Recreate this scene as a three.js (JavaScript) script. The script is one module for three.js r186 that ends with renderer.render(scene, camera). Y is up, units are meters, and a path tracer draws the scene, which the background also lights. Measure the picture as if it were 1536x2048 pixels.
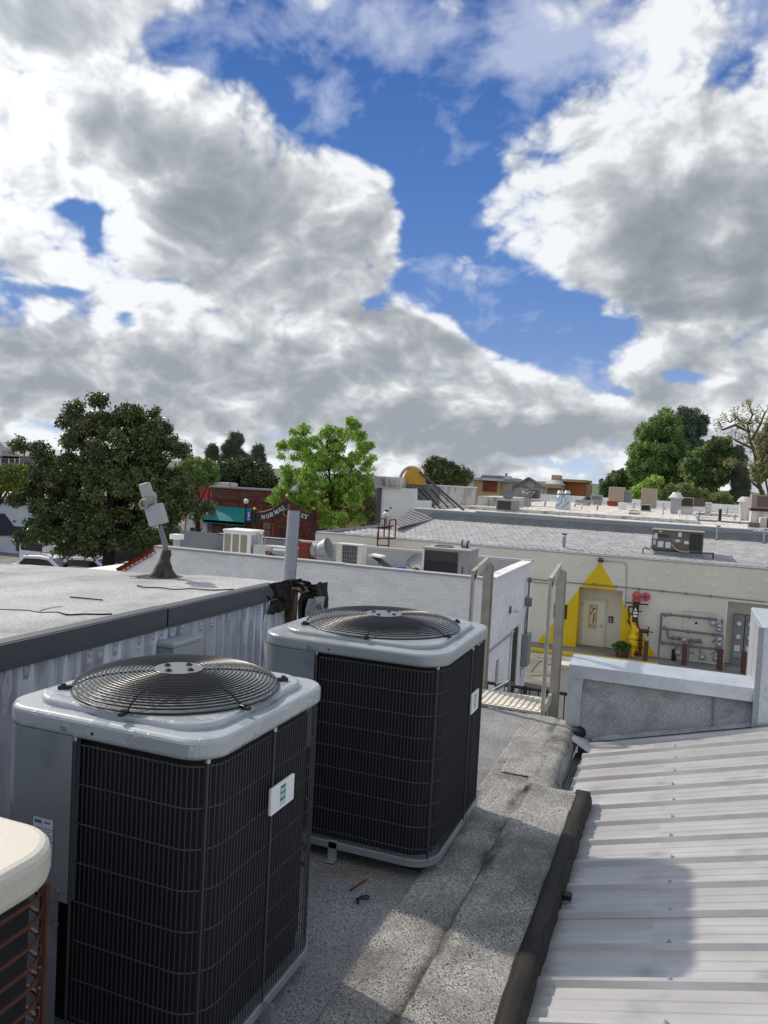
import * as THREE from 'three';
import { mergeGeometries } from 'three/addons/utils/BufferGeometryUtils.js';
import { RoundedBoxGeometry } from 'three/addons/geometries/RoundedBoxGeometry.js';
import { FontLoader } from 'three/addons/loaders/FontLoader.js';
import { TextGeometry } from 'three/addons/geometries/TextGeometry.js';

// ------------------------------------------------------------------ camera
const V = (x, y, z) => new THREE.Vector3(x, y, z);
const scene = new THREE.Scene();
const FPX = 1560, PITCH = 0.0442, ROLL = 0.0522, YAW = 0.364;
const CAM = V(0, 1.75, 0);
const FW = V(-Math.sin(YAW) * Math.cos(PITCH), -Math.sin(PITCH), -Math.cos(YAW) * Math.cos(PITCH));
const R0 = V(Math.cos(YAW), 0, -Math.sin(YAW)), U0 = R0.clone().cross(FW);
const RT = R0.clone().multiplyScalar(Math.cos(ROLL)).addScaledVector(U0, Math.sin(ROLL));
const UP = U0.clone().multiplyScalar(Math.cos(ROLL)).addScaledVector(R0, -Math.sin(ROLL));
const camera = new THREE.PerspectiveCamera(2 * Math.atan(1024 / FPX) * 180 / Math.PI, 768 / 1024, 0.05, 2000);
camera.position.copy(CAM);
camera.quaternion.setFromRotationMatrix(new THREE.Matrix4().makeBasis(RT, UP, FW.clone().negate()));
scene.add(camera);
// a pixel of the photograph as a direction, and where that direction meets a plane of the place
const ray = (x, y) => FW.clone().multiplyScalar(FPX).addScaledVector(RT, x - 768).addScaledVector(UP, 1024 - y);
const onZ = (x, y, c) => { const d = ray(x, y); return CAM.clone().addScaledVector(d, (c - CAM.z) / d.z); };
const onX = (x, y, c) => { const d = ray(x, y); return CAM.clone().addScaledVector(d, (c - CAM.x) / d.x); };
const onY = (x, y, c) => { const d = ray(x, y); return CAM.clone().addScaledVector(d, (c - CAM.y) / d.y); };
const far = (x, y, dist) => CAM.clone().addScaledVector(ray(x, y), dist / FPX);

// ------------------------------------------------------------------ noise
function mulberry(a) { return () => { a |= 0; a = a + 0x6D2B79F5 | 0; let t = Math.imul(a ^ a >>> 15, 1 | a); t = t + Math.imul(t ^ t >>> 7, 61 | t) ^ t; return ((t ^ t >>> 14) >>> 0) / 4294967296; }; }
let rnd = mulberry(77);
const rr = (a, b) => a + (b - a) * rnd();
const PERM = (() => { const r = mulberry(5), p = [...Array(256).keys()]; for (let i = 255; i > 0; i--) { const j = Math.floor(r() * (i + 1)); [p[i], p[j]] = [p[j], p[i]]; } const o = new Uint8Array(512); for (let i = 0; i < 512; i++) o[i] = p[i & 255]; return o; })();
const GX = new Float32Array(256), GY = new Float32Array(256), GZ = new Float32Array(256);
{ const r = mulberry(9); for (let i = 0; i < 256; i++) { const z = r() * 2 - 1, a = r() * 6.2832, s = Math.sqrt(1 - z * z); GX[i] = Math.cos(a) * s; GY[i] = Math.sin(a) * s; GZ[i] = z; } }
function perlin(x, y, z) {
  const X = Math.floor(x), Y = Math.floor(y), Z = Math.floor(z), fx = x - X, fy = y - Y, fz = z - Z;
  const u = fx * fx * fx * (fx * (fx * 6 - 15) + 10), v = fy * fy * fy * (fy * (fy * 6 - 15) + 10), w = fz * fz * fz * (fz * (fz * 6 - 15) + 10);
  const A = PERM[X & 255], B = PERM[(X + 1) & 255], y0 = Y & 255, y1 = (Y + 1) & 255, z0 = Z & 255, z1 = (Z + 1) & 255;
  const A0 = PERM[A + y0], A1 = PERM[A + y1], B0 = PERM[B + y0], B1 = PERM[B + y1];
  const g = (h, a, b, c) => GX[h] * a + GY[h] * b + GZ[h] * c;
  const l = (t, a, b) => a + t * (b - a);
  return l(w, l(v, l(u, g(PERM[A0 + z0], fx, fy, fz), g(PERM[B0 + z0], fx - 1, fy, fz)), l(u, g(PERM[A1 + z0], fx, fy - 1, fz), g(PERM[B1 + z0], fx - 1, fy - 1, fz))),
    l(v, l(u, g(PERM[A0 + z1], fx, fy, fz - 1), g(PERM[B0 + z1], fx - 1, fy, fz - 1)), l(u, g(PERM[A1 + z1], fx, fy - 1, fz - 1), g(PERM[B1 + z1], fx - 1, fy - 1, fz - 1))));
}
function fbm(x, y, z, oct, gain = 0.5) { let a = 1, s = 0, f = 1; for (let i = 0; i < oct; i++) { s += a * perlin(x * f, y * f, z * f + i * 7.3); a *= gain; f *= 2.03; } return s; }
const sstep = (a, b, x) => { const t = Math.min(1, Math.max(0, (x - a) / (b - a))); return t * t * (3 - 2 * t); };
const mix = (a, b, t) => a + (b - a) * t;

// ------------------------------------------------------------------ sky: blue air and broken cumulus, computed by direction
const SUN = V(-1.17, 1.0, -0.38).normalize();
const SKYW = 4096;
{
  const puff = (x, y, z, o) => { let a = 1, s = 0, f = 1; for (let i = 0; i < o; i++) { s += a * (Math.abs(perlin(x * f, y * f, z * f + i * 7.3)) * 2.1 - 0.42); a *= 0.57; f *= 2.07; } return s; };
  const azel = (d) => [Math.atan2(d.x, -d.z), Math.asin(d.y / d.length())];
  const blob = (list) => list.map(([x, y, rx, ry, a, tilt = 0]) => { const [az, el] = azel(ray(x, y)); return [az, el, rx / FPX, ry / FPX, a, Math.cos(tilt - ROLL), Math.sin(tilt - ROLL)]; });
  // where the cloud banks and the gaps between them stand
  const cover = blob([
    [330, 85, 66, 30, -0.85], [450, 118, 80, 40, -0.95, -0.3], [620, 215, 80, 60, -0.95, -0.5], [740, 225, 90, 85, -1.0], [860, 330, 95, 190, -1.35, 0.05], [960, 240, 110, 90, -0.9, 0.6], [1010, 600, 110, 90, -0.9, 0.4], [850, 590, 70, 34, -0.55], [1120, 655, 170, 75, -1.25, -0.2], [880, 480, 60, 60, -0.5],
    [150, 418, 46, 24, -1.0, 0.3], [188, 470, 14, 34, -0.85], [255, 640, 26, 20, -1.1], [130, 585, 34, 12, -0.6], [1395, 757, 60, 14, -0.75], [1240, 785, 50, 14, -0.65], [640, 60, 160, 40, -0.55], [830, 170, 90, 70, -0.6],
    [90, 858, 80, 14, -0.7], [545, 862, 50, 12, -0.75], [1060, 922, 80, 12, -0.6], [742, 608, 32, 20, -0.9], [1050, 150, 110, 60, -0.5], [1180, 120, 90, 30, -0.4], [1440, 130, 120, 40, -0.5], [20, 390, 30, 25, -0.5], [740, 100, 90, 50, -0.5], [1500, 180, 60, 30, -0.5],
    [1300, 400, 240, 200, 0.8, 0.2], [1450, 520, 190, 170, 0.6], [990, 410, 50, 60, 0.5], [1030, 330, 26, 26, 0.55], [420, 330, 250, 130, 0.6, -0.2], [480, 170, 60, 30, 0.5], [700, 310, 80, 45, 0.7], [740, 440, 80, 80, 0.6], [500, 540, 260, 130, 0.5], [90, 525, 100, 70, 0.4], [820, 672, 110, 38, 0.8, -0.1],
    [1040, 790, 260, 50, 0.5], [350, 770, 420, 90, 0.5], [100, 130, 180, 150, 0.4], [905, 525, 45, 30, 0.6, -0.5], [745, 242, 22, 16, 0.6]]);
  const shadeB = blob([
    [420, 310, 230, 62, 0.62, -0.15], [430, 400, 110, 60, 0.45], [560, 530, 240, 85, 0.55], [50, 680, 100, 70, 0.55], [420, 775, 320, 60, 0.5], [590, 750, 110, 40, 0.45], [1390, 570, 220, 75, 0.72, -0.1], [1260, 410, 110, 55, 0.4, -0.2], [1500, 450, 120, 120, 0.45],
    [850, 690, 120, 32, 0.5], [880, 870, 200, 52, 0.6], [1000, 830, 260, 40, 0.3], [90, 40, 130, 60, 0.55], [1250, 880, 150, 50, 0.25], [180, 830, 160, 20, 0.3],
    [330, 205, 150, 45, -0.5, -0.2], [1050, 400, 100, 130, -0.45], [1040, 735, 70, 22, -0.5], [230, 440, 60, 60, -0.5], [350, 640, 90, 45, -0.4], [120, 470, 80, 60, -0.5], [60, 230, 100, 80, -0.4]]);
  const veilB = blob([[520, 40, 260, 70, 0.45], [1050, 60, 300, 75, 0.55], [1400, 80, 220, 80, 0.5], [960, 180, 110, 70, 0.42, 0.7], [620, 190, 120, 60, 0.3], [920, 530, 90, 50, 0.25], [1090, 250, 80, 80, 0.3, 0.8], [760, 250, 60, 30, 0.2], [860, 330, 110, 170, -0.5], [1120, 630, 170, 90, -0.35], [480, 100, 60, 25, -0.3], [410, 100, 60, 22, -0.3]]);
  const gauss = (list, az, el) => { let s = 0; for (const b of list) { const dx = (az - b[0]) * Math.cos(el), dy = el - b[1]; if (Math.abs(dx) > 0.9) continue; const u = (dx * b[5] + dy * b[6]) / b[2], v = (dy * b[5] - dx * b[6]) / b[3], q = u * u + v * v; if (q < 9) s += b[4] * Math.exp(-q * 0.8); } return s; };
  const W = SKYW, H = W / 2, data = new Float32Array(W * H * 4), rnd16 = Math.fround;
  // coarse placement grid, read back smoothly
  const GW = 1024, GH = 257, cov = new Float32Array((GW + 1) * GH), shd = new Float32Array((GW + 1) * GH), vei = new Float32Array((GW + 1) * GH);
  for (let j = 0; j < GH; j++) for (let i = 0; i <= GW; i++) { const az = (i / GW - 0.5) * 2 * Math.PI, el = j / (GH - 1) * Math.PI / 2; cov[j * (GW + 1) + i] = gauss(cover, az, el); shd[j * (GW + 1) + i] = gauss(shadeB, az, el); vei[j * (GW + 1) + i] = gauss(veilB, az, el); }
  const look = (g, az, el) => { const x = (az / (2 * Math.PI) + 0.5) * GW, y = el / (Math.PI / 2) * (GH - 1), i = Math.min(GW - 1, Math.max(0, Math.floor(x))), j = Math.min(GH - 2, Math.max(0, Math.floor(y))), a = x - i, b = y - j, k = j * (GW + 1) + i; return (g[k] * (1 - a) + g[k + 1] * a) * (1 - b) + (g[k + GW + 1] * (1 - a) + g[k + GW + 2] * a) * b; };
  const cl01 = (x) => Math.max(0, Math.min(1, x)), az0 = Math.atan2(FW.x, -FW.z);
  for (let j = 0; j < H; j++) {
    const el = (j + 0.5) / H * Math.PI - Math.PI / 2, sy = Math.sin(el), cy = Math.cos(el); let st = 1;
    for (let i = 0; i < W; i += st) {
      const k = (j * W + i) * 4, ta = (i + 0.5) / W * 2 * Math.PI - Math.PI, da = Math.abs(Math.atan2(Math.sin(Math.atan2(Math.cos(ta), -Math.sin(ta)) - az0), Math.cos(Math.atan2(Math.cos(ta), -Math.sin(ta)) - az0)));
      st = (da > 0.8 || el > 0.85) && i % 4 === 0 ? 4 : 1; if (st === 4 && j % 4 !== 0 && data[k + 3] === 1) continue;
      if (el < -0.02) { data[k] = 0.2; data[k + 1] = 0.2; data[k + 2] = 0.2; data[k + 3] = 1; continue; }
      const t = (i + 0.5) / W * 2 * Math.PI - Math.PI;           // three's equirectangular: u = atan2(z, x) / 2pi + 0.5
      const dx = Math.cos(t) * cy, dz = Math.sin(t) * cy, az = Math.atan2(dx, -dz), e = Math.max(0, el);
      const q = 1 / (sy + 0.55), px = dx * q * 3.7, pz = dz * q * 3.7;
      const wx = fbm(px * 1.3, pz * 1.3, 3.1, 3), wz = fbm(px * 1.3, pz * 1.3, 11.7, 3);
      const WARP = 0.16, nx = px + wx * WARP, nz = pz + wz * WARP, ny = sy * 3.2;
      const big = fbm(nx * 1.0, nz * 1.0, ny + 20, 3), det = puff(nx * 1.7, nz * 1.7, ny * 1.5, 7);
      const ls = 0.04, ldx = dx + SUN.x * ls, ldy = sy + SUN.y * ls, ldz = dz + SUN.z * ls, ll = Math.hypot(ldx, ldy, ldz), lq = 1 / (ldy / ll + 0.55), lx = ldx / ll * lq * 3.7 + wx * WARP, lz = ldz / ll * lq * 3.7 + wz * WARP;
      const relief = det - puff(lx * 1.7, lz * 1.7, ldy / ll * 4.8, 5);
      const inView = look(cov, az, e), mod = look(shd, az, e), placed = Math.min(1, Math.abs(inView) * 2);
      const F = 0.33 + 0.1 * (1 - placed) + inView * 0.72 + big * mix(0.8, 0.2, placed) + det * 0.62 + 0.3 * sstep(0.2, 0.05, e);
      const a = sstep(-0.06, 0.40, F), thick = sstep(0.25, 1.2, F);
      const lum = fbm(nx * 1.9 + 5, nz * 1.9 - 3, ny * 1.5 + 40, 6, 0.55);
      let g = 0.1 + 0.6 * thick + mod * (1.25 - lum * 0.6) - lum * 0.6 - relief * 1.05 - det * 0.1 + (1 - placed) * big * 0.3;
      g = g < 0 ? 0 : 1 - Math.exp(-g * 1.25);
      const bl = sstep(0.0, 0.75, 1 - el / 0.75), haze = Math.exp(-e * 9);
      let r0 = mix(0.024, 0.049, bl), g0 = mix(0.066, 0.136, bl), b0 = mix(0.225, 0.365, bl);
      r0 = mix(r0, 0.40, haze); g0 = mix(g0, 0.48, haze); b0 = mix(b0, 0.58, haze);
      const aur = 1 + 1.2 * Math.exp(-((Math.acos(Math.min(1, dx * SUN.x + sy * SUN.y + dz * SUN.z)) / 0.36) ** 2));   // cloud scatters forward, so it brightens toward the sun
      const cr = mix(0.595, 0.150, g) * aur, cg = mix(0.608, 0.169, g) * aur, cb = mix(0.625, 0.194, g) * aur;
      // thin high veil, drawn out into wisps
      const vn = fbm(px * 2.7 + wx * 0.5, pz * 3.3 + wz * 0.5, 60.3, 7, 0.62), veil = cl01(-0.1 + look(vei, az, e) + vn * 1.15) * 0.62;
      const al = 1 - (1 - a * 0.985) * (1 - veil), vw = al > 0 ? (veil * (1 - a)) / (al + 1e-6) : 0;
      const fr = mix(cr, 0.43, vw), fg = mix(cg, 0.47, vw), fb = mix(cb, 0.57, vw), out = [mix(r0, fr, al), mix(g0, fg, al), mix(b0, fb, al)];
      const je = Math.min(H, j + st), ie = Math.min(W, i + st); for (let jj = j; jj < je; jj++) for (let ii = i; ii < ie; ii++) { const kk = (jj * W + ii) * 4; if (st > 1 && data[kk + 3] === 1 && ii > i) continue; data[kk] = out[0]; data[kk + 1] = out[1]; data[kk + 2] = out[2]; data[kk + 3] = 1; }
    }
  }
  const tex = new THREE.DataTexture(data, W, H, THREE.RGBAFormat, THREE.FloatType);
  tex.mapping = THREE.EquirectangularReflectionMapping; tex.magFilter = THREE.LinearFilter; tex.minFilter = THREE.LinearFilter; tex.needsUpdate = true;
  scene.background = tex; scene.environment = tex;
}
// ------------------------------------------------------------------ sun and exposure
const sun = new THREE.DirectionalLight(0xfff1df, 2.6);
sun.position.copy(SUN).multiplyScalar(120); sun.target.position.set(0, 0, 0);
sun.castShadow = true; sun.shadow.mapSize.set(4096, 4096); sun.shadow.radius = 3;
Object.assign(sun.shadow.camera, { left: -70, right: 70, top: 70, bottom: -70, near: 1, far: 320 });
scene.add(sun, sun.target);
const renderer = new THREE.WebGLRenderer({ antialias: true });
renderer.toneMapping = THREE.LinearToneMapping;
renderer.toneMappingExposure = 1.55;
renderer.shadowMap.enabled = true;
renderer.setSize(768, 1024);

// ------------------------------------------------------------------ textures (grain, stains, lettering)
const hash2 = (i, j, s) => { let h = Math.imul(i, 374761393) + Math.imul(j, 668265263) + Math.imul(s, 2246822519) | 0; h = Math.imul(h ^ h >>> 13, 1274126177); return ((h ^ h >>> 16) >>> 0) / 4294967296; };
function pnoise(x, y, p, s) { const i = Math.floor(x), j = Math.floor(y), u = x - i, v = y - j, a = u * u * (3 - 2 * u), b = v * v * (3 - 2 * v), w = (n) => ((n % p) + p) % p; return mix(mix(hash2(w(i), w(j), s), hash2(w(i + 1), w(j), s), a), mix(hash2(w(i), w(j + 1), s), hash2(w(i + 1), w(j + 1), s), a), b); }
function pf(u, v, p, s, oct = 4) { let a = 0.5, r = 0; for (let o = 0; o < oct; o++) { r += a * pnoise(u * p, v * p, p, s + o * 13); p *= 2; a *= 0.5; } return r / (1 - Math.pow(0.5, oct)); }
function tex(n, metres, fn, srgb = true, ny = n) {
  const d = new Uint8Array(n * ny * 4);
  for (let j = 0; j < ny; j++) for (let i = 0; i < n; i++) { const c = fn(i / n, j / ny, i, j), k = (j * n + i) * 4; if (Array.isArray(c)) { d[k] = c[0] * 255; d[k + 1] = c[1] * 255; d[k + 2] = c[2] * 255; } else d[k] = d[k + 1] = d[k + 2] = Math.max(0, Math.min(1, c)) * 255; d[k + 3] = 255; }
  const t = new THREE.DataTexture(d, n, ny, THREE.RGBAFormat); t.wrapS = t.wrapT = THREE.RepeatWrapping; t.magFilter = THREE.LinearFilter; t.minFilter = THREE.LinearMipmapLinearFilter; t.generateMipmaps = true;
  if (srgb) t.colorSpace = THREE.SRGBColorSpace; t.repeat.set(1 / metres, 1 / metres); t.needsUpdate = true; return t;
}
const cl = (x) => Math.max(0, Math.min(1, x));
const T = {
  granule: tex(1024, 1.25, (u, v, i, j) => { const c = pnoise(u * 330, v * 330, 330, 3), f = hash2(i >> 1, j >> 1, 8), m = pf(u, v, 20, 4, 5); return cl(0.79 + (c - 0.5) * 0.3 + (f - 0.5) * 0.24 - sstep(0.34, 0.18, c - (m - 0.5) * 0.7) * 0.22 + (m - 0.5) * 0.3); }),
  granuleS: tex(1024, 1.2, (u, v, i, j) => { const c = pnoise(u * 380, v * 380, 380, 13), m = pf(u, v, 16, 14, 5); return cl(0.82 + (c - 0.5) * 0.3 + (hash2(i >> 1, j >> 1, 18) - 0.5) * 0.24 - sstep(0.3, 0.18, c - (m - 0.5) * 0.6) * 0.25 + (m - 0.5) * 0.25); }),
  fineGranule: tex(1024, 2.2, (u, v, i, j) => cl(0.84 + (hash2(i >> 2, j >> 2, 5) - 0.5) * 0.13 + (hash2(i >> 1, j >> 1, 6) - 0.5) * 0.14 + (pf(u, v, 6, 7, 5) - 0.5) * 0.24)),
  metal: tex(512, 2.6, (u, v) => cl(0.93 + (pf(u * 0.25, v * 2, 16, 9, 4) - 0.5) * 0.16 + (pf(u, v, 8, 10, 5) - 0.5) * 0.16 - Math.max(0, pf(u, v, 14, 19, 4) - 0.66) * 0.6)),
  galv: tex(512, 0.7, (u, v) => { let b = 9, id = 0; const P = 26, x = u * P, y = v * P, X = Math.floor(x), Y = Math.floor(y); for (let a = -1; a < 2; a++) for (let c = -1; c < 2; c++) { const i = ((X + a) % P + P) % P, j = ((Y + c) % P + P) % P, d = Math.hypot(X + a + hash2(i, j, 1) - x, Y + c + hash2(i, j, 2) - y); if (d < b) { b = d; id = hash2(i, j, 3); } } const k = 0.93 + (id - 0.5) * 0.05 + (pf(u, v, 4, 17, 4) - 0.5) * 0.1; return [cl(k), cl(k * 1.005), cl(k * 1.02)]; }),
  stucco: tex(1024, 7, (u, v, i, j) => { const st = pf(u * 1, v * 0.18, 40, 21, 3), k = 0.965 + (pf(u, v, 4, 22, 6) - 0.5) * 0.12 + (hash2(i, j, 23) - 0.5) * 0.05 - Math.max(0, st - 0.66) * 0.16; return [cl(k), cl(k), cl(k * 0.99)]; }),
  asphalt: tex(1024, 9, (u, v, i, j) => cl(0.72 + (pf(u, v, 5, 31, 6) - 0.5) * 0.55 + (hash2(i, j, 32) - 0.5) * 0.16)),
  rust: tex(512, 1.1, (u, v) => { const m = pf(u, v, 10, 41, 5), n = pf(u, v, 30, 42, 4), k = cl((m - 0.35) * 2.4); return [cl(mix(0.22, 0.40, n)), cl(mix(0.15, 0.26, n) * mix(0.8, 1.1, k)), cl(mix(0.11, 0.19, n) * mix(0.7, 1.2, k))]; }),
  brick: tex(512, 3, (u, v, i, j) => { const n = pf(u, v, 12, 51, 5), k = 0.86 + (n - 0.5) * 0.5; return [cl(k), cl(k * 0.97), cl(k * 0.95)]; }),
  dirtyWhite: tex(512, 5, (u, v) => { const st = pf(u, v * 0.15, 26, 61, 4), m = pf(u, v, 5, 62, 6); const k = 0.95 - Math.max(0, st - 0.5) * 0.7 - Math.max(0, m - 0.55) * 0.9; return [cl(k), cl(k * 0.99), cl(k * 0.97)]; }),
  cleanWhite: tex(512, 3, (u, v) => cl(0.975 + (pf(u, v, 5, 63, 6) - 0.5) * 0.1)),
  wood: tex(512, 0.5, (u, v) => { const g = pf(u * 6, v * 0.3, 8, 71, 5), k = 0.55 + (g - 0.5) * 0.8; return [cl(k), cl(k * 0.9), cl(k * 0.78)]; }),
  shingle: tex(512, 4, (u, v, i, j) => cl(0.88 + (pf(u, v, 8, 81, 5) - 0.5) * 0.2 + (hash2(i >> 1, j >> 1, 82) - 0.5) * 0.2)),
  corr: tex(512, 1.6, (u, v) => { const st = pf(u, v * 0.12, 30, 91, 4), m = pf(u, v, 8, 92, 6); const k = 0.93 + (m - 0.5) * 0.4 - Math.max(0, st - 0.52) * 1.1 + (pf(u, v * 0.3, 14, 94, 3) > 0.66 ? 0.12 : 0); return [cl(k), cl(k * 1.0), cl(k * 1.03)]; }),
  tar: tex(512, 1.2, (u, v, i, j) => { const m = pf(u, v, 8, 95, 6), k = 0.6 + (m - 0.5) * 0.8 + (hash2(i, j, 96) - 0.5) * 0.15; return [cl(k), cl(k * 0.98), cl(k * 0.94)]; }),
};
const bump = {}; for (const n of ['granule', 'fineGranule', 'stucco', 'tar', 'rust', 'brick', 'corr']) { bump[n] = T[n].clone(); bump[n].colorSpace = THREE.NoColorSpace; bump[n].needsUpdate = true; }
const M = (color, o = {}) => new THREE.MeshStandardMaterial({ color, roughness: 0.8, metalness: 0, ...o });
const MM = {
  deckSmooth: M(0xa0a2a5, { map: T.granuleS, bumpMap: bump.granule, bumpScale: 0.0015, roughness: 0.95, vertexColors: true }),
  deck: M(0xb9bab7, { map: T.granule, bumpMap: bump.granule, bumpScale: 0.003, roughness: 0.95, vertexColors: true }),
  leftRoof: M(0xc1c4c7, { map: T.fineGranule, bumpMap: bump.fineGranule, bumpScale: 0.002, roughness: 0.95, vertexColors: true }),
  felt: M(0xc2c4c8, { map: T.fineGranule, bumpMap: bump.fineGranule, bumpScale: 0.002, roughness: 0.95, vertexColors: true }),
  tar: M(0x2c2a27, { map: T.tar, bumpMap: bump.tar, bumpScale: 0.006, roughness: 0.75 }),
  metalRoof: M(0xbcbdbd, { map: T.metal, roughness: 0.34, metalness: 0.22 }),
  galv: M(0xd3dce2, { map: T.galv, roughness: 0.34, metalness: 0.55 }),
  galvMatte: M(0xa6abb0, { map: T.galv, roughness: 0.55, metalness: 0.35 }),
  zinc: M(0xb9c0c4, { roughness: 0.35, metalness: 0.8 }),
  corr: M(0xdde4ea, { map: T.corr, bumpMap: bump.corr, bumpScale: 0.002, roughness: 0.5, metalness: 0.3 }),
  fascia: M(0x4c5158, { roughness: 0.5, metalness: 0.2 }),
  acGrey: M(0x8d9499, { roughness: 0.36, metalness: 0.15, map: T.metal }),
  acTop: M(0xa9b0b4, { roughness: 0.3, metalness: 0.2, map: T.metal }),
  acWet: M(0xa9b0b5, { roughness: 1, roughnessMap: tex(512, 0.35, (u, v) => { const m = pf(u, v, 6, 101, 5); return m > 0.54 ? 0.12 : 0.36; }, false), metalness: 0.25, bumpMap: tex(512, 0.35, (u, v) => { const m = pf(u, v, 6, 101, 5); return sstep(0.48, 0.62, m); }, false), bumpScale: 0.0012 }),
  wire: M(0x55565b, { roughness: 0.45 }), wireThin: M(0x3b3c41, { roughness: 0.5 }),
  guard: M(0x24262a, { roughness: 0.28, metalness: 0.25 }),
  coil: M(0x121315, { roughness: 0.8 }),
  fanDark: M(0x2d3238, { roughness: 0.4 }),
  plate: M(0x7b8084, { roughness: 0.35, metalness: 0.4 }),
  bolt: M(0xb0b4b8, { roughness: 0.3, metalness: 0.8 }),
  black: M(0x111214, { roughness: 0.6 }),
  blackIron: M(0x1a1b1d, { roughness: 0.5 }),
  white: M(0xe4e5e4, { roughness: 0.6, map: T.cleanWhite }),
  whiteBrick: M(0xeff1f1, { roughness: 0.75, map: T.cleanWhite }),
  whiteMortar: M(0xe3e5e6, { roughness: 0.9 }),
  whiteSide: M(0xeff1f1, { roughness: 0.75, map: T.cleanWhite }),
  whiteRoof: M(0xd8d7d3, { roughness: 0.8, map: T.dirtyWhite }),
  stainedWall: M(0xd5d6d6, { roughness: 0.85, map: T.dirtyWhite }),
  beige: M(0xe4e1d5, { roughness: 0.85, map: T.stucco, bumpMap: bump.stucco, bumpScale: 0.01 }),
  beigeDoor: M(0xe0dccb, { roughness: 0.6 }),
  yellow: M(0xe8c90c, { roughness: 0.7, map: T.stucco }),
  yellowPipe: M(0xebc81a, { roughness: 0.5 }),
  redPipe: M(0x5c2624, { roughness: 0.5 }), salmon: M(0xb0584c, { roughness: 0.55 }), pink: M(0xc85a70, { roughness: 0.5 }),
  maroon: M(0x4a2420, { roughness: 0.6 }),
  greyPipe: M(0x74797e, { roughness: 0.5, metalness: 0.3 }),
  greyPanel: M(0x83868a, { roughness: 0.55 }),
  asphalt: M(0x9a9894, { map: T.asphalt, roughness: 0.95 }),
  concrete: M(0xb9b5aa, { map: T.asphalt, roughness: 0.9 }),
  shingle: M(0xbfc1c3, { map: T.shingle, roughness: 0.95 }),
  shingleDark: M(0x8c9094, { map: T.shingle, roughness: 0.95 }),
  parapetGrey: M(0xa2a7ac, { map: T.stucco, roughness: 0.9 }),
  blueGrey: M(0x72787f, { roughness: 0.9, map: T.stucco }),
  tan: M(0xb29a78, { roughness: 0.85 }), tanMetal: M(0xb0a48e, { roughness: 0.7 }), brown: M(0x5b5049, { roughness: 0.7 }), darkLouver: M(0x37373a, { roughness: 0.7 }),
  brick: M(0x8a4b3d, { map: T.brick, roughness: 0.9 }), brickDark: M(0x6d4037, { map: T.brick, roughness: 0.9 }), redWall: M(0x983329, { roughness: 0.85 }),
  mortar: M(0x8d6f63, { roughness: 0.95 }),
  teal: M(0x0f7d7d, { roughness: 0.8 }), navy: M(0x232a3a, { roughness: 0.8 }),
  glass: new THREE.MeshPhysicalMaterial({ color: 0x1c242c, roughness: 0.06, metalness: 0, clearcoat: 0.6 }),
  rust: M(0xffffff, { map: T.rust, roughness: 0.9, bumpMap: bump.rust, bumpScale: 0.002 }),
  rustPaint: M(0x7a3424, { roughness: 0.8, map: T.brick }),
  oldTop: M(0xc9c6bc, { roughness: 0.55, map: T.stucco }),
  tile: M(0xb4573c, { roughness: 0.8, map: T.brick }),
  mustard: M(0xc79a3c, { roughness: 0.8, map: T.stucco }),
  wood: M(0x8b7c6b, { map: T.wood, roughness: 0.9 }),
  terracotta: M(0x5a3a33, { roughness: 0.8 }),
  signBrown: M(0x3f2f2b, { roughness: 0.6, map: T.brick }),
  ladder: M(0xb3afa4, { roughness: 0.5, metalness: 0.15, map: T.metal }), platform: M(0xd9d5c8, { roughness: 0.6, map: T.metal }),
  orange: M(0xd2621f, { roughness: 0.7 }), paper: M(0xd9dde2, { roughness: 0.7 }),
  bark: M(0x4b4038, { roughness: 0.95, map: T.wood }), barkPale: M(0xa89f92, { roughness: 0.95, map: T.wood }),
  carWhite: new THREE.MeshPhysicalMaterial({ color: 0xdfe2e5, roughness: 0.35, clearcoat: 1, clearcoatRoughness: 0.05 }),
  rubber: M(0x17181a, { roughness: 0.8 }), blue: M(0x1e4f9c, { roughness: 0.6 }), globe: M(0xe8e4d4, { roughness: 0.3 }), gravel: M(0x55534f, { roughness: 1 }),
};

// ------------------------------------------------------------------ building helpers
const taken = {};
function numbered(n) { if (!(n in taken)) { taken[n] = 0; return n; } taken[n]++; return `${n}_${String(taken[n]).padStart(3, '0')}`; }
function uvBox(g) {          // texture coordinates in metres, by the way each face points
  if (g.userData.keepUv) return g; const p = g.attributes.position; if (!g.attributes.normal) g.computeVertexNormals(); const n = g.attributes.normal, uv = new Float32Array(p.count * 2);
  for (let i = 0; i < p.count; i++) { const a = Math.abs(n.getX(i)), b = Math.abs(n.getY(i)), c = Math.abs(n.getZ(i)); let u, v; if (b >= a && b >= c) { u = p.getX(i); v = p.getZ(i); } else if (a >= c) { u = p.getZ(i); v = p.getY(i); } else { u = p.getX(i); v = p.getY(i); } uv[2 * i] = u; uv[2 * i + 1] = v; }
  g.setAttribute('uv', new THREE.BufferAttribute(uv, 2)); return g;
}
function mesh(name, geo, mat, parent) {
  if (Array.isArray(geo)) geo = merge(geo);
  if (!geo.userData.done) { uvBox(geo); geo.userData.done = true; }
  const m = new THREE.Mesh(geo, mat); m.name = name; m.castShadow = m.receiveShadow = true; if (parent) parent.add(m); return m;
}
function merge(list) { return mergeGeometries(list.map((g) => { const q = g.index ? g.toNonIndexed() : g; const o = new THREE.BufferGeometry(); o.setAttribute('position', q.attributes.position); if (!q.attributes.normal) q.computeVertexNormals(); o.setAttribute('normal', q.attributes.normal); return o; })); }
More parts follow.
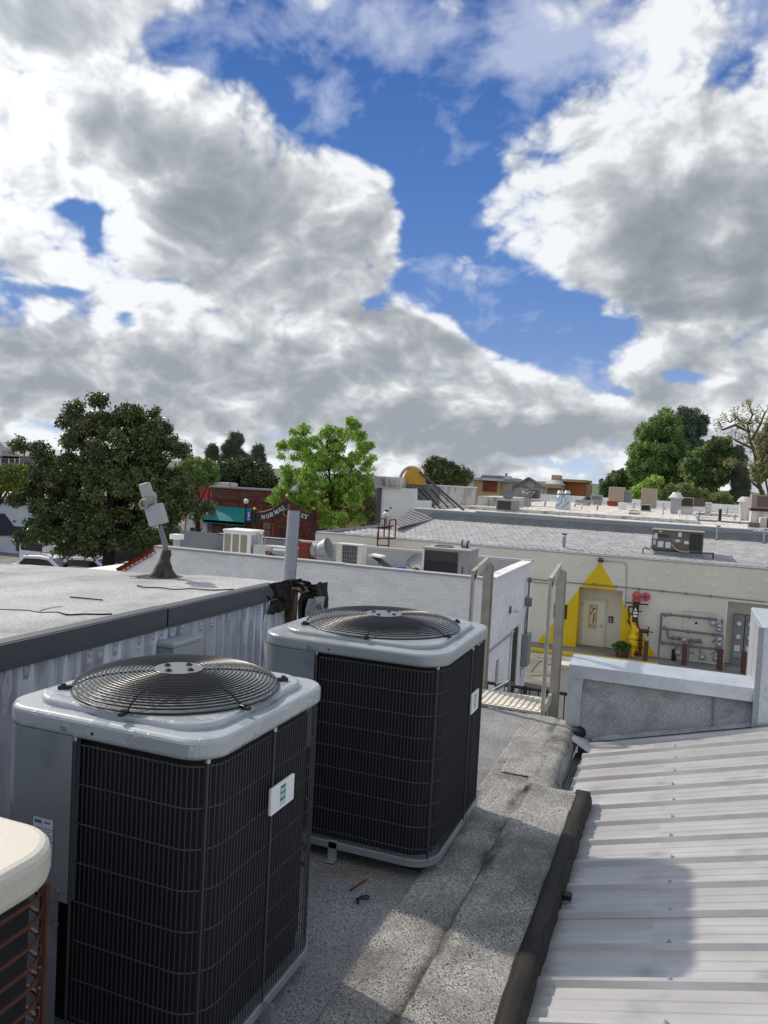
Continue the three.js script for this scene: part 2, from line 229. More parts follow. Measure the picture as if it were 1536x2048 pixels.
function thing(name, label, category, pos = [0, 0, 0], group) { const g = new THREE.Group(); g.name = numbered(name); g.position.set(...pos); g.userData = { label, category }; if (group) g.userData.group = group; scene.add(g); return g; }
function solo(name, geo, mat, label, category, group) { const m = mesh(numbered(name), geo, mat); m.userData = { label, category }; if (group) m.userData.group = group; scene.add(m); return m; }
function struct(name, geo, mat) { const m = mesh(numbered(name), geo, mat); m.userData = { kind: 'structure', label: name.replace(/_/g, ' ') }; scene.add(m); return m; }
const boxG = (x0, x1, y0, y1, z0, z1) => new THREE.BoxGeometry(Math.abs(x1 - x0), Math.abs(y1 - y0), Math.abs(z1 - z0)).translate((x0 + x1) / 2, (y0 + y1) / 2, (z0 + z1) / 2);
const rbox = (x0, x1, y0, y1, z0, z1, r = 0.01, s = 2) => new RoundedBoxGeometry(Math.abs(x1 - x0), Math.abs(y1 - y0), Math.abs(z1 - z0), s, r).translate((x0 + x1) / 2, (y0 + y1) / 2, (z0 + z1) / 2);
function bar(a, b, r, seg = 8, r2 = r) { const d = b.clone().sub(a), g = new THREE.CylinderGeometry(r2, r, d.length(), seg); g.applyQuaternion(new THREE.Quaternion().setFromUnitVectors(V(0, 1, 0), d.clone().normalize())); return g.translate((a.x + b.x) / 2, (a.y + b.y) / 2, (a.z + b.z) / 2); }
function beam(a, b, w, h, up = V(0, 1, 0)) { const d = b.clone().sub(a), z = d.clone().normalize(), x = up.clone().cross(z).normalize(), y = z.clone().cross(x); const g = new THREE.BoxGeometry(w, h, d.length()); g.applyMatrix4(new THREE.Matrix4().makeBasis(x, y, z)); return g.translate((a.x + b.x) / 2, (a.y + b.y) / 2, (a.z + b.z) / 2); }
const tube = (pts, r, seg = 24, rs = 8, closed = false) => new THREE.TubeGeometry(new THREE.CatmullRomCurve3(pts, closed), seg, r, rs, closed);
const cylY = (x, y0, y1, z, r, seg = 16, r2 = r) => new THREE.CylinderGeometry(r2, r, y1 - y0, seg).translate(x, (y0 + y1) / 2, z);
const cylZ = (x, y, z0, z1, r, seg = 16) => new THREE.CylinderGeometry(r, r, Math.abs(z1 - z0), seg).rotateX(Math.PI / 2).translate(x, y, (z0 + z1) / 2);
const cylX = (x0, x1, y, z, r, seg = 16) => new THREE.CylinderGeometry(r, r, Math.abs(x1 - x0), seg).rotateZ(Math.PI / 2).translate((x0 + x1) / 2, y, z);
function poly(pts, depth = 0.004) { const s = new THREE.Shape(pts.map(([x, y]) => new THREE.Vector2(x, y))); return new THREE.ExtrudeGeometry(s, { depth, bevelEnabled: false }); }
// a rectangle of the photograph on a wall plane z = const: [x0, x1, y0, y1] in metres
function rectZ(l, t, r, b, z) { const mx = (l + r) / 2, my = (t + b) / 2; return [onZ(l, my, z).x, onZ(r, my, z).x, onZ(mx, b, z).y, onZ(mx, t, z).y]; }
function boxZ(l, t, r, b, z, depth, rad) { const [x0, x1, y0, y1] = rectZ(l, t, r, b, z); return rad ? rbox(x0, x1, y0, y1, z - depth, z, rad) : boxG(x0, x1, y0, y1, z - depth, z); }
// many alike pieces: the 300 nearest are parts, the rest one joined part
function pieces(name, geos, mats, parent, key) {
  geos.sort((a, b) => key(a) - key(b)); const rest = [];
  geos.forEach((p, i) => { if (i < 300) { const m = mesh(name, p.geo, mats[p.k % mats.length], parent); m.position.copy(p.pos); } else rest.push(p); });
  for (let k = 0; k < mats.length; k++) { const l = rest.filter((p) => p.k % mats.length === k); if (!l.length) continue; const m = mesh(name + '_field', l.map((p) => p.geo.clone().translate(p.pos.x, p.pos.y, p.pos.z)), mats[k], parent); m.userData.kind = 'stuff'; }
}
function canvasMat(w, h, draw, o = {}) { const c = document.createElement('canvas'); c.width = w; c.height = h; draw(c.getContext('2d'), w, h); const t = new THREE.CanvasTexture(c); t.colorSpace = THREE.SRGBColorSpace; return new THREE.MeshStandardMaterial({ map: t, roughness: 0.6, ...o }); }
function plate(w, h) { const g = new THREE.PlaneGeometry(w, h); g.userData.keepUv = true; return g; }
function tint(geo, fn) { const p = geo.attributes.position, c = new Float32Array(p.count * 3); for (let i = 0; i < p.count; i++) { const k = fn(p.getX(i), p.getY(i), p.getZ(i)); const a = Array.isArray(k) ? k : [k, k, k]; c[3 * i] = a[0]; c[3 * i + 1] = a[1]; c[3 * i + 2] = a[2]; } geo.setAttribute('color', new THREE.BufferAttribute(c, 3)); return geo; }
function grid(nu, nv, fn) { const pos = [], idx = []; for (let j = 0; j <= nv; j++) for (let i = 0; i <= nu; i++) pos.push(...fn(i / nu, j / nv)); for (let j = 0; j < nv; j++) for (let i = 0; i < nu; i++) { const a = j * (nu + 1) + i, b = a + 1, c = a + nu + 1, d = c + 1; idx.push(a, c, b, b, c, d); } const g = new THREE.BufferGeometry(); g.setAttribute('position', new THREE.Float32BufferAttribute(pos, 3)); g.setIndex(idx); g.computeVertexNormals(); return g; }
const GROUND = -5.6;
// ================================================================== ground
{
  const g = new THREE.PlaneGeometry(900, 900, 1, 1).rotateX(-Math.PI / 2).translate(0, GROUND, -250);
  struct('ground', g, MM.asphalt);
}
// ================================================================== the roof deck that we stand on
const deck = thing('flat_roof_building', 'low building with worn grey mineral felt roof deck carrying the condenser units', 'building');
mesh('wall', [boxG(-2.58, 3.4, GROUND, -0.35, -5.85, 2.5)], MM.beige, deck);
mesh('roof_slab', [boxG(-2.58, -0.66, -0.35, -0.012, -5.93, 2.5), boxG(-0.66, -0.45, -0.35, -0.012, -4.5, 2.5)], MM.tar, deck);
const gn = (x, z, s, o = 4) => fbm(x * s, 0.3, z * s, o);
{
  // left sheet, smooth and grey; seams run along z
  let g = grid(60, 160, (u, v) => { const x = mix(-2.58, -0.985, u), z = mix(2.4, -5.93, v); return [x, 0.002 + gn(x, z, 1.3) * 0.006, z]; });
  tint(g, (x, y, z) => { let k = 0.93 + gn(x, z, 3, 5) * 0.35 - Math.max(0, gn(x + 9, z, 1.2, 4) - 0.1) * 0.7; const rusty = Math.exp(-(((x + 1.25) / 0.2) ** 2 + ((z + 3.16) / 0.09) ** 2)) * Math.max(0, 0.6 + gn(x, z, 14, 3)); return [k * (1 - rusty * 0.2), k * (1 - rusty * 0.36), k * (1 - rusty * 0.75)]; });
  mesh('roofing_sheet', g, MM.deckSmooth, deck);
  // middle sheet with a turned-up lap
  g = grid(26, 420, (u, v) => { const z = mix(2.4, -5.93, v), e = -0.99 + gn(0, z, 2.5) * 0.012, x = mix(e, -0.73, u); return [x, 0.008 + gn(x, z, 2) * 0.006 + (u < 0.001 ? -0.008 : 0) + (u > 0.93 ? -0.004 : 0), z]; });
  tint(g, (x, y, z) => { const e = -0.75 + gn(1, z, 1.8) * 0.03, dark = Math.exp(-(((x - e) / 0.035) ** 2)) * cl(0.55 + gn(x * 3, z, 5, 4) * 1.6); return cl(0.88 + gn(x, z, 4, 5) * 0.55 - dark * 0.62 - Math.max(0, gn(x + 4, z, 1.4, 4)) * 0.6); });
  mesh('roofing_sheet', g, MM.deck, deck);
  // right sheet: ends at the tar curb, further back it rolls over the edge
  const ZR = -4.52;
  g = grid(30, 300, (u, v) => { const z = mix(2.4, ZR, v), x = mix(-0.745, -0.44, u); const r = Math.exp(-(((x + 0.69) / 0.03) ** 2)) * 0.006; return [x, 0.014 + r + gn(x, z, 3) * 0.006 - (u < 0.001 ? 0.01 : 0), z]; });
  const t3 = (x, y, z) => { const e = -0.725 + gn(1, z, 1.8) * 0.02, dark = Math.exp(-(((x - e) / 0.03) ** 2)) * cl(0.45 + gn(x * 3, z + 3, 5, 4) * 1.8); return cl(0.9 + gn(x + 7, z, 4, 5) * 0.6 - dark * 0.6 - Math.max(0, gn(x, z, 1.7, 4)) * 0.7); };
  mesh('roofing_sheet', tint(g, t3), MM.deck, deck);
  g = grid(46, 120, (u, v) => {
    const z = mix(ZR, -5.93, v), edge = -0.64 - 0.04 * sstep(0, 1, v) + gn(3, z, 2.2) * 0.025, x0 = -0.745, flat = edge - x0, rad = 0.075, arc = rad * Math.PI / 2, drop = 0.1, L = flat + arc + drop, s = u * L; let x, y;
    if (s < flat) { x = x0 + s; y = 0.014; } else if (s < flat + arc) { const a = (s - flat) / rad; x = edge + rad * Math.sin(a); y = 0.014 - rad + rad * Math.cos(a); } else { x = edge + rad; y = 0.014 - rad - (s - flat - arc); }
    return [x + gn(x, z, 5) * 0.008, y + gn(x + 2, z, 3) * 0.016, z]; });
  mesh('roofing_sheet', tint(g, (x, y, z) => cl(0.95 + gn(x, z, 4, 5) * 0.5 - Math.max(0, gn(x + 3, z + y, 6, 4) - 0.02) * 1.0)), MM.deck, deck);
  // patch on the deck near the ladder
  g = grid(16, 16, (u, v) => { const x = mix(-0.92, -0.7, u), z = mix(-4.62, -5.05, v); return [x + gn(x, z, 4) * 0.01, 0.021 + gn(x, z, 3) * 0.006 - ((u === 0 || u === 1 || v === 0 || v === 1) ? 0.007 : 0), z]; });
  mesh('felt_patch', tint(g, (x, y, z) => cl(0.95 + gn(x, z, 6, 4) * 0.5)), MM.deck, deck);
  // tar covered curb along the edge
  g = grid(14, 260, (u, v) => { const z = mix(2.4, -4.5, v), n = gn(2, z, 1.6) * 0.02, prof = [[-0.462, 0.0], [-0.455, 0.024], [-0.44, 0.033], [-0.42, 0.036], [-0.4, 0.034], [-0.385, 0.026], [-0.374, 0.008], [-0.371, -0.02], [-0.373, -0.06], [-0.378, -0.1], [-0.386, -0.16], [-0.39, -0.2], [-0.4, -0.24], [-0.42, -0.28], [-0.44, -0.3]]; const p = prof[Math.round(u * 14)]; return [p[0] + n * 0.6 + gn(p[0] * 8, z + p[1] * 5, 7, 3) * 0.008, p[1] + gn(p[0] * 4 + 5, z, 6, 4) * 0.01, z]; });
  mesh('edge_curb', g, MM.tar, deck);
  mesh('curb_end', [rbox(-0.462, -0.378, -0.3, 0.03, -4.53, -4.49, 0.012)], MM.tar, deck);
  // ribbed flashing in the valley behind the curb end
  const fl = []; for (let i = 0; i < 13; i++) fl.push(bar(V(-0.55 + i * 0.013, -0.06 - i * 0.003, -4.62), V(-0.58 + i * 0.016, -0.16, -5.4), 0.004, 5)); fl.push(boxG(-0.6, -0.36, -0.2, -0.155, -5.7, -4.5));
  mesh('valley_flashing', fl, MM.blueGrey, deck);
  mesh('corner_lump', new THREE.IcosahedronGeometry(0.07, 3).scale(0.8, 0.6, 1.3).translate(-0.6, -0.03, -5.78), MM.tar, deck);
  // loose bits
  solo('cable_tie', tube([V(-1.145, 0.008, -2.92), V(-1.13, 0.03, -2.9), V(-1.1, 0.02, -2.93), V(-1.115, 0.01, -2.97), V(-1.14, 0.008, -2.95), V(-1.13, 0.01, -2.9)], 0.004, 30, 5), MM.black, 'curled black cable tie lying on the felt seam between the condensers', 'cable tie');
  solo('rusty_nail', bar(V(-1.2, 0.008, -2.98), V(-1.17, 0.008, -3.09), 0.004, 6), MM.rustPaint, 'thin rusty nail lying on the deck in front of the larger condenser', 'nail');
  solo('felt_scrap', new THREE.BoxGeometry(0.07, 0.008, 0.03).rotateY(0.5).translate(-1.5, 0.01, -3.08), MM.black, 'small black scrap lying under the larger condenser beside its bracket', 'scrap');
}
// ================================================================== metal roof on the right
const roofY = (x) => -0.09 + 0.27 * (x + 0.5);
const metalRoof = thing('metal_roof', 'white ribbed metal roof sloping down to the tar curb', 'roof');
{
  const P = 0.24, Z0 = -5.69, prof = [];                              // one rib period, [z, height]
  const unit = [[-0.024, 0], [-0.011, 0.022], [0.011, 0.022], [0.024, 0], [0.085, 0], [0.09, 0.004], [0.1, 0.004], [0.105, 0], [0.145, 0], [0.15, 0.004], [0.16, 0.004], [0.165, 0]];
  const panel = (n, idx) => {
    const pts = []; for (let k = 0; k < n; k++) for (const [a, h] of unit) pts.push([k * P + a, h]); pts.push([n * P - 0.0235, 0]);
    const pos = [], nx = 12, x0 = -0.53, x1 = 2.6;
    for (let i = 0; i + 1 < pts.length; i++) for (let s = 0; s < nx; s++) { const xa = mix(x0, x1, s / nx), xb = mix(x0, x1, (s + 1) / nx), [za, ha] = pts[i], [zb, hb] = pts[i + 1]; const A = [xa, roofY(xa) + ha, -za], B = [xb, roofY(xb) + ha, -za], C = [xa, roofY(xa) + hb, -zb], D = [xb, roofY(xb) + hb, -zb]; pos.push(...A, ...B, ...C, ...B, ...D, ...C); }
    const g = new THREE.BufferGeometry(); g.setAttribute('position', new THREE.Float32BufferAttribute(pos, 3)); g.computeVertexNormals(); return g;
  };
  const zTop = -4.49, pg = panel(4, 0); 
  for (let k = -2; k < 6; k++) { const m = mesh('roof_panel', pg, MM.metalRoof, metalRoof); m.position.set(0, 0.0012 * (k & 1), zTop + 0.24 + 4 * P * k); }
  const sg = merge([new THREE.CylinderGeometry(0.0085, 0.0085, 0.003, 12), new THREE.CylinderGeometry(0.0045, 0.0045, 0.009, 6).translate(0, 0.004, 0)]);
  for (let k = -5; k < 18; k++) for (const x of [0.06, 1.2]) { const z = zTop + P * k + rr(-0.004, 0.004); if (z < -5.6) continue; const m = mesh('screw', sg, MM.zinc, metalRoof); m.position.set(x + rr(-0.008, 0.008), roofY(x) + 0.0245, z); m.rotation.z = 0.264; }
  mesh('purlin', [boxG(-0.5, 2.4, -0.36, -0.32, -5.6, 2.2)], MM.beige, metalRoof);
  solo('drip_cap', rbox(-0.372, -0.335, -0.03, -0.005, -3.42, -3.38, 0.004), MM.black, 'small black clip sticking out of the tar curb above the metal roof', 'clip');
}
// ================================================================== felt covered parapet with galvanized coping
const WZ = -5.8;
{
  const t = thing('parapet_wall', 'low parapet wall faced with grey mineral felt under a galvanized coping', 'wall');
  const x0 = -0.6, x1 = 2.6, g = grid(160, 24, (u, v) => { const x = mix(x0, x1, u), yb = roofY(x) + 0.03, y = mix(yb - 0.02, 0.385, v); return [x, y, WZ - 0.02 * v + gn(x, y + 4, 3) * 0.012]; });
  mesh('felt_face', tint(g, (x, y, z) => cl(0.95 + gn(x, y, 5, 5) * 0.14 - 0.35 * Math.exp(-(((x + 0.42) / 0.13) ** 2 + ((y - 0.12) / 0.12) ** 2)) * cl(0.7 + gn(x, y, 12, 3) * 1.5) - Math.max(0, gn(x * 0.6, y + 2, 6, 4) - 0.12) * 0.7)), MM.felt, t);
  mesh('core', [boxG(-0.6, 2.6, -0.3, 0.385, WZ - 0.19, WZ - 0.03)], MM.blueGrey, t);
  // felt lap at the foot of the wall, running onto the metal
  const lap = grid(150, 6, (u, v) => { const x = mix(-0.5, 2.6, u); return [x, roofY(x) + 0.034 - 0.012 * v + (v < 0.01 ? 0.006 : 0), WZ + 0.015 + v * (0.05 + gn(x, 1, 3) * 0.012)]; });
  mesh('felt_lap', tint(lap, (x, y, z) => cl(0.9 + gn(x, z, 8, 4) * 0.5)), MM.felt, t);
  mesh('felt_joint', [boxG(0.288, 0.296, 0.15, 0.385, WZ - 0.02, WZ + 0.006)], MM.blueGrey, t);
  // coping: sloped top, vertical fascia, drip
  const cop = new THREE.Shape([[0.028, 0.369], [0.03, 0.461], [-0.05, 0.486], [-0.2, 0.494], [-0.202, 0.384], [-0.19, 0.384], [-0.19, 0.479], [-0.05, 0.472], [0.018, 0.449], [0.018, 0.369]].map(([a, b]) => new THREE.Vector2(a, b)));
  // extrude runs along +z of the shape; turn it to run along +x with shape x -> world z
  const mk = (xa, xb) => { const q = new THREE.ExtrudeGeometry(cop, { depth: xb - xa, bevelEnabled: false }), m = new THREE.Matrix4().set(0, 0, 1, xa, 0, 1, 0, 0, 1, 0, 0, WZ, 0, 0, 0, 1); q.applyMatrix4(m); const n = q.index ? q.toNonIndexed() : q; const p = n.attributes.position; for (let i = 0; i < p.count; i += 3) { const b = [p.getX(i + 1), p.getY(i + 1), p.getZ(i + 1)]; p.setXYZ(i + 1, p.getX(i + 2), p.getY(i + 2), p.getZ(i + 2)); p.setXYZ(i + 2, ...b); } n.computeVertexNormals(); return n; };
  mesh('coping', mk(-0.69, 0.56), MM.galv, t); mesh('coping', mk(0.563, 2.6), MM.galv, t);
  mesh('end_flashing', [boxG(-0.693, -0.688, -0.12, 0.465, WZ - 0.2, WZ + 0.02), boxG(-0.69, -0.595, -0.1, 0.37, WZ + 0.005, WZ + 0.011), beam(V(-0.592, 0.37, WZ + 0.014), V(-0.62, -0.02, WZ + 0.014), 0.012, 0.012)], MM.galv, t);
  for (const [x, y] of [[-0.655, 0.39], [0.52, 0.39], [0.53, 0.42]]) mesh('rivet', cylZ(x, y, WZ + 0.028, WZ + 0.034, 0.006, 8), MM.zinc, t);
  solo('valley_flap', grid(10, 10, (u, v) => [mix(-0.64, -0.47, u) + v * 0.02, -0.02 - u * 0.07 + Math.sin(u * 3 + v * 2) * 0.01, mix(-5.72, -5.52, v)]), MM.galv, 'bent galvanized flap in the valley below the parapet end', 'flashing');
}
{ // galvanized duct at the right edge
  const t = thing('sheet_metal_duct', 'tall galvanized sheet metal duct rising beside the parapet coping', 'duct');
  mesh('body', rbox(0.555, 1.6, 0.1, 0.89, -6.7, -5.74, 0.012), MM.galv, t);
  mesh('corner_flange', [boxG(0.53, 0.56, 0.1, 0.885, -5.752, -5.728), boxG(0.53, 0.554, 0.1, 0.885, -6.1, -5.752)], MM.galvMatte, t);
  mesh('seam', [boxG(0.56, 1.6, 0.745, 0.757, -5.742, -5.732), boxG(0.56, 1.6, 0.5, 0.506, -5.742, -5.734)], MM.galv, t);
  for (const [x, y] of [[0.6, 0.47], [0.545, 0.62], [0.6, 0.41], [0.62, 0.77]]) mesh('rivet', cylZ(x, y, -5.74, -5.726, 0.006, 8), MM.zinc, t);
}
// ================================================================== roof ladder
{
  const t = thing('roof_ladder', 'beige steel roof access ladder with two walk through rails and a ribbed landing', 'ladder');
  const zf = -5.97, zb = -6.42;
  for (const [x, lab] of [[-1.5, 'l'], [-0.895, 'r']]) {
    const r = mesh('side_rail', [rbox(x - 0.014, x + 0.014, -0.02, 1.03, zf - 0.035, zf + 0.012, 0.008), beam(V(x, 1.02, zf + 0.004), V(x, 1.09, zb - 0.03), 0.028, 0.07), beam(V(x, 0.98, zf - 0.012), V(x, 1.05, zf - 0.06), 0.028, 0.04)], MM.ladder, t);
    mesh('rear_channel', [boxG(x - 0.012, x - 0.006, -5.2, 1.08, zb - 0.05, zb + 0.05), boxG(x - 0.012, x + 0.055, -5.2, 1.08, zb + 0.046, zb + 0.052), boxG(x - 0.012, x + 0.055, -5.2, 1.06, zb - 0.052, zb - 0.046)], MM.ladder, t);
    mesh('foot_bar', [boxG(x - 0.012, x + 0.012, 0.0, 0.07, zb, zf)], MM.ladder, t);
  }
  const lp = []; lp.push(boxG(-1.485, -0.91, 0.0, 0.018, zb + 0.02, zf)); mesh('landing', lp, MM.platform, t);
  for (let i = 0; i < 12; i++) mesh('tread_rib', rbox(-1.465 + i * 0.046, -1.44 + i * 0.046, 0.018, 0.026, zb + 0.04, zf - 0.02, 0.004, 1), MM.platform, t);
  for (let i = 0; i < 16; i++) mesh('rung', cylX(-1.5, -0.895, -0.3 - i * 0.305, zb, 0.014, 8), MM.ladder, t);
}
// ================================================================== corrugated building on the left
const lry = (x) => 0.965 + 0.035 * (x + 2.6);
{
  const t = thing('corrugated_building', 'building with bluish corrugated metal wall under a grey felt roof with dark metal edge', 'building', [0.35, 0.105, 0.64]);
  mesh('core', [boxG(-14, -2.66, GROUND - 0.1, 0.5, -5.0, 1.8)], MM.blueGrey, t);
  // corrugated sheets, each with vertical flutes
  const sheet = (za, zb) => { const n = Math.round((zb - za) / 0.0125); return grid(n, 10, (u, v) => { const z = mix(za, zb, u), s = Math.sin((z + 0.3) / 0.082 * 2 * Math.PI); return [-2.612 + Math.sign(s) * Math.pow(Math.abs(s), 0.6) * 0.014 + gn(z * 2, v, 2) * 0.006, mix(-0.11, 0.9, v), z]; }); };
  let z = -4.72; for (const L of [0.78, 0.84, 0.86, 0.86, 0.86, 0.86, 0.86]) { const m = mesh('corrugated_sheet', sheet(z, z + L + 0.03), MM.corr, t); m.position.x = rr(0, 0.006); z += L; }
  // fascia strips
  const fz = [-4.78, -3.72, -2.66, -1.6, -0.5, 0.6, 1.7]; for (let i = 0; i + 1 < fz.length; i++) mesh('fascia_strip', [boxG(-2.606, -2.588, 0.885, 0.972 + 0.003 * (i & 1), fz[i] + 0.002, fz[i + 1] + 0.012), boxG(-2.588, -2.578, 0.88, 0.889, fz[i] + 0.002, fz[i + 1]), boxG(-2.66, -2.6, 0.962, 0.975 + 0.003 * (i & 1), fz[i], fz[i + 1])], MM.fascia, t);
  // felt roof with cracked lap seams
  const roof = (xa, xb, dy) => { const g = grid(70, 120, (u, v) => { const x = mix(xa, xb, u), z = mix(2.2, -5.02 + gn(x, 5, 1.5) * 0.04, v); return [x, lry(x) + dy + gn(x, z, 1.2) * 0.014 - (v > 0.985 ? (v - 0.985) * 3 : 0), z]; }); return tint(g, (x, y, z) => cl(0.93 + gn(x, z, 2.5, 5) * 0.3 - Math.max(0, gn(x + 5, z, 7, 4) - 0.2) * 0.6)); };
  mesh('roofing_sheet', roof(-3.62, -2.63, 0.008), MM.leftRoof, t); mesh('roofing_sheet', roof(-4.66, -3.6, 0.0), MM.leftRoof, t); mesh('roofing_sheet', roof(-14, -4.64, -0.006), MM.leftRoof, t);
  const crack = (pts) => mesh('crack', tube(pts.map(([px, py]) => { const p = onY(px, py, 1.06).sub(t.position); p.y = lry(p.x) + 0.012; p.z += rr(-0.012, 0.012); return p; }), 0.0035, 60, 4), MM.tar, t);
  crack([[0, 1219], [22, 1222], [50, 1224], [80, 1229], [110, 1230], [140, 1235], [170, 1235], [200, 1237], [225, 1236]]); crack([[78, 1226], [95, 1221], [122, 1217]]); crack([[272, 1171], [290, 1176], [320, 1177], [350, 1182], [380, 1182], [425, 1186], [470, 1185]]); crack([[140, 1194], [175, 1198], [206, 1203]]);
  mesh('roof_edge', [boxG(-14, -2.64, 0.3, 0.5, -5.03, -4.98)], MM.fascia, t);
  // decayed corner: loose felt, a board and torn lining
  mesh('corner_board', rbox(-2.64, -2.55, -0.2, 0.93, -4.99, -4.92, 0.006), MM.wood, t);
  mesh('corner_board', rbox(-2.56, -2.52, -0.2, 0.9, -5.3, -5.26, 0.006), MM.wood, t);
  const crump = (x0, x1, y0, y1, z0, z1, amp, sd) => grid(20, 20, (u, v) => [mix(x0, x1, u) + fbm(u * 3, v * 3, sd, 4) * amp, mix(y0, y1, v) + fbm(u * 3, v * 3, sd + 5, 4) * amp * 0.5, mix(z0, z1, u) + fbm(u * 4, v * 4, sd + 9, 4) * amp]);
  mesh('torn_felt', crump(-2.585, -2.57, 0.8, 0.985, -4.68, -4.93, 0.05, 1), MM.tar, t);
  mesh('torn_felt', crump(-2.66, -2.4, 0.9, 0.98, -5.05, -4.9, 0.06, 3), MM.tar, t);
  mesh('torn_felt', crump(-2.53, -2.5, -0.1, 0.94, -5.0, -5.3, 0.06, 7), MM.tar, t);
  mesh('torn_felt', crump(-2.61, -2.595, 0.1, 0.9, -4.68, -4.96, 0.05, 12), MM.corr, t);
  mesh('torn_lining', crump(-2.5, -2.47, 0.42, 0.86, -5.04, -5.2, 0.05, 9), MM.galvMatte, t);
  mesh('felt_flap', crump(-2.5, -2.3, 0.05, 0.62, -5.1, -5.35, 0.05, 15), MM.tar, t);
  const jb = thing('junction_box', 'grey electrical box fixed to the corrugated wall behind the condensers', 'junction box');
  mesh('body', rbox(-2.26, -2.16, 0.7, 0.905, -3.22, -3.02, 0.01), M(0x8d9499, { roughness: 0.5 }), jb); mesh('lid', [rbox(-2.262, -2.15, 0.905, 0.93, -3.232, -3.008, 0.008), rbox(-2.16, -2.15, 0.84, 0.905, -3.23, -3.01, 0.004)], M(0x9aa1a6, { roughness: 0.5 }), jb); mesh('conduit', bar(V(-2.21, 0, -3.12), V(-2.21, 0.71, -3.12), 0.014), MM.greyPipe, jb);
}
{ // galvanized pipe at the corner
  const t = thing('vent_pipe', 'galvanized upright pipe with rusty rim at the torn roof corner', 'pipe');
  const a = onX(575, 1190, -2.3), b = onX(589, 1010, -2.3); a.y = 0.9;
  mesh('pipe', bar(a, b, 0.039, 24), MM.galvMatte, t);
  const d = b.clone().sub(a).normalize(); mesh('rusty_rim', [bar(b.clone().addScaledVector(d, -0.035), b.clone().addScaledVector(d, 0.003), 0.041, 24)], MM.rust, t);
  const side = R0.clone(); mesh('rust_streak', beam(a.clone().lerp(b, 0.25).addScaledVector(side, 0.037), b.clone().addScaledVector(side, 0.037), 0.006, 0.01), MM.rust, t);
}
{ // floodlight stub and its mastic base
  const t = thing('rooftop_light', 'grey weatherproof lamp box with two swivel heads on a bent pipe in a mastic cone', 'light fitting');
  const D = 5.25, f = (x, y, d = D) => far(x, y, d), base = onY(325, 1157, 1.045), ly = base.y; 
  const dd = FW.dot(base.clone().sub(CAM)); const q = (x, y, o = 0) => far(x, y, dd + o);
  mesh('pipe', tube([q(328, 1130), q(331, 1098), q(328, 1080), q(320, 1055)], 0.017, 24, 10), MM.greyPipe, t);
  mesh('mastic_cone', grid(28, 16, (u, v) => { const a = u * 2 * Math.PI, c = mix(0, 1, v), r = 0.07 * Math.pow(1 - c, 2) + 0.026 + 0.016 * fbm(Math.cos(a) * 2, Math.sin(a) * 2, v * 3, 3); return [base.x + 0.02 * c + Math.cos(a) * r, ly + c * 0.18, base.z + Math.sin(a) * r]; }), M(0x77736c, { map: T.tar, roughness: 0.9 }), t);
  mesh('mastic_skirt', grid(40, 6, (u, v) => { const a = u * 2 * Math.PI, r = v * (0.2 + 0.05 * fbm(Math.cos(a) * 3, Math.sin(a) * 3, 2, 3)); return [base.x + Math.cos(a) * r, ly + 0.02 - 0.02 * v + fbm(Math.cos(a) * 5, Math.sin(a) * 5, v * 5, 3) * 0.01, base.z + Math.sin(a) * r]; }), M(0x7d7972, { map: T.tar, roughness: 0.95 }), t);
  const c = q(313, 1030), ax = q(304, 1000).sub(q(322, 1060)).normalize(), bx = R0.clone().addScaledVector(ax, -R0.dot(ax)).normalize(), cz = bx.clone().cross(ax);
  const put = (g, p) => { g.applyMatrix4(new THREE.Matrix4().makeBasis(bx, ax, cz)); return g.translate(p.x, p.y, p.z); };
  mesh('lamp_box', put(new RoundedBoxGeometry(0.105, 0.128, 0.09, 2, 0.008), c), M(0xa2a6a8, { roughness: 0.5 }), t);
  mesh('swivel_arm', [bar(c.clone().addScaledVector(ax, 0.06), q(303, 990), 0.024, 12), new THREE.SphereGeometry(0.032, 14, 10).translate(...q(304, 993).toArray())], M(0x9c9e9c, { roughness: 0.6 }), t);
  mesh('lamp_head', put(new RoundedBoxGeometry(0.066, 0.095, 0.062, 3, 0.012), q(293, 981)), M(0xa3a49f, { roughness: 0.6 }), t);
  mesh('lamp_head', [bar(q(302, 1000, -0.02), q(288, 1006, -0.06), 0.03, 14, 0.024), new THREE.TorusGeometry(0.026, 0.008, 8, 20).translate(...q(287, 1008, -0.06).toArray())], M(0x8b8781, { roughness: 0.6 }), t);
}
// ================================================================== condenser units
function rsq(h, r, off = 0) { // rounded square outline as [x, z] by arc length
  const R = r + off, L = h - r, pts = []; for (let k = 0; k < 4; k++) { const cx = [1, -1, -1, 1][k] * L, cz = [1, 1, -1, -1][k] * L; for (let i = 0; i <= 10; i++) { const a = k * Math.PI / 2 + i / 10 * Math.PI / 2; pts.push([cx + R * Math.cos(a), cz + R * Math.sin(a)]); } } return pts;
}
function rsqShape(h, r) { return new THREE.Shape(rsq(h, r).map(([a, b]) => new THREE.Vector2(a, b))); }
function slab(h, r, y0, y1, hole, bev = 0.006) { const s = rsqShape(h - bev, Math.max(0.01, r - bev)); if (hole) { const p = new THREE.Path(); p.absarc(0, 0, hole + bev, 0, Math.PI * 2, true); s.holes.push(p); } const g = new THREE.ExtrudeGeometry(s, { depth: y1 - y0 - 2 * bev, bevelEnabled: true, bevelThickness: bev, bevelSize: bev, bevelSegments: 3, curveSegments: 48 }); return g.rotateX(-Math.PI / 2).translate(0, y0 + bev, 0); }
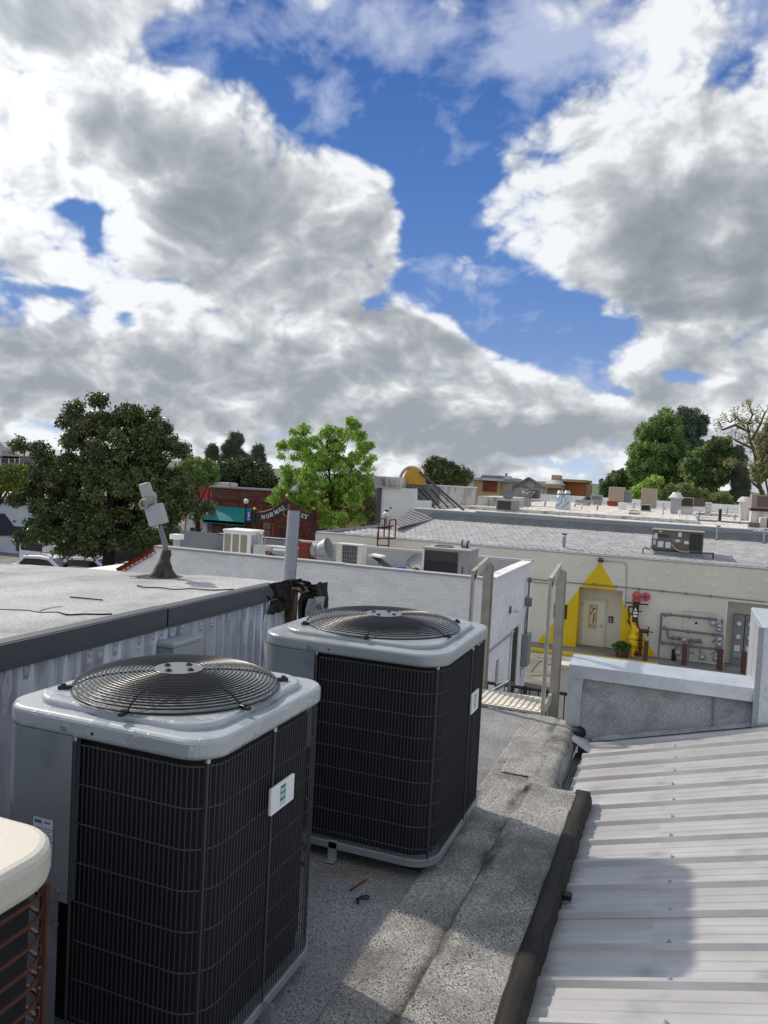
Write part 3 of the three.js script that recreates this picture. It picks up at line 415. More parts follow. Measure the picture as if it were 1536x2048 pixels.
function condenser(name, label, W, H, cx, cz, g, o) {
  const t = thing(name, label, 'condenser', [cx, 0, cz], 'grey condenser units with domed fan guards'), h = W / 2, r = 0.11 * W / 0.79, yb = 0.055, yc = H - 0.06;
  mesh('base_pan', slab(h + 0.004, r, yb, yb + 0.034, 0, 0.004), MM.acGrey, t);
  mesh('coil', slab(h - 0.035, r - 0.02, yb + 0.034, yc, g, 0.002), MM.coil, t);
  mesh('top_cover', slab(h + 0.006, r + 0.004, yc, H, g + 0.012, 0.014), o.top ?? MM.acTop, t);
  mesh('raised_collar', slab(h * 0.87, r * 1.1, H - 0.012, H + 0.02, g + 0.012, 0.012), o.top ?? MM.acTop, t);
  // outline of the wire grille, by arc length, starting at the middle of the right face
  const ring = rsq(h, r, -0.004); const pts = [...ring, ring[0]]; const len = [0]; for (let i = 1; i < pts.length; i++) len.push(len[i - 1] + Math.hypot(pts[i][0] - pts[i - 1][0], pts[i][1] - pts[i - 1][1]));
  const LT = len[len.length - 1]; const at = (s) => { s = ((s % LT) + LT) % LT; let i = 1; while (len[i] < s) i++; const q = (s - len[i - 1]) / (len[i] - len[i - 1] || 1); return [mix(pts[i - 1][0], pts[i][0], q), mix(pts[i - 1][1], pts[i][1], q)]; };
  const skip = (x, z) => z > 0 && x < -h + o.panel || (x < -h + 0.06 && z > -h * 0.1);
  const vg = new THREE.CylinderGeometry(0.0019, 0.0019, yc - yb - 0.05, 5); vg.translate(0, (yc + yb) / 2 + 0.012, 0);
  const n = Math.round(LT / 0.0158); for (let i = 0; i < n; i++) { const [x, z] = at(i / n * LT); if (skip(x, z)) continue; const m = mesh('grille_wire', vg, MM.wireThin, t); m.position.set(x, 0, z); }
  // horizontal wires go round from the panel to the far side
  const run = []; for (let i = 0; i <= 160; i++) { const [x, z] = at(i / 160 * LT); run.push([x, z]); }
  const okRun = []; { let i = run.findIndex(([x, z]) => skip(x, z)); while (skip(...run[i % 160])) i++; for (let k = 0; k < 160; k++) { const p = run[(i + k) % 160]; if (skip(...p)) break; okRun.push(p); } }
  const hg = tube(okRun.map(([x, z]) => V(x * (1 - 0.004 / h), 0, z * (1 - 0.004 / h))), 0.0021, 150, 5); const rows = o.rows; for (let i = 0; i < rows; i++) { const m = mesh('grille_wire', hg, MM.wire, t); m.position.y = mix(yb + 0.075, yc - 0.02, i / (rows - 1)); }
  const bg = new THREE.CylinderGeometry(0.0042, 0.0042, yc - yb - 0.02, 8).translate(0, (yc + yb) / 2 + 0.01, 0);
  for (const [x, z] of [[-h + o.panel + 0.008, h + 0.002], [h - r + (r + 0.002) * Math.cos(0.75), h - r + (r + 0.002) * Math.sin(0.75)], [h + 0.002, o.bar]]) { const m = mesh('grille_bar', bg, MM.wireThin, t); m.position.set(x, 0, z); const s = mesh('screw', cylY(x, 0, 0.012, z, 0.008, 8), MM.bolt, t); s.position.y = yc - 0.006; }
  // service panel wrapping the left corner, narrow post below it
  const wrap = (w1, w2, y0, y1, off) => { const p = []; for (let i = 0; i <= 30; i++) { const u = i / 30; p.push(u); } const path = [[-h + w1, h + off], [-h + r, h + off]]; for (let i = 1; i <= 10; i++) { const a = Math.PI / 2 + i / 10 * Math.PI / 2; path.push([-h + r + (r + off) * Math.cos(a), h - r + (r + off) * Math.sin(a)]); } path.push([-h - off, h - w2]); const s = []; return grid(path.length - 1, 8, (u, v) => { const q = path[Math.round(u * (path.length - 1))]; return [q[0], mix(y0, y1, v), q[1]]; }); };
  mesh('service_panel', [wrap(o.panel, W * 0.55, o.panelBottom, yc + 0.004, 0.004), boxG(-h + o.panel - 0.012, -h + o.panel, o.panelBottom, yc, h - 0.03, h + 0.0035)], MM.acGrey, t);
  mesh('corner_post', [wrap(o.panel - 0.035, W * 0.5, yb, o.panelBottom + 0.01, 0.0)], MM.acGrey, t);
  for (const y of o.panelScrews) mesh('screw', cylZ(-h + o.panel - 0.035, y, h + 0.003, h + 0.012, 0.008, 8), MM.bolt, t);
  mesh('screw', cylZ(-h + o.panel - 0.03, H - 0.035, h + 0.004, h + 0.013, 0.009, 8), MM.bolt, t); mesh('knockout', cylZ(-h + o.panel + 0.07, H - 0.036, h + 0.003, h + 0.0065, 0.005, 8), MM.black, t);
  // fan guard: domed rings on radial bars
  const dome = (q) => H + 0.024 + o.dome * Math.pow(Math.max(0, 1 - Math.pow(Math.min(1, q), 3.4)), 0.6), NR = 21, rIn = g * 0.25;
  for (let i = 0; i < NR; i++) { const q = i / (NR - 1), rad = mix(g + 0.012, rIn, Math.pow(q, 1.12)); const m = mesh('guard_ring', new THREE.TorusGeometry(rad, 0.0029, 6, 96).rotateX(Math.PI / 2), MM.guard, t); m.position.y = dome(rad / (g + 0.012)); }
  for (let k = 0; k < 6; k++) { const a = k * Math.PI / 3 + 0.35, ps = []; for (let i = 0; i <= 14; i++) { const rad = mix(g + 0.02, rIn * 0.7, i / 14); ps.push(V(Math.cos(a) * rad, dome(Math.min(1, rad / (g + 0.012))) - 0.005, Math.sin(a) * rad)); } mesh('guard_spoke', tube(ps, 0.0032, 20, 6), MM.guard, t); mesh('guard_clip', [rbox(-0.012, 0.028, 0, 0.012, -0.008, 0.008, 0.003).rotateY(-a).translate(Math.cos(a) * (g + 0.022), H + 0.02, Math.sin(a) * (g + 0.022)), cylY(Math.cos(a) * (g + 0.034), H + 0.02, H + 0.038, Math.sin(a) * (g + 0.034), 0.008, 8)], MM.guard, t); }
  const mp = mesh('motor_plate', new THREE.CylinderGeometry(rIn, rIn * 1.03, 0.008, 48).translate(0, dome(0) - 0.002, 0), MM.plate, t);
  for (let k = 0; k < 4; k++) { const a = k * Math.PI / 2 + 0.1; mesh('bolt', [new THREE.TorusGeometry(0.009, 0.003, 6, 16).rotateX(Math.PI / 2).translate(Math.cos(a) * rIn * 0.62, dome(0) + 0.003, Math.sin(a) * rIn * 0.62), cylY(Math.cos(a) * rIn * 0.62, dome(0), dome(0) + 0.009, Math.sin(a) * rIn * 0.62, 0.006, 6)], MM.black, mp); }
  mesh('motor', cylY(0, H - 0.15, H + o.dome + 0.015, 0, g * 0.2, 28), MM.fanDark, t);
  mesh('motor_label', [rbox(-0.035, 0.035, H - 0.1, H - 0.01, g * 0.21, g * 0.215, 0.002)], MM.paper, t);
  mesh('fan_shroud', new THREE.CylinderGeometry(g + 0.008, g + 0.008, 0.3, 64, 1, true).translate(0, H - 0.15, 0), MM.fanDark, t);
  mesh('shroud_floor', new THREE.CircleGeometry(g + 0.006, 48).rotateX(-Math.PI / 2).translate(0, H - 0.3, 0), MM.fanDark, t);
  const blade = grid(10, 8, (u, v) => { const rad = mix(g * 0.2, g * 0.94, u), a = (v - 0.5) * 1.25 * (0.75 + 0.3 * u); return [Math.cos(a) * rad, H - 0.12 + (v - 0.5) * 0.1, Math.sin(a) * rad]; });
  for (let k = 0; k < 3; k++) { const m = mesh('fan_blade', blade, MM.acGrey, t); m.rotation.y = k * 2.094 + o.spin; }
  mesh('cable', tube([V(0.05, H - 0.05, g * 0.2), V(-0.02, H - 0.02, g * 0.5), V(0.02, H - 0.01, g * 0.8), V(0.1, H + 0.0, g * 0.9), V(0.2, H - 0.01, g * 0.86)], 0.006, 30, 6), MM.bolt, t);
  for (const [x, z] of o.feet) mesh('mounting_bracket', [rbox(x - 0.022, x + 0.022, 0.006, yb + 0.04, z - 0.002, z + 0.004, 0.002), rbox(x - 0.024, x + 0.024, 0.006, 0.012, z, z + 0.04, 0.002)], MM.zinc, t);
  for (const [x, z] of [[-h + 0.12, -h + 0.12], [h - 0.12, -h + 0.12], [h - 0.12, h - 0.12], [-h + 0.12, h - 0.12]]) mesh('foot', [rbox(x - 0.045, x + 0.045, 0.006, yb, z - 0.045, z + 0.045, 0.004)], MM.black, t);
  return t;
}
const badge = canvasMat(256, 128, (c, w, h) => { c.fillStyle = '#dfe5ea'; c.fillRect(0, 0, w, h); c.strokeStyle = '#f4f6f8'; c.lineWidth = 6; c.strokeRect(3, 3, w - 6, h - 6); c.fillStyle = '#2f7d5b'; c.fillRect(98, 16, 62, 76); c.fillStyle = '#e7f3ec'; c.font = 'bold 26px sans-serif'; c.textAlign = 'center'; c.fillText('Day &', 129, 46, 56); c.fillText('Night', 129, 76, 56); c.fillStyle = '#7fae98'; c.fillRect(98, 98, 62, 6); c.fillRect(98, 108, 62, 4); }, { roughness: 0.4 });
const sheetMat = canvasMat(128, 192, (c, w, h) => { c.fillStyle = '#c8cfdb'; c.fillRect(0, 0, w, h); c.fillStyle = '#5f6878'; c.fillRect(10, 10, 44, 14); c.fillRect(70, 14, 40, 6); for (let y = 40; y < 180; y += 12) { for (let x = 10; x < 112;) { const l = 6 + ((y * 7 + x * 3) % 17); c.fillRect(x, y, l, 4); x += l + 5; } } });
const warnMat = canvasMat(64, 192, (c, w, h) => { c.fillStyle = '#d5d9e0'; c.fillRect(0, 0, w, h); c.fillStyle = '#d4622a'; c.fillRect(0, 0, w, 54); c.fillStyle = '#5d6676'; for (let y = 66; y < 184; y += 11) c.fillRect(8, y, 44 - (y % 13), 4); });
const U1 = [-1.5, -2.13, 0.743, 1.018], U2 = [-1.36, -3.64, 0.9, 0.998];
{
  const t1 = condenser('condenser_unit', 'nearer, smaller grey condenser unit wet on top beside the old rusty unit', U1[2], U1[3], U1[0], U1[1], 0.315, { panel: 0.285, panelBottom: 0.47, panelScrews: [0.5, 0.4], rows: 8, bar: 0.02, top: MM.acWet, dome: 0.05, spin: 0.3, feet: [[0.39, 0.02]] });
  const h1 = U1[2] / 2; let m = mesh('maker_badge', plate(0.135, 0.075), badge, t1); m.rotation.y = Math.PI / 2; m.scale.setScalar(1.12); m.position.set(h1 + 0.012, 0.735, -0.035);
  mesh('badge_plate', rbox(h1 + 0.002, h1 + 0.0105, 0.693, 0.777, -0.111, 0.041, 0.003), MM.white, t1);
  m = mesh('data_sheet', plate(0.075, 0.14), sheetMat, t1); m.position.set(-h1 + 0.19, 0.635, h1 + 0.007);
  m = mesh('warning_sticker', plate(0.05, 0.19), warnMat, t1); m.rotation.y = -Math.PI / 2; m.position.set(-h1 - 0.007, 0.76, h1 - 0.13);
  const t2 = condenser('condenser_unit', 'farther, larger grey condenser unit standing next to the roof ladder', U2[2], U2[3], U2[0], U2[1], 0.37, { panel: 0.295, panelBottom: 0.5, panelScrews: [0.53], rows: 9, bar: -0.06, dome: 0.046, spin: 1.2, feet: [[-0.02, 0.45], [0.45, -0.1]] });
  const h2 = U2[2] / 2; m = mesh('maker_badge', plate(0.135, 0.1), badge, t2); m.rotation.y = Math.PI / 2; m.position.set(h2 + 0.012, 0.66, -0.13);
  mesh('badge_plate', rbox(h2 + 0.002, h2 + 0.0105, 0.61, 0.71, -0.198, -0.062, 0.003), MM.white, t2);
  m = mesh('warning_sticker', plate(0.05, 0.12), warnMat, t2); m.rotation.y = -Math.PI / 4; m.position.set(-h2 + 0.02, 0.72, h2 - 0.015);
}
{ // old unit at the left edge
  const t = thing('old_condenser_unit', 'old condenser with rounded cream top and rusty wire guard', 'condenser', [-1.56, 0, -0.91]), h = 0.4, r = 0.13, H = 0.955;
  mesh('top_cover', slab(h, r, H - 0.085, H, 0, 0.022), MM.oldTop, t); mesh('coil', slab(h - 0.03, r - 0.01, 0.1, H - 0.085, 0, 0.003), MM.coil, t); mesh('base_pan', slab(h, r, 0.05, 0.1, 0, 0.006), MM.oldTop, t); mesh('pad', boxG(-0.42, 0.42, 0.004, 0.05, -0.42, 0.42), MM.concrete, t);
  const ring = rsq(h - 0.008, r, 0); for (let i = 0; i < 17; i++) { const y = 0.13 + i * 0.0455; mesh('guard_wire', tube(ring.map(([x, z]) => V(x, y + fbm(x * 3, y * 9, z * 3, 2) * 0.012, z)), 0.0045, 120, 5, true), MM.rust, t); }
  for (const [x, z] of [[h - 0.012, -h + r * 0.55], [h - 0.012, 0.05], [h - r * 0.4, -h + r * 0.32], [0.1, -h + 0.012], [-0.2, -h + 0.012], [h - 0.012, h - 0.1]]) mesh('guard_upright', bar(V(x, 0.1, z), V(x, H - 0.08, z), 0.006, 6), MM.rust, t);
}
// ================================================================== foliage
function leafCluster(n, spread, len, wid, seed) {
  const r = mulberry(seed), pos = [], nor = [];
  for (let i = 0; i < n; i++) { const d = V(r() - 0.5, r() - 0.5, r() - 0.5).normalize().multiplyScalar(spread * Math.cbrt(r())), a = V(r() - 0.5, r() * 0.9 - 0.55, r() - 0.5).normalize(), u = V(r() - 0.5, r() - 0.5, r() - 0.5).cross(a).normalize(), nn = a.clone().cross(u), L = len * (0.7 + 0.6 * r()), Wd = wid * (0.7 + 0.6 * r());
    const p0 = d.clone(), pm = d.clone().addScaledVector(a, L * 0.5), p1 = pm.clone().addScaledVector(u, Wd / 2).addScaledVector(nn, Wd * 0.16), p2 = pm.clone().addScaledVector(u, -Wd / 2).addScaledVector(nn, Wd * 0.16), p3 = d.clone().addScaledVector(a, L).addScaledVector(nn, -L * 0.1);
    for (const q of [p0, p1, p3, p0, p3, p2]) pos.push(q.x, q.y, q.z); }
  const g = new THREE.BufferGeometry(); g.setAttribute('position', new THREE.Float32BufferAttribute(pos, 3)); g.computeVertexNormals(); return g;
}
const leafMat = (o = {}) => new THREE.MeshPhysicalMaterial({ color: 0xffffff, roughness: o.rough ?? 0.6, transmission: o.tr ?? 0.25, thickness: 0, side: THREE.DoubleSide });
const lin = (hex) => new THREE.Color(hex);
function crown(parent, name, geo, mat, spots, cols, sc) {
  const im = new THREE.InstancedMesh(geo, mat, spots.length), m = new THREE.Matrix4(), q = new THREE.Quaternion(), c = new THREE.Color(); uvBox(geo);
  spots.forEach((p, i) => { q.setFromEuler(new THREE.Euler(rr(-0.6, 0.6), rr(0, 6.28), rr(-0.6, 0.6))); const s = sc * rr(0.75, 1.25); m.compose(p, q, V(s, s, s)); im.setMatrixAt(i, m); c.copy(cols[Math.floor(rnd() * cols.length)]).multiplyScalar(rr(0.8, 1.2)); im.setColorAt(i, c); });
  im.name = name; im.userData.kind = 'stuff'; im.castShadow = im.receiveShadow = true; parent.add(im); return im;
}
function potPlant(c) { const s = []; for (let i = 0; i < 90; i++) { const d = V(rr(-1, 1), rr(-0.2, 1), rr(-1, 1)).normalize(); s.push(V(d.x * 0.38 * rr(0.6, 1), 0.7 + d.y * 0.3, d.z * 0.36 * rr(0.6, 1))); } crown(c, 'foliage', leafCluster(5, 0.1, 0.2, 0.1, 4), leafMat(), s, [lin(0x5c7a2e), lin(0x7f9a4a), lin(0x3c5522)], 1); mesh('stem', cylY(0, 0.5, 0.7, 0, 0.04, 8), MM.bark, c); }
// crown given as ellipses of the photograph at the tree's own distance; [px, py, rx, ry, weight]
function tree(name, label, dist, ell, o) {
  const k = dist / FPX, foot = far(o.trunk[0], o.trunk[1], dist), t = thing(name, label, 'tree', [foot.x, GROUND, foot.z], o.group), org = V(foot.x, GROUND, foot.z);
  const clumps = [], cs = o.clump ?? 0.7; let total = 0; for (const e of ell) total += e[2] * e[3] * (e[4] ?? 1);
  const N = o.clumps ?? 90; for (const [px, py, rx, ry, w = 1] of ell) { const n = Math.max(2, Math.round(N * rx * ry * w / total)); for (let i = 0; i < n; i++) { let a, b, c; do { a = rr(-1, 1); b = rr(-1, 1); c = rr(-1, 1); } while (a * a + b * b + c * c > 1); const len = Math.hypot(a, b, c), push = len > 0 ? Math.pow(len, 0.6) / len : 1; a *= push; b *= push; c *= push; const depthR = (rx + ry) / 2 * k * (o.depth ?? 0.9); const p = far(px + a * rx * 0.86, py - b * ry * 0.86, dist).addScaledVector(FW, c * depthR); clumps.push([p.sub(org), cs * rr(0.65, 1.25)]); } }
  const spots = [], per = o.per ?? 60; for (const [p, r] of clumps) { const n = Math.round(per * r * r / (cs * cs)); for (let i = 0; i < n; i++) { const d = V(rr(-1, 1), rr(-1, 1), rr(-1, 1)).normalize().multiplyScalar(r * Math.pow(rnd(), 0.45)); d.y *= 0.72; spots.push(p.clone().add(d)); } }
  crown(t, 'crown', o.leaf, o.mat, spots, o.cols, 1);
  const tt = o.top ? far(...o.top, dist).sub(org) : clumps.reduce((s, c) => s.add(c[0]), V(0, 0, 0)).multiplyScalar(1 / clumps.length); const R = o.trunkR ?? 0.3, mid = V(tt.x * 0.35, tt.y * 0.5, tt.z * 0.35);
  const taper = (pts, r0, r1, seg) => { const cv = new THREE.CatmullRomCurve3(pts), g = new THREE.TubeGeometry(cv, seg, 1, 8), p = g.attributes.position; const fr = cv.getPoints(seg); for (let i = 0; i <= seg; i++) { const c = cv.getPointAt(i / seg), rad = mix(r0, r1, i / seg); for (let j = 0; j <= 8; j++) { const q = i * 9 + j; p.setXYZ(q, c.x + (p.getX(q) - c.x) * rad, c.y + (p.getY(q) - c.y) * rad, c.z + (p.getZ(q) - c.z) * rad); } } g.computeVertexNormals(); return g; };
  mesh('trunk', taper([V(0, 0, 0), mid, tt], R, R * 0.3, 16), o.bark ?? MM.bark, t);
  const limbs = o.limbs ?? 10, st = Math.max(1, Math.floor(clumps.length / limbs)); for (let i = 0; i < clumps.length; i += st) { const e = clumps[i][0], f = rr(0.35, 0.9), s = f < 0.5 ? V(0, 0, 0).lerp(mid, f * 2) : mid.clone().lerp(tt, f * 2 - 1); if (e.y < s.y - 0.5) continue; const m2 = s.clone().lerp(e, 0.5); m2.y += rr(-0.3, 0.2); mesh('limb', taper([s, m2, e], R * 0.32, 0.02, 10), o.bark ?? MM.bark, t); }
  return t;
}
const leafBroad = leafCluster(12, 0.22, 0.19, 0.085, 21), leafMaple = leafCluster(11, 0.24, 0.15, 0.13, 22), leafFar = leafCluster(14, 0.45, 0.34, 0.2, 23), leafNeedle = leafCluster(16, 0.32, 0.5, 0.07, 24), leafSparse = leafCluster(4, 0.22, 0.2, 0.1, 25);
const GLOSSY = leafMat({ rough: 0.34, tr: 0.12 }), SOFT = leafMat({ rough: 0.7, tr: 0.45 }), DULL = leafMat({ rough: 0.8, tr: 0.12 });
const MAG = [0x4a5c32, 0x596c3a, 0x3f5030, 0x6b7d40, 0x76743f, 0x394a2a].map(lin), MAPLE = [0x9cbf48, 0xadcf54, 0x88aa42, 0xbadb66, 0x7a9a38].map(lin), GREEN = [0x76924a, 0x88a754, 0x64803f, 0x98b45c].map(lin), DARK = [0x4d6340, 0x5b7247, 0x425638].map(lin), CON = [0x64775f, 0x566955, 0x728464].map(lin), OLIVE = [0x8d9160, 0x9c9d6a, 0x7a8154].map(lin);
tree('magnolia_tree', 'big dark magnolia with glossy leaves behind the grey felt roof', 41, [[230, 900, 105, 90], [270, 850, 70, 40, 0.7], [180, 840, 60, 36, 0.8], [120, 900, 60, 30, 0.5], [310, 880, 40, 55, 0.7], [60, 890, 42, 15, 0.4], [110, 960, 95, 45], [60, 985, 60, 30, 0.6], [240, 985, 130, 70, 1.2], [330, 990, 70, 70], [385, 1015, 34, 30, 0.8], [120, 1040, 80, 50], [210, 1060, 100, 40], [310, 1060, 60, 40], [60, 1075, 32, 22, 0.5], [150, 1098, 50, 18, 0.5], [200, 805, 14, 12, 1.2], [340, 895, 35, 18]], { trunk: [216, 1150], top: [230, 920], leaf: leafBroad, mat: GLOSSY, cols: MAG, clump: 0.48, clumps: 300, per: 40, limbs: 26, trunkR: 0.42 });
tree('street_maple', 'bright green young maple beside the arched alley sign', 66, [[650, 960, 80, 60], [610, 880, 40, 30], [700, 890, 50, 45], [705, 850, 16, 14, 1.3], [608, 850, 12, 14, 1.3], [660, 860, 14, 18, 1], [575, 905, 20, 25, 0.7], [740, 905, 24, 22, 0.8], [690, 1000, 62, 60, 1.2], [590, 960, 40, 30, 0.6], [600, 1010, 50, 30, 0.8], [560, 990, 22, 20, 0.6], [730, 960, 30, 40], [680, 1040, 50, 26], [640, 905, 50, 40, 0.8]], { trunk: [662, 1120], top: [655, 880], leaf: leafMaple, mat: SOFT, cols: MAPLE, clump: 0.55, clumps: 210, per: 34, limbs: 30, trunkR: 0.16 });
tree('green_tree', 'mid green rounded tree between the magnolia and the conifers', 75, [[400, 945, 36, 28], [375, 930, 24, 20]], { trunk: [398, 1010], leaf: leafMaple, mat: SOFT, cols: GREEN, clump: 0.7, clumps: 60, per: 50, limbs: 6, group: 'trees behind the brick shop' });
tree('dark_broadleaf_tree', 'dense dark broadleaf tree rising behind the brick shop', 95, [[480, 950, 55, 30], [520, 955, 34, 28], [450, 945, 30, 22]], { trunk: [485, 1005], leaf: leafFar, mat: GLOSSY, cols: DARK, clump: 1.0, clumps: 80, per: 36, limbs: 6, group: 'trees behind the brick shop' });
const conifer = (label, px, top, bot, half, dist) => { const e = []; for (let i = 0; i < 11; i++) { const u = (i + 0.4) / 11; e.push([px + rr(-0.2, 0.2) * half, mix(top, bot, u), Math.max(2, half * (0.12 + u * 0.9) * rr(0.75, 1.15)), (bot - top) / 18]); } return tree('conifer_tree', label, dist, e, { trunk: [px, bot + 40], top: [px, top + 4], leaf: leafNeedle, mat: DULL, cols: CON, clump: 0.55, clumps: 110, per: 22, limbs: 8, trunkR: 0.25, group: 'conifers on the skyline' }); };
conifer('tallest dark conifer on the skyline behind the brick shop', 470, 868, 935, 38, 115); conifer('short dark conifer next to the green rounded tree', 425, 893, 945, 22, 118); conifer('small dark conifer beside the maple', 518, 893, 952, 24, 112); conifer('slim grey green conifer under the nearly bare tree', 1481, 895, 1000, 20, 118);
tree('rooftop_magnolia', 'dark round topped tree behind the mustard arched parapet', 72, [[880, 940, 30, 24], [920, 955, 26, 18], [885, 960, 40, 18], [862, 925, 14, 10]], { trunk: [890, 1010], leaf: leafBroad, mat: GLOSSY, cols: MAG, clump: 0.6, clumps: 90, per: 46, limbs: 8 });
tree('tall_green_tree', 'tall green tree behind the tan rooftop boxes', 128, [[1320, 880, 42, 50], [1300, 935, 40, 40], [1350, 930, 36, 50], [1325, 840, 24, 24], [1345, 975, 40, 26], [1290, 905, 28, 22]], { trunk: [1322, 1030], top: [1322, 860], leaf: leafFar, mat: SOFT, cols: GREEN, clump: 1.3, clumps: 150, per: 48, limbs: 10, trunkR: 0.4, group: 'trees beyond the long white roof' });
tree('eucalyptus_tree', 'dark grey green eucalyptus top rising beyond the tall green tree', 145, [[1382, 860, 28, 34], [1375, 835, 22, 18], [1400, 850, 12, 24], [1372, 890, 30, 24]], { trunk: [1385, 1030], leaf: leafFar, mat: DULL, cols: CON, clump: 1.2, clumps: 80, per: 46, limbs: 8, group: 'trees beyond the long white roof' });
tree('open_green_tree', 'open branched dark green tree right of the tall green tree', 120, [[1440, 900, 32, 26], [1420, 940, 36, 36], [1450, 930, 20, 24], [1415, 980, 30, 20], [1390, 950, 30, 40], [1395, 910, 22, 26]], { trunk: [1424, 1030], top: [1445, 905], leaf: leafFar, mat: SOFT, cols: [...GREEN, ...DARK], clump: 1.0, clumps: 110, per: 44, limbs: 12, trunkR: 0.35, group: 'trees beyond the long white roof' });
tree('low_dark_tree', 'low dark tree at the left end of the far tree line', 135, [[1245, 965, 45, 26], [1275, 960, 34, 28], [1215, 980, 20, 14]], { trunk: [1245, 1030], leaf: leafFar, mat: SOFT, cols: [...DARK, ...GREEN], clump: 1.1, clumps: 70, per: 40, limbs: 6, group: 'trees beyond the long white roof' });
tree('yellow_green_shrub', 'yellow green bush showing between the tan rooftop boxes', 112, [[1290, 985, 26, 16], [1310, 970, 14, 12]], { trunk: [1290, 1030], leaf: leafFar, mat: SOFT, cols: MAPLE, clump: 0.8, clumps: 30, per: 36, limbs: 4, group: 'bushes at the far roof edge' });
tree('pale_green_shrub', 'pale olive green bush behind the dark rooftop boxes', 113, [[1360, 985, 46, 15], [1390, 990, 20, 10]], { trunk: [1360, 1030], leaf: leafFar, mat: SOFT, cols: [...GREEN, ...OLIVE], clump: 0.8, clumps: 40, per: 36, limbs: 4, group: 'bushes at the far roof edge' });
tree('corner_shrub', 'green bush at the foot of the slim conifer', 110, [[1440, 1000, 22, 10]], { trunk: [1440, 1030], leaf: leafFar, mat: SOFT, cols: [...GREEN, ...OLIVE], clump: 0.7, clumps: 20, per: 36, limbs: 3, group: 'bushes at the far roof edge' });
tree('edge_willow', 'olive leafed tree hanging in at the edge of the far roofs', 100, [[1538, 900, 24, 40], [1530, 940, 20, 24], [1550, 870, 20, 30]], { trunk: [1548, 1030], leaf: leafFar, mat: SOFT, cols: OLIVE, clump: 0.8, clumps: 50, per: 40, limbs: 5, group: 'trees beyond the long white roof' });
tree('street_shrub', 'yellow green foliage at the street edge beside the magnolia', 38, [[20, 950, 26, 12], [5, 960, 20, 14]], { trunk: [-70, 1120], leaf: leafBroad, mat: SOFT, cols: [0x77852f, 0x8b9a3a, 0x5f7a2c].map(lin), clump: 0.45, clumps: 26, per: 40, limbs: 3 });
tree('courtyard_tree', 'small olive tree beside the tan gabled building', 66, [[745, 1015, 9, 24], [742, 1045, 8, 18]], { trunk: [745, 1075], leaf: leafMaple, mat: SOFT, cols: OLIVE, clump: 0.5, clumps: 20, per: 40, limbs: 3 });
{ // nearly bare tree on the right
  const dist = 105, t = thing('bare_tree', 'nearly bare spreading tree with twisted grey branches at the far roof edge', 'tree'), f = (x, y, d = 0) => far(x, y, dist + d), tips = []; const br = (pts, r) => { for (let i = 0; i + 1 < pts.length; i++) { mesh('limb', bar(f(...pts[i]), f(...pts[i + 1]), r * (1 - i * 0.18), 6, r * (1 - (i + 1) * 0.18)), MM.barkPale, t); } const e = pts[pts.length - 1]; for (let k = 0; k < 8; k++) { const a = rr(-2.8, -0.2), l = rr(8, 24), x = e[0] + Math.cos(a) * l, y = e[1] + Math.sin(a) * l, s = pts[Math.max(0, pts.length - 1 - (k % 3))]; mesh('twig', bar(f(...s), f(s[0] + Math.cos(a) * l, s[1] + Math.sin(a) * l, rr(-1, 1)), 0.06, 4, 0.02), MM.barkPale, t); tips.push([s[0] + Math.cos(a) * l, s[1] + Math.sin(a) * l]); } };
  br([[1530, 1005], [1515, 960], [1510, 910], [1500, 880], [1495, 850]], 0.35); br([[1512, 900], [1490, 890], [1470, 880]], 0.2); br([[1500, 865], [1470, 850], [1445, 860]], 0.2); br([[1503, 880], [1520, 850], [1530, 825]], 0.2); br([[1495, 850], [1505, 830], [1500, 815]], 0.16); br([[1528, 985], [1505, 965], [1475, 930], [1462, 932]], 0.22); br([[1510, 930], [1530, 900], [1545, 860]], 0.2); br([[1490, 855], [1475, 835], [1460, 845]], 0.14); br([[1525, 860], [1540, 840], [1550, 820]], 0.14);
  mesh('trunk', bar(V(f(1534, 1010).x, GROUND, f(1534, 1010).z), f(1530, 1003), 0.45, 8, 0.36), MM.barkPale, t); const sp = []; for (const [x, y] of tips) for (let k = 0; k < 9; k++) sp.push(f(x + rr(-7, 7), y + rr(-7, 7), rr(-1.5, 1.5))); crown(t, 'sparse_leaves', leafSparse, SOFT, sp, OLIVE, 1.3);
}
{ const c = thing('bare_treetop', 'thin leafless treetop sticking out above the magnolia', 'tree'), d = 60, f = (x, y) => far(x, y, d); mesh('trunk', bar(V(f(226, 900).x, GROUND, f(226, 900).z), f(226, 835), 0.1, 6, 0.04), MM.barkPale, c); for (const [a, b] of [[[226, 835], [222, 812]], [[226, 830], [232, 815]], [[226, 838], [236, 826]], [[222, 818], [218, 810]]]) mesh('twig', bar(f(...a), f(...b), 0.04, 4, 0.015), MM.barkPale, c); }

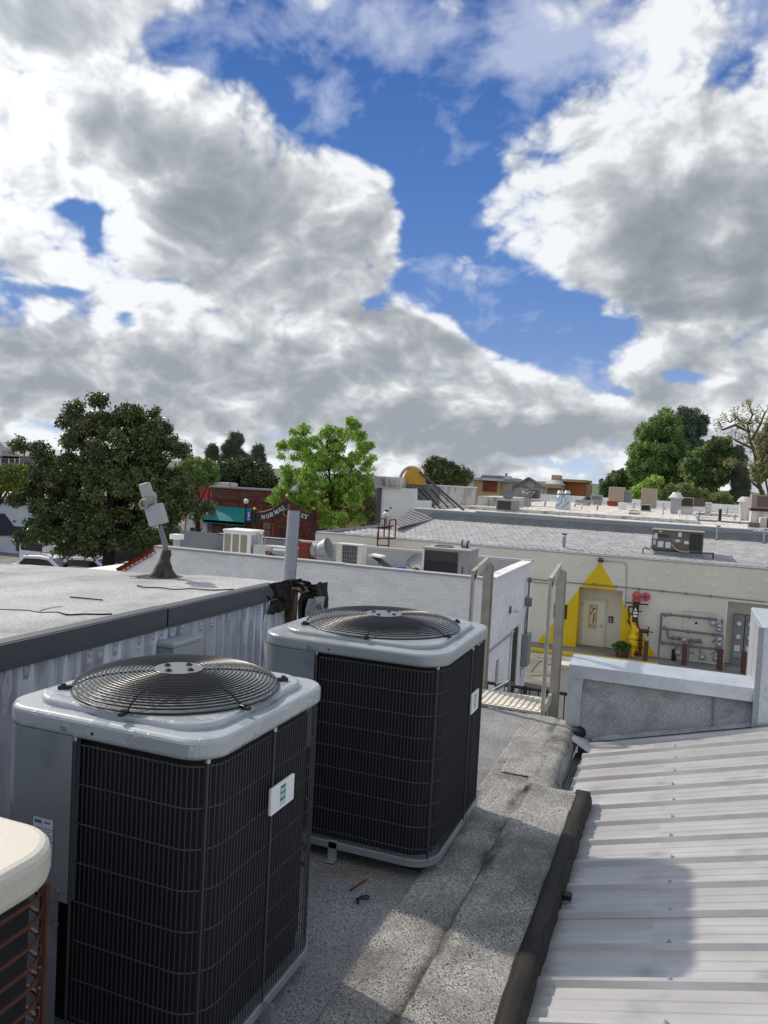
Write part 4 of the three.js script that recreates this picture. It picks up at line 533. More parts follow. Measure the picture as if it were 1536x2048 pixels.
// ================================================================== white painted brick building
const font = await new FontLoader().loadAsync('fonts/droid/droid_serif_bold.typeface.json');
const fontSans = await new FontLoader().loadAsync('fonts/droid/droid_sans_bold.typeface.json');
const txt = (s, size, depth = 0.01, f = fontSans) => { const g = new TextGeometry(s, { font: f, size, depth, curveSegments: 4, bevelEnabled: false }); g.computeBoundingBox(); const b = g.boundingBox; return g.translate(-(b.min.x + b.max.x) / 2, -(b.min.y + b.max.y) / 2, 0); };
{
  const X0 = -17, X1 = -5.03, ZF = -22.4, ZB = -28.7, TOP = -1.06, RY = -1.75;
  const t = thing('white_brick_building', 'white painted brick building with flat roof full of equipment across the alley', 'building');
  mesh('wall', [boxG(X0, X1 - 0.02, GROUND, TOP - 0.03, ZF - 0.3, ZF - 0.02), boxG(X1 - 0.3, X1 - 0.02, GROUND, TOP - 0.03, ZB, ZF - 0.3), boxG(X0 - 1.5, X1, GROUND, -1.06, ZB - 0.25, ZB), boxG(-20.5, -16.9, GROUND, -2.2, ZB, ZF - 0.02)], MM.whiteMortar, t);
  mesh('flat_roof', boxG(X0 - 1.5, X1 - 0.3, RY - 0.2, RY, ZB, ZF - 0.3), MM.whiteRoof, t);
  const list = [], bl = 0.3, bh = 0.115, gf = new THREE.BoxGeometry(bl - 0.008, bh - 0.01, 0.02), gs = new THREE.BoxGeometry(0.02, bh - 0.01, bl - 0.008);
  for (let r = 0; r < 17; r++) for (let x = X0 + (r & 1) * 0.15; x < X1 - 0.25; x += bl) { const y = TOP - 0.09 - r * bh; const lim = x < -16.6 ? -1.1 - (-16.6 - x) * 0.5 : 9; if (y > lim) continue; list.push({ geo: gf, pos: V(x + bl / 2, y, ZF - 0.019 + rr(-0.003, 0.003)), k: Math.floor(rnd() * 3) }); }
  for (let r = 0; r < 38; r++) for (let z = ZF - 0.02 - (r & 1) * 0.15; z > ZB + 0.3; z -= bl) { const y = TOP - 0.09 - r * bh, zc = z - bl / 2; if (zc < -25.6 && zc > -26.9 && y < -3.1) continue; list.push({ geo: gs, pos: V(X1 - 0.019 + rr(-0.003, 0.003), y, zc), k: 3 + Math.floor(rnd() * 2) }); }
  const w2 = MM.whiteBrick.clone(); w2.color.set(0xe9ebec); const w3 = MM.whiteBrick.clone(); w3.color.set(0xf2f2f1); const s2 = MM.whiteSide.clone(); s2.color.set(0xe9ebec);
  { const f = list.filter((p) => p.k < 3), s = list.filter((p) => p.k >= 3); s.forEach((p) => { p.k -= 3; }); const key = (p) => p.pos.distanceTo(CAM); f.sort((a, b) => key(a) - key(b)); const half = (l, mats, cap) => { l.forEach((p, i) => { if (i < cap) { const m = mesh('brick', p.geo, mats[p.k % mats.length], t); m.position.copy(p.pos); } }); for (let k = 0; k < mats.length; k++) { const q = l.slice(cap).filter((p) => p.k % mats.length === k); if (q.length) mesh('brickwork', q.map((p) => p.geo.clone().translate(p.pos.x, p.pos.y, p.pos.z)), mats[k], t).userData.kind = 'stuff'; } }; half(f, [MM.whiteBrick, w2, w3], 200); half(s, [MM.whiteSide, s2], 100); }
  // coping strips, side parapet
  for (let x = X0; x < X1 - 0.1; x += 2.39) mesh('coping', [boxG(x + 0.01, Math.min(x + 2.38, X1), TOP - 0.03, TOP + 0.02 + rr(0, 0.02), ZF - 0.34, ZF + 0.03)], MM.parapetGrey, t);
  for (let z = ZF - 0.36; z > ZB - 0.2; z -= 2.1) mesh('coping', [boxG(X1 - 0.34, X1 + 0.03, TOP - 0.03, TOP + 0.02 + rr(0, 0.015), z - 2.08, z)], MM.white, t);
  mesh('parapet_lining', [boxG(X0, X1 - 0.3, RY, TOP - 0.04, ZB + 0.004, ZB + 0.02), boxG(X1 - 0.325, X1 - 0.304, RY, TOP - 0.04, ZB + 0.03, ZF - 0.34)], MM.parapetGrey, t);
  mesh('parapet_lining', [boxG(-20.4, -14.5, -1.9, -1.02, ZB + 0.02, ZB + 0.06)], MM.blueGrey, t);
  mesh('back_coping', [boxG(-18.5, X1 + 0.03, -1.06, -1.01, ZB - 0.28, ZB + 0.06)], MM.parapetGrey, t);
  // sloped left end with red roof tiles
  const a = onZ(238, 1140, ZF), b = onZ(306, 1101, ZF), n = 8, dir = b.clone().sub(a);
  mesh('gable_fill', poly([[a.x, a.y - 3], [X0 + 0.15, a.y - 3], [X0 + 0.15, TOP - 0.05], [b.x, b.y - 0.06], [a.x, a.y - 0.06]], 0.25).translate(0, 0, ZF - 0.276), MM.whiteBrick, t);
  const tg = new THREE.CylinderGeometry(0.1, 0.12, 0.34, 10, 1, false, -Math.PI / 2, Math.PI); for (let i = 0; i < n; i++) { const p = a.clone().addScaledVector(dir, (i + 0.5) / n), g = tg.clone().rotateY(Math.PI).rotateX(0).rotateZ(-Math.PI / 2 + Math.atan2(dir.y, dir.x)); for (const dz of [0.03, -0.18]) { const m = mesh('roof_tile', g, MM.tile, t); m.position.set(p.x, p.y - 0.02 + rr(-0.01, 0.01), ZF + dz); } }
  // side face: string line, door, window recess, lamp, services
  mesh('string_course', boxG(X1, X1 + 0.04, -3.22, -3.16, -26.1, ZF - 0.05), MM.parapetGrey, t);
  mesh('door', boxG(X1 - 0.1, X1 + 0.012, GROUND + 0.05, -3.15, -26.75, -25.75), MM.black, t);
  mesh('door_frame', [boxG(X1 + 0.0, X1 + 0.05, GROUND, -3.08, -26.88, -26.77), boxG(X1 + 0.0, X1 + 0.05, GROUND, -3.08, -25.73, -25.66)], MM.white, t);
  mesh('window_recess', boxG(X1 + 0.0, X1 + 0.012, -4.6, -3.7, -23.9, -23.6), MM.parapetGrey, t);
  const L = thing('wall_lamp', 'small white floodlight on the shaded side of the white brick building', 'lamp', [X1 + 0.01, -2.35, -25.2]); mesh('base', boxG(0, 0.04, -0.12, 0.12, -0.06, 0.06), MM.greyPipe, L); mesh('head', new THREE.CylinderGeometry(0.1, 0.06, 0.2, 14).rotateZ(-1.2).translate(0.2, 0.0, 0), MM.white, L);
  const E2 = thing('electric_service', 'grey meter box and conduits on the far corner of the white brick building', 'meter box', [X1 + 0.01, 0, -28]);
  mesh('meter_box', rbox(0, 0.22, -4.75, -3.6, -0.35, 0.3, 0.02), MM.greyPanel, E2); mesh('conduit', bar(V(0.08, -3.6, 0), V(0.08, -1.7, 0), 0.035), MM.greyPipe, E2); mesh('conduit', bar(V(0.08, GROUND, 0.1), V(0.08, -4.75, 0.1), 0.045), MM.white, E2); mesh('conduit', tube([V(0.08, -2.2, 0.2), V(0.15, -2.4, 0.5), V(0.12, -3.2, 0.6), V(0.1, -3.7, 0.2)], 0.02, 20, 6), MM.greyPipe, E2); mesh('weather_head', [new THREE.SphereGeometry(0.1, 12, 8).translate(0.1, -1.65, 0), boxG(0, 0.2, -2.6, -2.3, -0.12, 0.12)], MM.greyPipe, E2); mesh('small_box', rbox(0, 0.15, -5.1, -4.85, 0.0, 0.2, 0.01), MM.white, E2);
  const gm = thing('gas_service', 'dark gas pipes standing at the foot of the white brick wall', 'gas pipe', [X1 + 0.3, GROUND, -24.2]);
  mesh('pipe', [tube([V(-0.2, 0.2, 0.9), V(0, 0.7, 0.3), V(0.05, 1.0, 0), V(0.05, 1.0, -0.5)], 0.05, 30, 8), bar(V(0.05, 0, -0.3), V(0.05, 1.0, -0.3), 0.04)], MM.maroon, gm); mesh('regulator', [new THREE.SphereGeometry(0.16, 14, 10).scale(1, 0.6, 1).translate(0.1, 0.65, -0.35), cylY(0.1, 0.3, 0.65, -0.35, 0.08)], MM.greyPipe, gm);

  // ---------------- equipment standing on that roof
  const Zr = -24.2;
  { // evaporative cooler
    const [x0, x1, , y1] = rectZ(444, 1060, 500, 1103, Zr), w = x1 - x0, hgt = y1 - RY, c = thing('evaporative_cooler', 'white boxy evaporative cooler with slotted louver panels on the white flat roof', 'cooler', [(x0 + x1) / 2, RY, Zr - 0.5]);
    mesh('cabinet', rbox(-w / 2 + 0.02, w / 2 - 0.02, 0.12, hgt - 0.06, -0.45, 0.45, 0.02), MM.white, c); mesh('lid', rbox(-w / 2 - 0.01, w / 2 + 0.01, hgt - 0.08, hgt, -0.48, 0.48, 0.02), MM.white, c); mesh('stand', boxG(-w / 2, w / 2, 0, 0.12, -0.4, 0.4), MM.greyPipe, c);
    for (let i = 0; i < 3; i++) mesh('louver', boxG(-w / 2 + 0.07 + i * w * 0.29, -w / 2 + 0.05 + (i + 0.85) * w * 0.29, 0.2, hgt - 0.16, 0.445, 0.456), M(0x8f8a7c, { roughness: 0.8 }), c); for (let i = 0; i < 3; i++) mesh('louver', boxG(w / 2 - 0.026, w / 2 - 0.014, 0.2, hgt - 0.16, -0.38 + i * 0.26, -0.16 + i * 0.26), M(0x9aa3a4, { roughness: 0.8 }), c);
    mesh('hose', tube([V(w / 2, hgt - 0.1, 0), V(w / 2 + 0.3, hgt - 0.2, 0), V(w / 2 + 0.32, hgt - 0.5, 0.1), V(w / 2, hgt - 0.6, 0.2)], 0.025, 24, 6), MM.tan, c);
  }
  { const p = onZ(543, 1100, -24), c = thing('roof_vent_pipe', 'short ribbed vent pipe with rusty cap on the white flat roof', 'vent', [p.x, RY, -24]); for (let i = 0; i < 4; i++) mesh('pipe_section', cylY(0, i * 0.12, i * 0.12 + 0.11, 0, 0.09 + (i & 1) * 0.008, 14), MM.galvMatte, c); mesh('rusty_cap', [new THREE.SphereGeometry(0.15, 14, 10).scale(1.1, 0.7, 1).translate(0, 0.62, 0), cylX(-0.2, 0.2, 0.66, 0, 0.07)], MM.rust, c); mesh('flue', [cylX(0.1, 0.8, 0.72, 0.0, 0.12)], MM.galvMatte, c); }
  { // rusty blower with round housing
    const [x0, x1, , y1] = rectZ(602, 1084, 628, 1115, Zr), c = thing('exhaust_blower', 'exhaust blower with rusty box and round grey fan housing on the white flat roof', 'blower', [(x0 + x1) / 2, RY, Zr]); const hgt = y1 - RY;
    mesh('rusty_box', rbox(-0.2, 0.22, 0.12, hgt, -0.3, 0.3, 0.01), MM.rustPaint, c); mesh('fan_housing', [cylX(0.22, 0.4, hgt - 0.25, 0, 0.27, 24)], MM.galvMatte, c); mesh('discharge_cone', [new THREE.CylinderGeometry(0.36, 0.24, 0.42, 24, 1, true).rotateZ(-1.25).translate(0.62, hgt - 0.2, 0)], MM.galvMatte, c); mesh('stand', [boxG(-0.2, 0.6, 0, 0.12, -0.25, 0.25)], MM.greyPipe, c);
    const d = thing('roof_duct', 'low whitewashed duct lying on the white flat roof behind the tall pipe', 'duct', [(x0 + x1) / 2 - 1.4, RY, Zr - 0.4]); mesh('body', rbox(-0.85, 0.9, 0.2, 0.86, -0.25, 0.25, 0.03), MM.stainedWall, d); mesh('support', boxG(-0.7, 0.7, 0, 0.2, -0.2, 0.2), MM.greyPipe, d); }
  { // split condenser
    const [x0, x1, , y1] = rectZ(672, 1088, 724, 1125, Zr), w = x1 - x0, hgt = y1 - RY, c = thing('split_condenser', 'pale split system condenser with square grille on the white flat roof', 'condenser', [(x0 + x1) / 2, RY, Zr - 0.2]);
    mesh('cabinet', rbox(-w / 2, w / 2, 0.06, hgt, -0.2, 0.2, 0.02), M(0xcfccc2, { roughness: 0.6 }), c); mesh('grille', boxG(-w / 2 + w * 0.24, w / 2 - w * 0.18, 0.12, hgt - 0.05, 0.198, 0.21), MM.darkLouver, c); for (let i = 0; i < 9; i++) mesh('grille_wire', boxG(-w / 2 + w * (0.26 + i * 0.068), -w / 2 + w * (0.272 + i * 0.068), 0.13, hgt - 0.06, 0.212, 0.22), MM.parapetGrey, c); for (let i = 0; i < 6; i++) mesh('grille_wire', boxG(-w / 2 + w * 0.25, w / 2 - w * 0.19, 0.2 + i * (hgt - 0.3) / 6, 0.212 + i * (hgt - 0.3) / 6, 0.221, 0.228), MM.parapetGrey, c); mesh('foot', boxG(-w / 2 + 0.05, w / 2 - 0.05, 0, 0.06, -0.18, 0.18), MM.black, c); mesh('line_set', tube([V(w / 2, 0.4, 0), V(w / 2 + 0.15, 0.3, 0.05), V(w / 2 + 0.22, 0.05, 0.1)], 0.025, 16, 6), MM.black, c); mesh('line_set', tube([V(-w / 2, 0.3, 0), V(-w / 2 - 0.25, 0.5, 0.1), V(-w / 2 - 0.45, 0.2, 0.1)], 0.03, 16, 6), MM.black, c); }
  { // open skylight hatch
    const p = onZ(762, 1125, -24.5), c = thing('skylight_hatch', 'propped open white skylight hatch on the white flat roof', 'hatch', [p.x, RY, -24.6]); mesh('curb', [boxG(-0.3, 0.35, 0, 0.34, -0.3, 0.3)], MM.greyPipe, c); mesh('dome', [new THREE.SphereGeometry(0.34, 20, 10, 0, Math.PI * 2, 0, Math.PI / 2).scale(1, 0.5, 0.9).translate(0.02, 0.34, 0)], MM.white, c); mesh('lid', beam(V(-0.4, 0.86, 0), V(0.02, 0.82, 0), 0.55, 0.05), MM.white, c); mesh('prop', [bar(V(-0.02, 0.36, 0.2), V(-0.02, 0.84, 0.2), 0.02), beam(V(-0.3, 0.82, 0), V(0.35, 0.42, 0), 0.5, 0.03)], MM.darkLouver, c); }
  { const p = onZ(803, 1120, -24), c = thing('paint_bucket', 'blue and white paint bucket left on the white flat roof', 'bucket', [p.x, RY, -24]); mesh('pail', cylY(0, 0.26, 0.52, 0, 0.12, 18, 0.14), MM.white, c); mesh('blue_band', cylY(0, 0.47, 0.62, 0.01, 0.146, 18, 0.15), MM.blue, c); mesh('base_block', boxG(-0.2, 0.2, 0, 0.26, -0.2, 0.2), MM.stainedWall, c); }
  { // satellite dish
    const p = onZ(826, 1112, -24.4), c = thing('satellite_dish', 'grey satellite dish seen edge on beside the brown rooftop unit', 'satellite dish', [p.x + 0.05, RY, -24.4]); const pts = []; for (let i = 0; i <= 10; i++) pts.push(new THREE.Vector2(i / 10 * 0.42, (i / 10) ** 2 * 0.1)); mesh('reflector', new THREE.LatheGeometry(pts, 28).rotateX(0.9).rotateZ(0.75).translate(0.05, 0.62, 0), MM.greyPipe, c); mesh('mast', bar(V(0.05, 0, 0), V(0.05, 0.6, 0), 0.03), MM.greyPipe, c); mesh('feed_arm', bar(V(0.05, 0.45, 0.05), V(-0.15, 0.75, 0.4), 0.015), MM.greyPipe, c);
    const q = onZ(832, 1131, -23.6), v = thing('turbine_vent', 'dark round turbine vent in front of the satellite dish', 'vent', [q.x, RY, -23.6]); mesh('ball', new THREE.SphereGeometry(0.16, 18, 12).translate(0, 0.52, 0), MM.black, v); for (let i = 0; i < 10; i++) { const a = i * 0.628; mesh('vane', new THREE.TorusGeometry(0.162, 0.008, 4, 14, Math.PI).rotateZ(-Math.PI / 2).rotateY(a).translate(0, 0.52, 0), MM.brown, v); } mesh('neck', cylY(0, 0, 0.42, 0, 0.1), MM.stainedWall, v); mesh('flashing_mound', new THREE.SphereGeometry(0.24, 16, 8).scale(1.4, 0.8, 1).translate(-0.4, 0.18, 0.1), MM.stainedWall, v); }
  { // brown rooftop unit
    const [x0, x1, , y1] = rectZ(845, 1097, 938, 1150, -23.9), w = x1 - x0, hgt = y1 - RY, c = thing('rooftop_unit', 'large grey rooftop unit with dark louvered side on the white flat roof', 'rooftop unit', [(x0 + x1) / 2, RY, -24.5]), k = 0.6;
    mesh('cabinet', rbox(-w / 2, w / 2, 0.1, hgt - 0.05, -k, k, 0.015), M(0x8e8e90, { roughness: 0.6 }), c); mesh('top_pan', rbox(-w / 2 - 0.02, w / 2 + 0.02, hgt - 0.06, hgt, -k - 0.02, k + 0.02, 0.012), M(0x9b9b9a, { roughness: 0.6 }), c); mesh('coil_panel', boxG(-w / 2 + 0.06, w / 2 - 0.36, 0.12, hgt - 0.1, k, k + 0.012), MM.darkLouver, c); for (let i = 0; i < 24; i++) mesh('fin', boxG(-w / 2 + 0.07, w / 2 - 0.37, 0.14 + i * 0.033, 0.15 + i * 0.033, k + 0.012, k + 0.022), MM.black, c); mesh('corner_strip', boxG(-w / 2 - 0.01, -w / 2 + 0.05, 0.1, hgt - 0.06, k, k + 0.02), MM.white, c); mesh('fan_opening', new THREE.TorusGeometry(0.3, 0.03, 8, 30).rotateX(Math.PI / 2).translate(-0.25, hgt, 0), MM.darkLouver, c); mesh('access_slot', boxG(w / 2 - 0.22, w / 2 - 0.18, 0.1, hgt * 0.6, k, k + 0.01), MM.darkLouver, c); mesh('hood', new THREE.ConeGeometry(0.22, 0.5, 4, 1).rotateY(Math.PI / 4).rotateZ(-0.5).translate(w / 2 + 0.2, 0.35, 0.1), MM.darkLouver, c); mesh('curb', boxG(-w / 2, w / 2, 0, 0.1, -k, k), MM.greyPipe, c);
    const v = thing('mushroom_vent', 'small shiny drum lying on top of the large grey rooftop unit', 'vent', [x1 - 0.35, RY + hgt, -24.7]); mesh('drum', [cylX(-0.12, 0.12, 0.13, 0, 0.12, 20)], MM.zinc, v); for (const x of [-0.12, 0.06]) mesh('band', cylX(x, x + 0.05, 0.13, 0, 0.126, 20), MM.darkLouver, v); }
  { const p = onZ(976, 1118, -23.6), c = thing('black_vent_stack', 'black square vent stack behind the ladder on the white flat roof', 'vent', [p.x, RY, -23.9]); mesh('stack', boxG(-0.07, 0.07, 0, 1.0, -0.07, 0.07), MM.black, c); mesh('flashing', boxG(-0.2, 0.2, 0, 0.03, -0.2, 0.2), MM.greyPipe, c); }
  { const p = onZ(507, 1085, -25), c = thing('valve_stub', 'thin grey valve pipe standing on the white flat roof beside the cooler', 'pipe', [p.x, RY, -25]); mesh('pipe', cylY(0, 0, 0.95, 0, 0.022, 8), MM.parapetGrey, c); mesh('valve', boxG(-0.07, 0.07, 0.7, 0.78, -0.03, 0.03), MM.parapetGrey, c); }
  { const p = onZ(353, 1088, -26), c = thing('chimney_cap', 'small square white roof vent at the far side of the white flat roof', 'vent', [p.x, RY - 0.3, -26]); mesh('flue', boxG(-0.1, 0.1, 0, 0.95, -0.1, 0.1), MM.parapetGrey, c); mesh('cap', boxG(-0.2, 0.2, 0.92, 1.12, -0.2, 0.2), MM.white, c); }
}
// ================================================================== beige building with the yellow doorway
const BZ = -36, BT = -1.26;
{
  const t = thing('beige_building', 'long beige stucco building with shingled roof and a yellow painted doorway', 'building');
  const BX0 = -17.4, BX1 = 40, aL = -4.1, aR = -2.19, aT = -2.72, eL = 2.08, eR = 6.2;
  const s = new THREE.Shape([[BX0, GROUND], [aL, GROUND], [aL, aT], [aR, aT], [aR, GROUND], [eL, GROUND], [eL, aT], [eR, aT], [eR, GROUND], [BX1, GROUND], [BX1, BT], [BX0, BT]].map(([a, b]) => new THREE.Vector2(a, b)));
  mesh('wall', new THREE.ExtrudeGeometry(s, { depth: 0.9, bevelEnabled: false }).translate(0, 0, BZ - 0.9), MM.beige, t);
  mesh('alcove_wall', [boxG(aL - 0.05, aR + 0.05, GROUND, aT + 0.1, BZ - 1.1, BZ - 0.86)], MM.beige, t); mesh('alcove_wall', [boxG(eL - 0.05, eR + 0.05, GROUND, aT + 0.1, BZ - 1.1, BZ - 0.86)], MM.beige, t);
  mesh('wall_cap', boxG(BX0, BX1, BT, BT + 0.05, BZ - 0.5, BZ + 0.03), MM.parapetGrey, t);
  mesh('alcove_trim', [boxG(eL - 0.1, eL, GROUND, aT + 0.08, BZ, BZ + 0.02), boxG(eL - 0.1, eR, aT, aT + 0.08, BZ + 0.002, BZ + 0.022)], MM.white, t);
  // painted yellow peak around the doorway
  const ap = [onZ(1200, 1124, BZ).x, onZ(1200, 1124, BZ).y], bl = onZ(1074, 1291, BZ).x, br = onZ(1312, 1325, BZ).x, by = GROUND + 0.1;
  const lx = (y) => mix(ap[0], bl, (ap[1] - y) / (ap[1] - by)), rx = (y) => mix(ap[0], br, (ap[1] - y) / (ap[1] - by)), ly = (x) => ap[1] - (x - ap[0]) / (bl - ap[0]) * (ap[1] - by), ry = (x) => ap[1] - (x - ap[0]) / (br - ap[0]) * (ap[1] - by);
  mesh('painted_peak', poly([ap, [lx(aT), aT], [rx(aT), aT]].map(([a, b]) => [a, b])).translate(0, 0, BZ + 0.003), MM.yellow, t);
  mesh('painted_peak', poly([[bl, by], [aL, by], [aL, Math.min(aT, ly(aL))]]).translate(0, 0, BZ + 0.003), MM.yellow, t);
  mesh('painted_peak', poly([[br, by], [aR, Math.min(aT, ry(aR))], [aR, by]]).translate(0, 0, BZ + 0.003), MM.yellow, t);
  mesh('painted_reveal', [boxG(aL + 0.001, aL + 0.006, GROUND + 0.05, aT, BZ - 0.84, BZ), boxG(aR - 0.006, aR - 0.001, GROUND + 0.05, aT - 0.3, BZ - 0.3, BZ)], MM.yellow, t);
  mesh('painted_reveal', [boxG(aL, aR, aT - 0.006, aT - 0.001, BZ - 0.35, BZ)], MM.mustard, t);
  // door in the alcove
  const dz = BZ - 0.84, dl = aL + 0.15, dr = dl + 0.98; const d = mesh('door', rbox(dl, dr, GROUND + 0.12, GROUND + 2.2, dz - 0.02, dz + 0.03, 0.006), MM.beigeDoor, t);
  mesh('door_frame', [boxG(dl - 0.07, dl - 0.012, GROUND + 0.1, GROUND + 2.28, dz - 0.02, dz + 0.05), boxG(dr + 0.012, dr + 0.07, GROUND + 0.1, GROUND + 2.28, dz - 0.02, dz + 0.05), boxG(dl - 0.07, dr + 0.07, GROUND + 2.21, GROUND + 2.28, dz - 0.02, dz + 0.052)], MM.beige, t);
  mesh('handle', [boxG(dr - 0.14, dr - 0.08, GROUND + 1.0, GROUND + 1.2, dz + 0.03, dz + 0.05), cylX(dr - 0.22, dr - 0.1, GROUND + 1.06, dz + 0.08, 0.014, 8)], MM.zinc, d); for (const y of [0.4, 1.2, 1.95]) mesh('hinge', boxG(dl - 0.012, dl + 0.01, GROUND + y, GROUND + y + 0.12, dz + 0.03, dz + 0.04), MM.brown, d);
  const ds = canvasMat(160, 480, (c, w, h) => { c.fillStyle = '#d9c8a4'; c.fillRect(0, 0, w, h); c.strokeStyle = '#42291f'; c.lineWidth = 10; c.strokeRect(6, 6, w - 12, h - 12); c.fillStyle = '#42291f'; c.save(); c.translate(w * 0.5, 90); c.rotate(0.45); c.fillRect(-9, -20, 18, 150); c.rotate(-0.3); c.fillRect(-52, -36, 104, 20); c.restore(); c.save(); c.translate(w * 0.62, 260); c.rotate(Math.PI / 2 + 0.05); c.font = 'bold 54px serif'; c.textAlign = 'center'; c.textBaseline = 'middle'; c.strokeStyle = '#42291f'; c.lineWidth = 9; c.beginPath(); for (let i = 0; i < 9; i++) { const x = -100 + i * 24; c.moveTo(x, 18); c.quadraticCurveTo(x + 4, -26 - (i % 3) * 8, x + 13, -8); c.quadraticCurveTo(x + 16, 12, x + 22, 14); } c.stroke(); c.restore(); c.fillStyle = '#7b5a45'; for (let i = 0; i < 3; i++) c.fillRect(30 + i * 36, 395, 16, 50); });
  { const m = mesh('door_sign', plate(0.36, 1.08), ds, d); m.position.set(dl + 0.46, GROUND + 1.46, dz + 0.034); }
  const rs = canvasMat(64, 96, (c, w, h) => { c.fillStyle = '#1d2740'; c.fillRect(0, 0, w, h); c.fillStyle = '#dfe4ee'; c.beginPath(); c.arc(32, 26, 7, 0, 7); c.fill(); c.beginPath(); c.arc(32, 50, 15, 0.2, 5); c.lineWidth = 6; c.strokeStyle = '#dfe4ee'; c.stroke(); c.fillRect(12, 76, 40, 6); });
  { const m = mesh('access_sign', plate(0.2, 0.3), rs, t); m.position.set(dr + 0.28, GROUND + 1.42, dz + 0.03); mesh('sign_back', boxG(dr + 0.18, dr + 0.38, GROUND + 1.27, GROUND + 1.57, dz + 0.01, dz + 0.026), MM.navy, t); }
  const [nx0, nx1, ny0, ny1] = rectZ(1108, 1208, 1134, 1237, BZ);
  { const c = thing('number_sign', 'dark brown unit sign with white numerals beside the yellow doorway', 'sign', [(nx0 + nx1) / 2, (ny0 + ny1) / 2, BZ + 0.02]), w = nx1 - nx0, h = ny1 - ny0; mesh('board', boxG(-w / 2, w / 2, -h / 2, h / 2, -0.015, 0.02), MM.signBrown, c); const g = txt('12', 0.2, 0.006); mesh('numerals', g.translate(-0.07, -0.08, 0.021), MM.white, c); mesh('emblem', [beam(V(0.0, 0.12, 0.024), V(0.1, 0.27, 0.024), 0.025, 0.006), beam(V(0.03, 0.28, 0.024), V(0.17, 0.2, 0.024), 0.04, 0.006)], MM.parapetGrey, c); mesh('small_print', [boxG(-0.2, 0.06, -0.25, -0.22, 0.021, 0.025)], MM.parapetGrey, c); }
  // anchor plates
  const ag = merge([new THREE.CylinderGeometry(0.09, 0.1, 0.02, 16).rotateX(Math.PI / 2), new THREE.CylinderGeometry(0.03, 0.04, 0.03, 6).rotateX(Math.PI / 2).translate(0, 0, 0.02)]);
  const AZ = (ox, oy, k) => ([x, y]) => [ox + x / k, oy + y / k];
  const an = [...[[210, 135], [258, 140], [350, 152], [628, 177], [612, 234], [912, 202], [822, 254], [1018, 274], [1162, 222], [1218, 224], [1200, 290], [1428, 313], [1530, 254], [85, 185], [90, 125]].map(AZ(1040, 1080, 3.097)), ...[[440, 218]].map(AZ(1040, 1080, 3.097))];
  an.forEach(([px, py], i) => { const p = onZ(px, py, BZ); const m = mesh('anchor_plate', ag, i === an.length - 1 ? MM.yellow : MM.beige, t); m.position.set(p.x, p.y, BZ + 0.012); });
  const Zl = (pts, o = 0.05) => pts.map(([x, y]) => { const p = onZ(x, y, BZ); p.z = BZ + o; return p; });
  const wire = (name, pts, r, mat, par, o = 0.05, seg = 40) => mesh(name, tube(Zl(pts, o), r, seg, 6), mat, par);
  // conduits on the wall
  const cd = thing('wall_conduit', 'thin grey conduit running the length of the beige stucco wall', 'conduit');
  wire('conduit', [[1066, 1158], [1140, 1165], [1235, 1173], [1325, 1182], [1430, 1193], [1534, 1204]], 0.022, MM.greyPipe, cd); wire('conduit', [[1066, 1164], [1100, 1167], [1125, 1169]], 0.015, MM.greyPipe, cd); for (const [x, y] of [[1188, 1168], [1232, 1173], [1278, 1178], [1325, 1182], [1372, 1187], [1421, 1192]]) { const p = onZ(x, y, BZ); mesh('coupling', boxG(p.x - 0.05, p.x + 0.05, p.y - 0.04, p.y + 0.04, BZ, BZ + 0.09), MM.greyPipe, cd); }
  const lt = thing('peak_lamp', 'small dark lamp at the tip of the yellow painted peak', 'lamp'); { const p = onZ(1200, 1120, BZ); mesh('lamp', [new THREE.ConeGeometry(0.1, 0.3, 10).rotateZ(Math.PI / 2).translate(p.x, p.y, BZ + 0.14), boxG(p.x - 0.05, p.x + 0.08, p.y - 0.08, p.y + 0.1, BZ, BZ + 0.15)], MM.navy, lt); wire('conduit', [[1206, 1121], [1230, 1123], [1248, 1125], [1253, 1129], [1253, 1150], [1251, 1200], [1250, 1215]], 0.018, MM.parapetGrey, lt, 0.04, 60); }
  // roof slope, built of shingle courses
  const SZ = -42.6, SY = -0.5, slope = (z) => mix(BT + 0.05, SY, (BZ - 0.2 - z) / (BZ - 0.2 - SZ));
  { const g = new THREE.BufferGeometry(); const q = [[-16.2, slope(-36.2), -36.2], [40, slope(-36.2), -36.2], [40, SY, SZ], [-12.9, SY, SZ]]; g.setAttribute('position', new THREE.Float32BufferAttribute([...q[0], ...q[1], ...q[2], ...q[0], ...q[2], ...q[3]], 3)); g.computeVertexNormals(); mesh('roof_deck', g.translate(0, -0.02, 0), MM.shingleDark, t); }
  { const list = [], W = 0.3, Dp = 0.17; const variants = [0, 1, 2].map((i) => new THREE.BoxGeometry(W * (0.93 + i * 0.025), 0.014 + i * 0.004, Dp * 1.2).rotateX(Math.atan2(SY - BT - 0.05, 6.4) * 1 + 0.03)); let r = 0; for (let z = -36.35; z > SZ; z -= Dp, r++) { const x0 = mix(-16.2, -12.9, (BZ - 0.2 - z) / (BZ - 0.2 - SZ)); for (let x = x0 + (r & 1) * W / 2; x < 9; x += W) list.push({ geo: variants[Math.floor(rnd() * 3)], pos: V(x + rr(-0.03, 0.03), slope(z) + 0.01 + rr(0, 0.008), z), k: Math.floor(rnd() * 4) }); }
    const sm = [0xb0b2b5, 0xabadb1, 0xb5b7b9, 0xa6a9ad].map((c) => { const m = MM.shingle.clone(); m.color.set(c); return m; }); pieces('shingle', list, sm, t, (p) => p.pos.distanceTo(CAM)); }
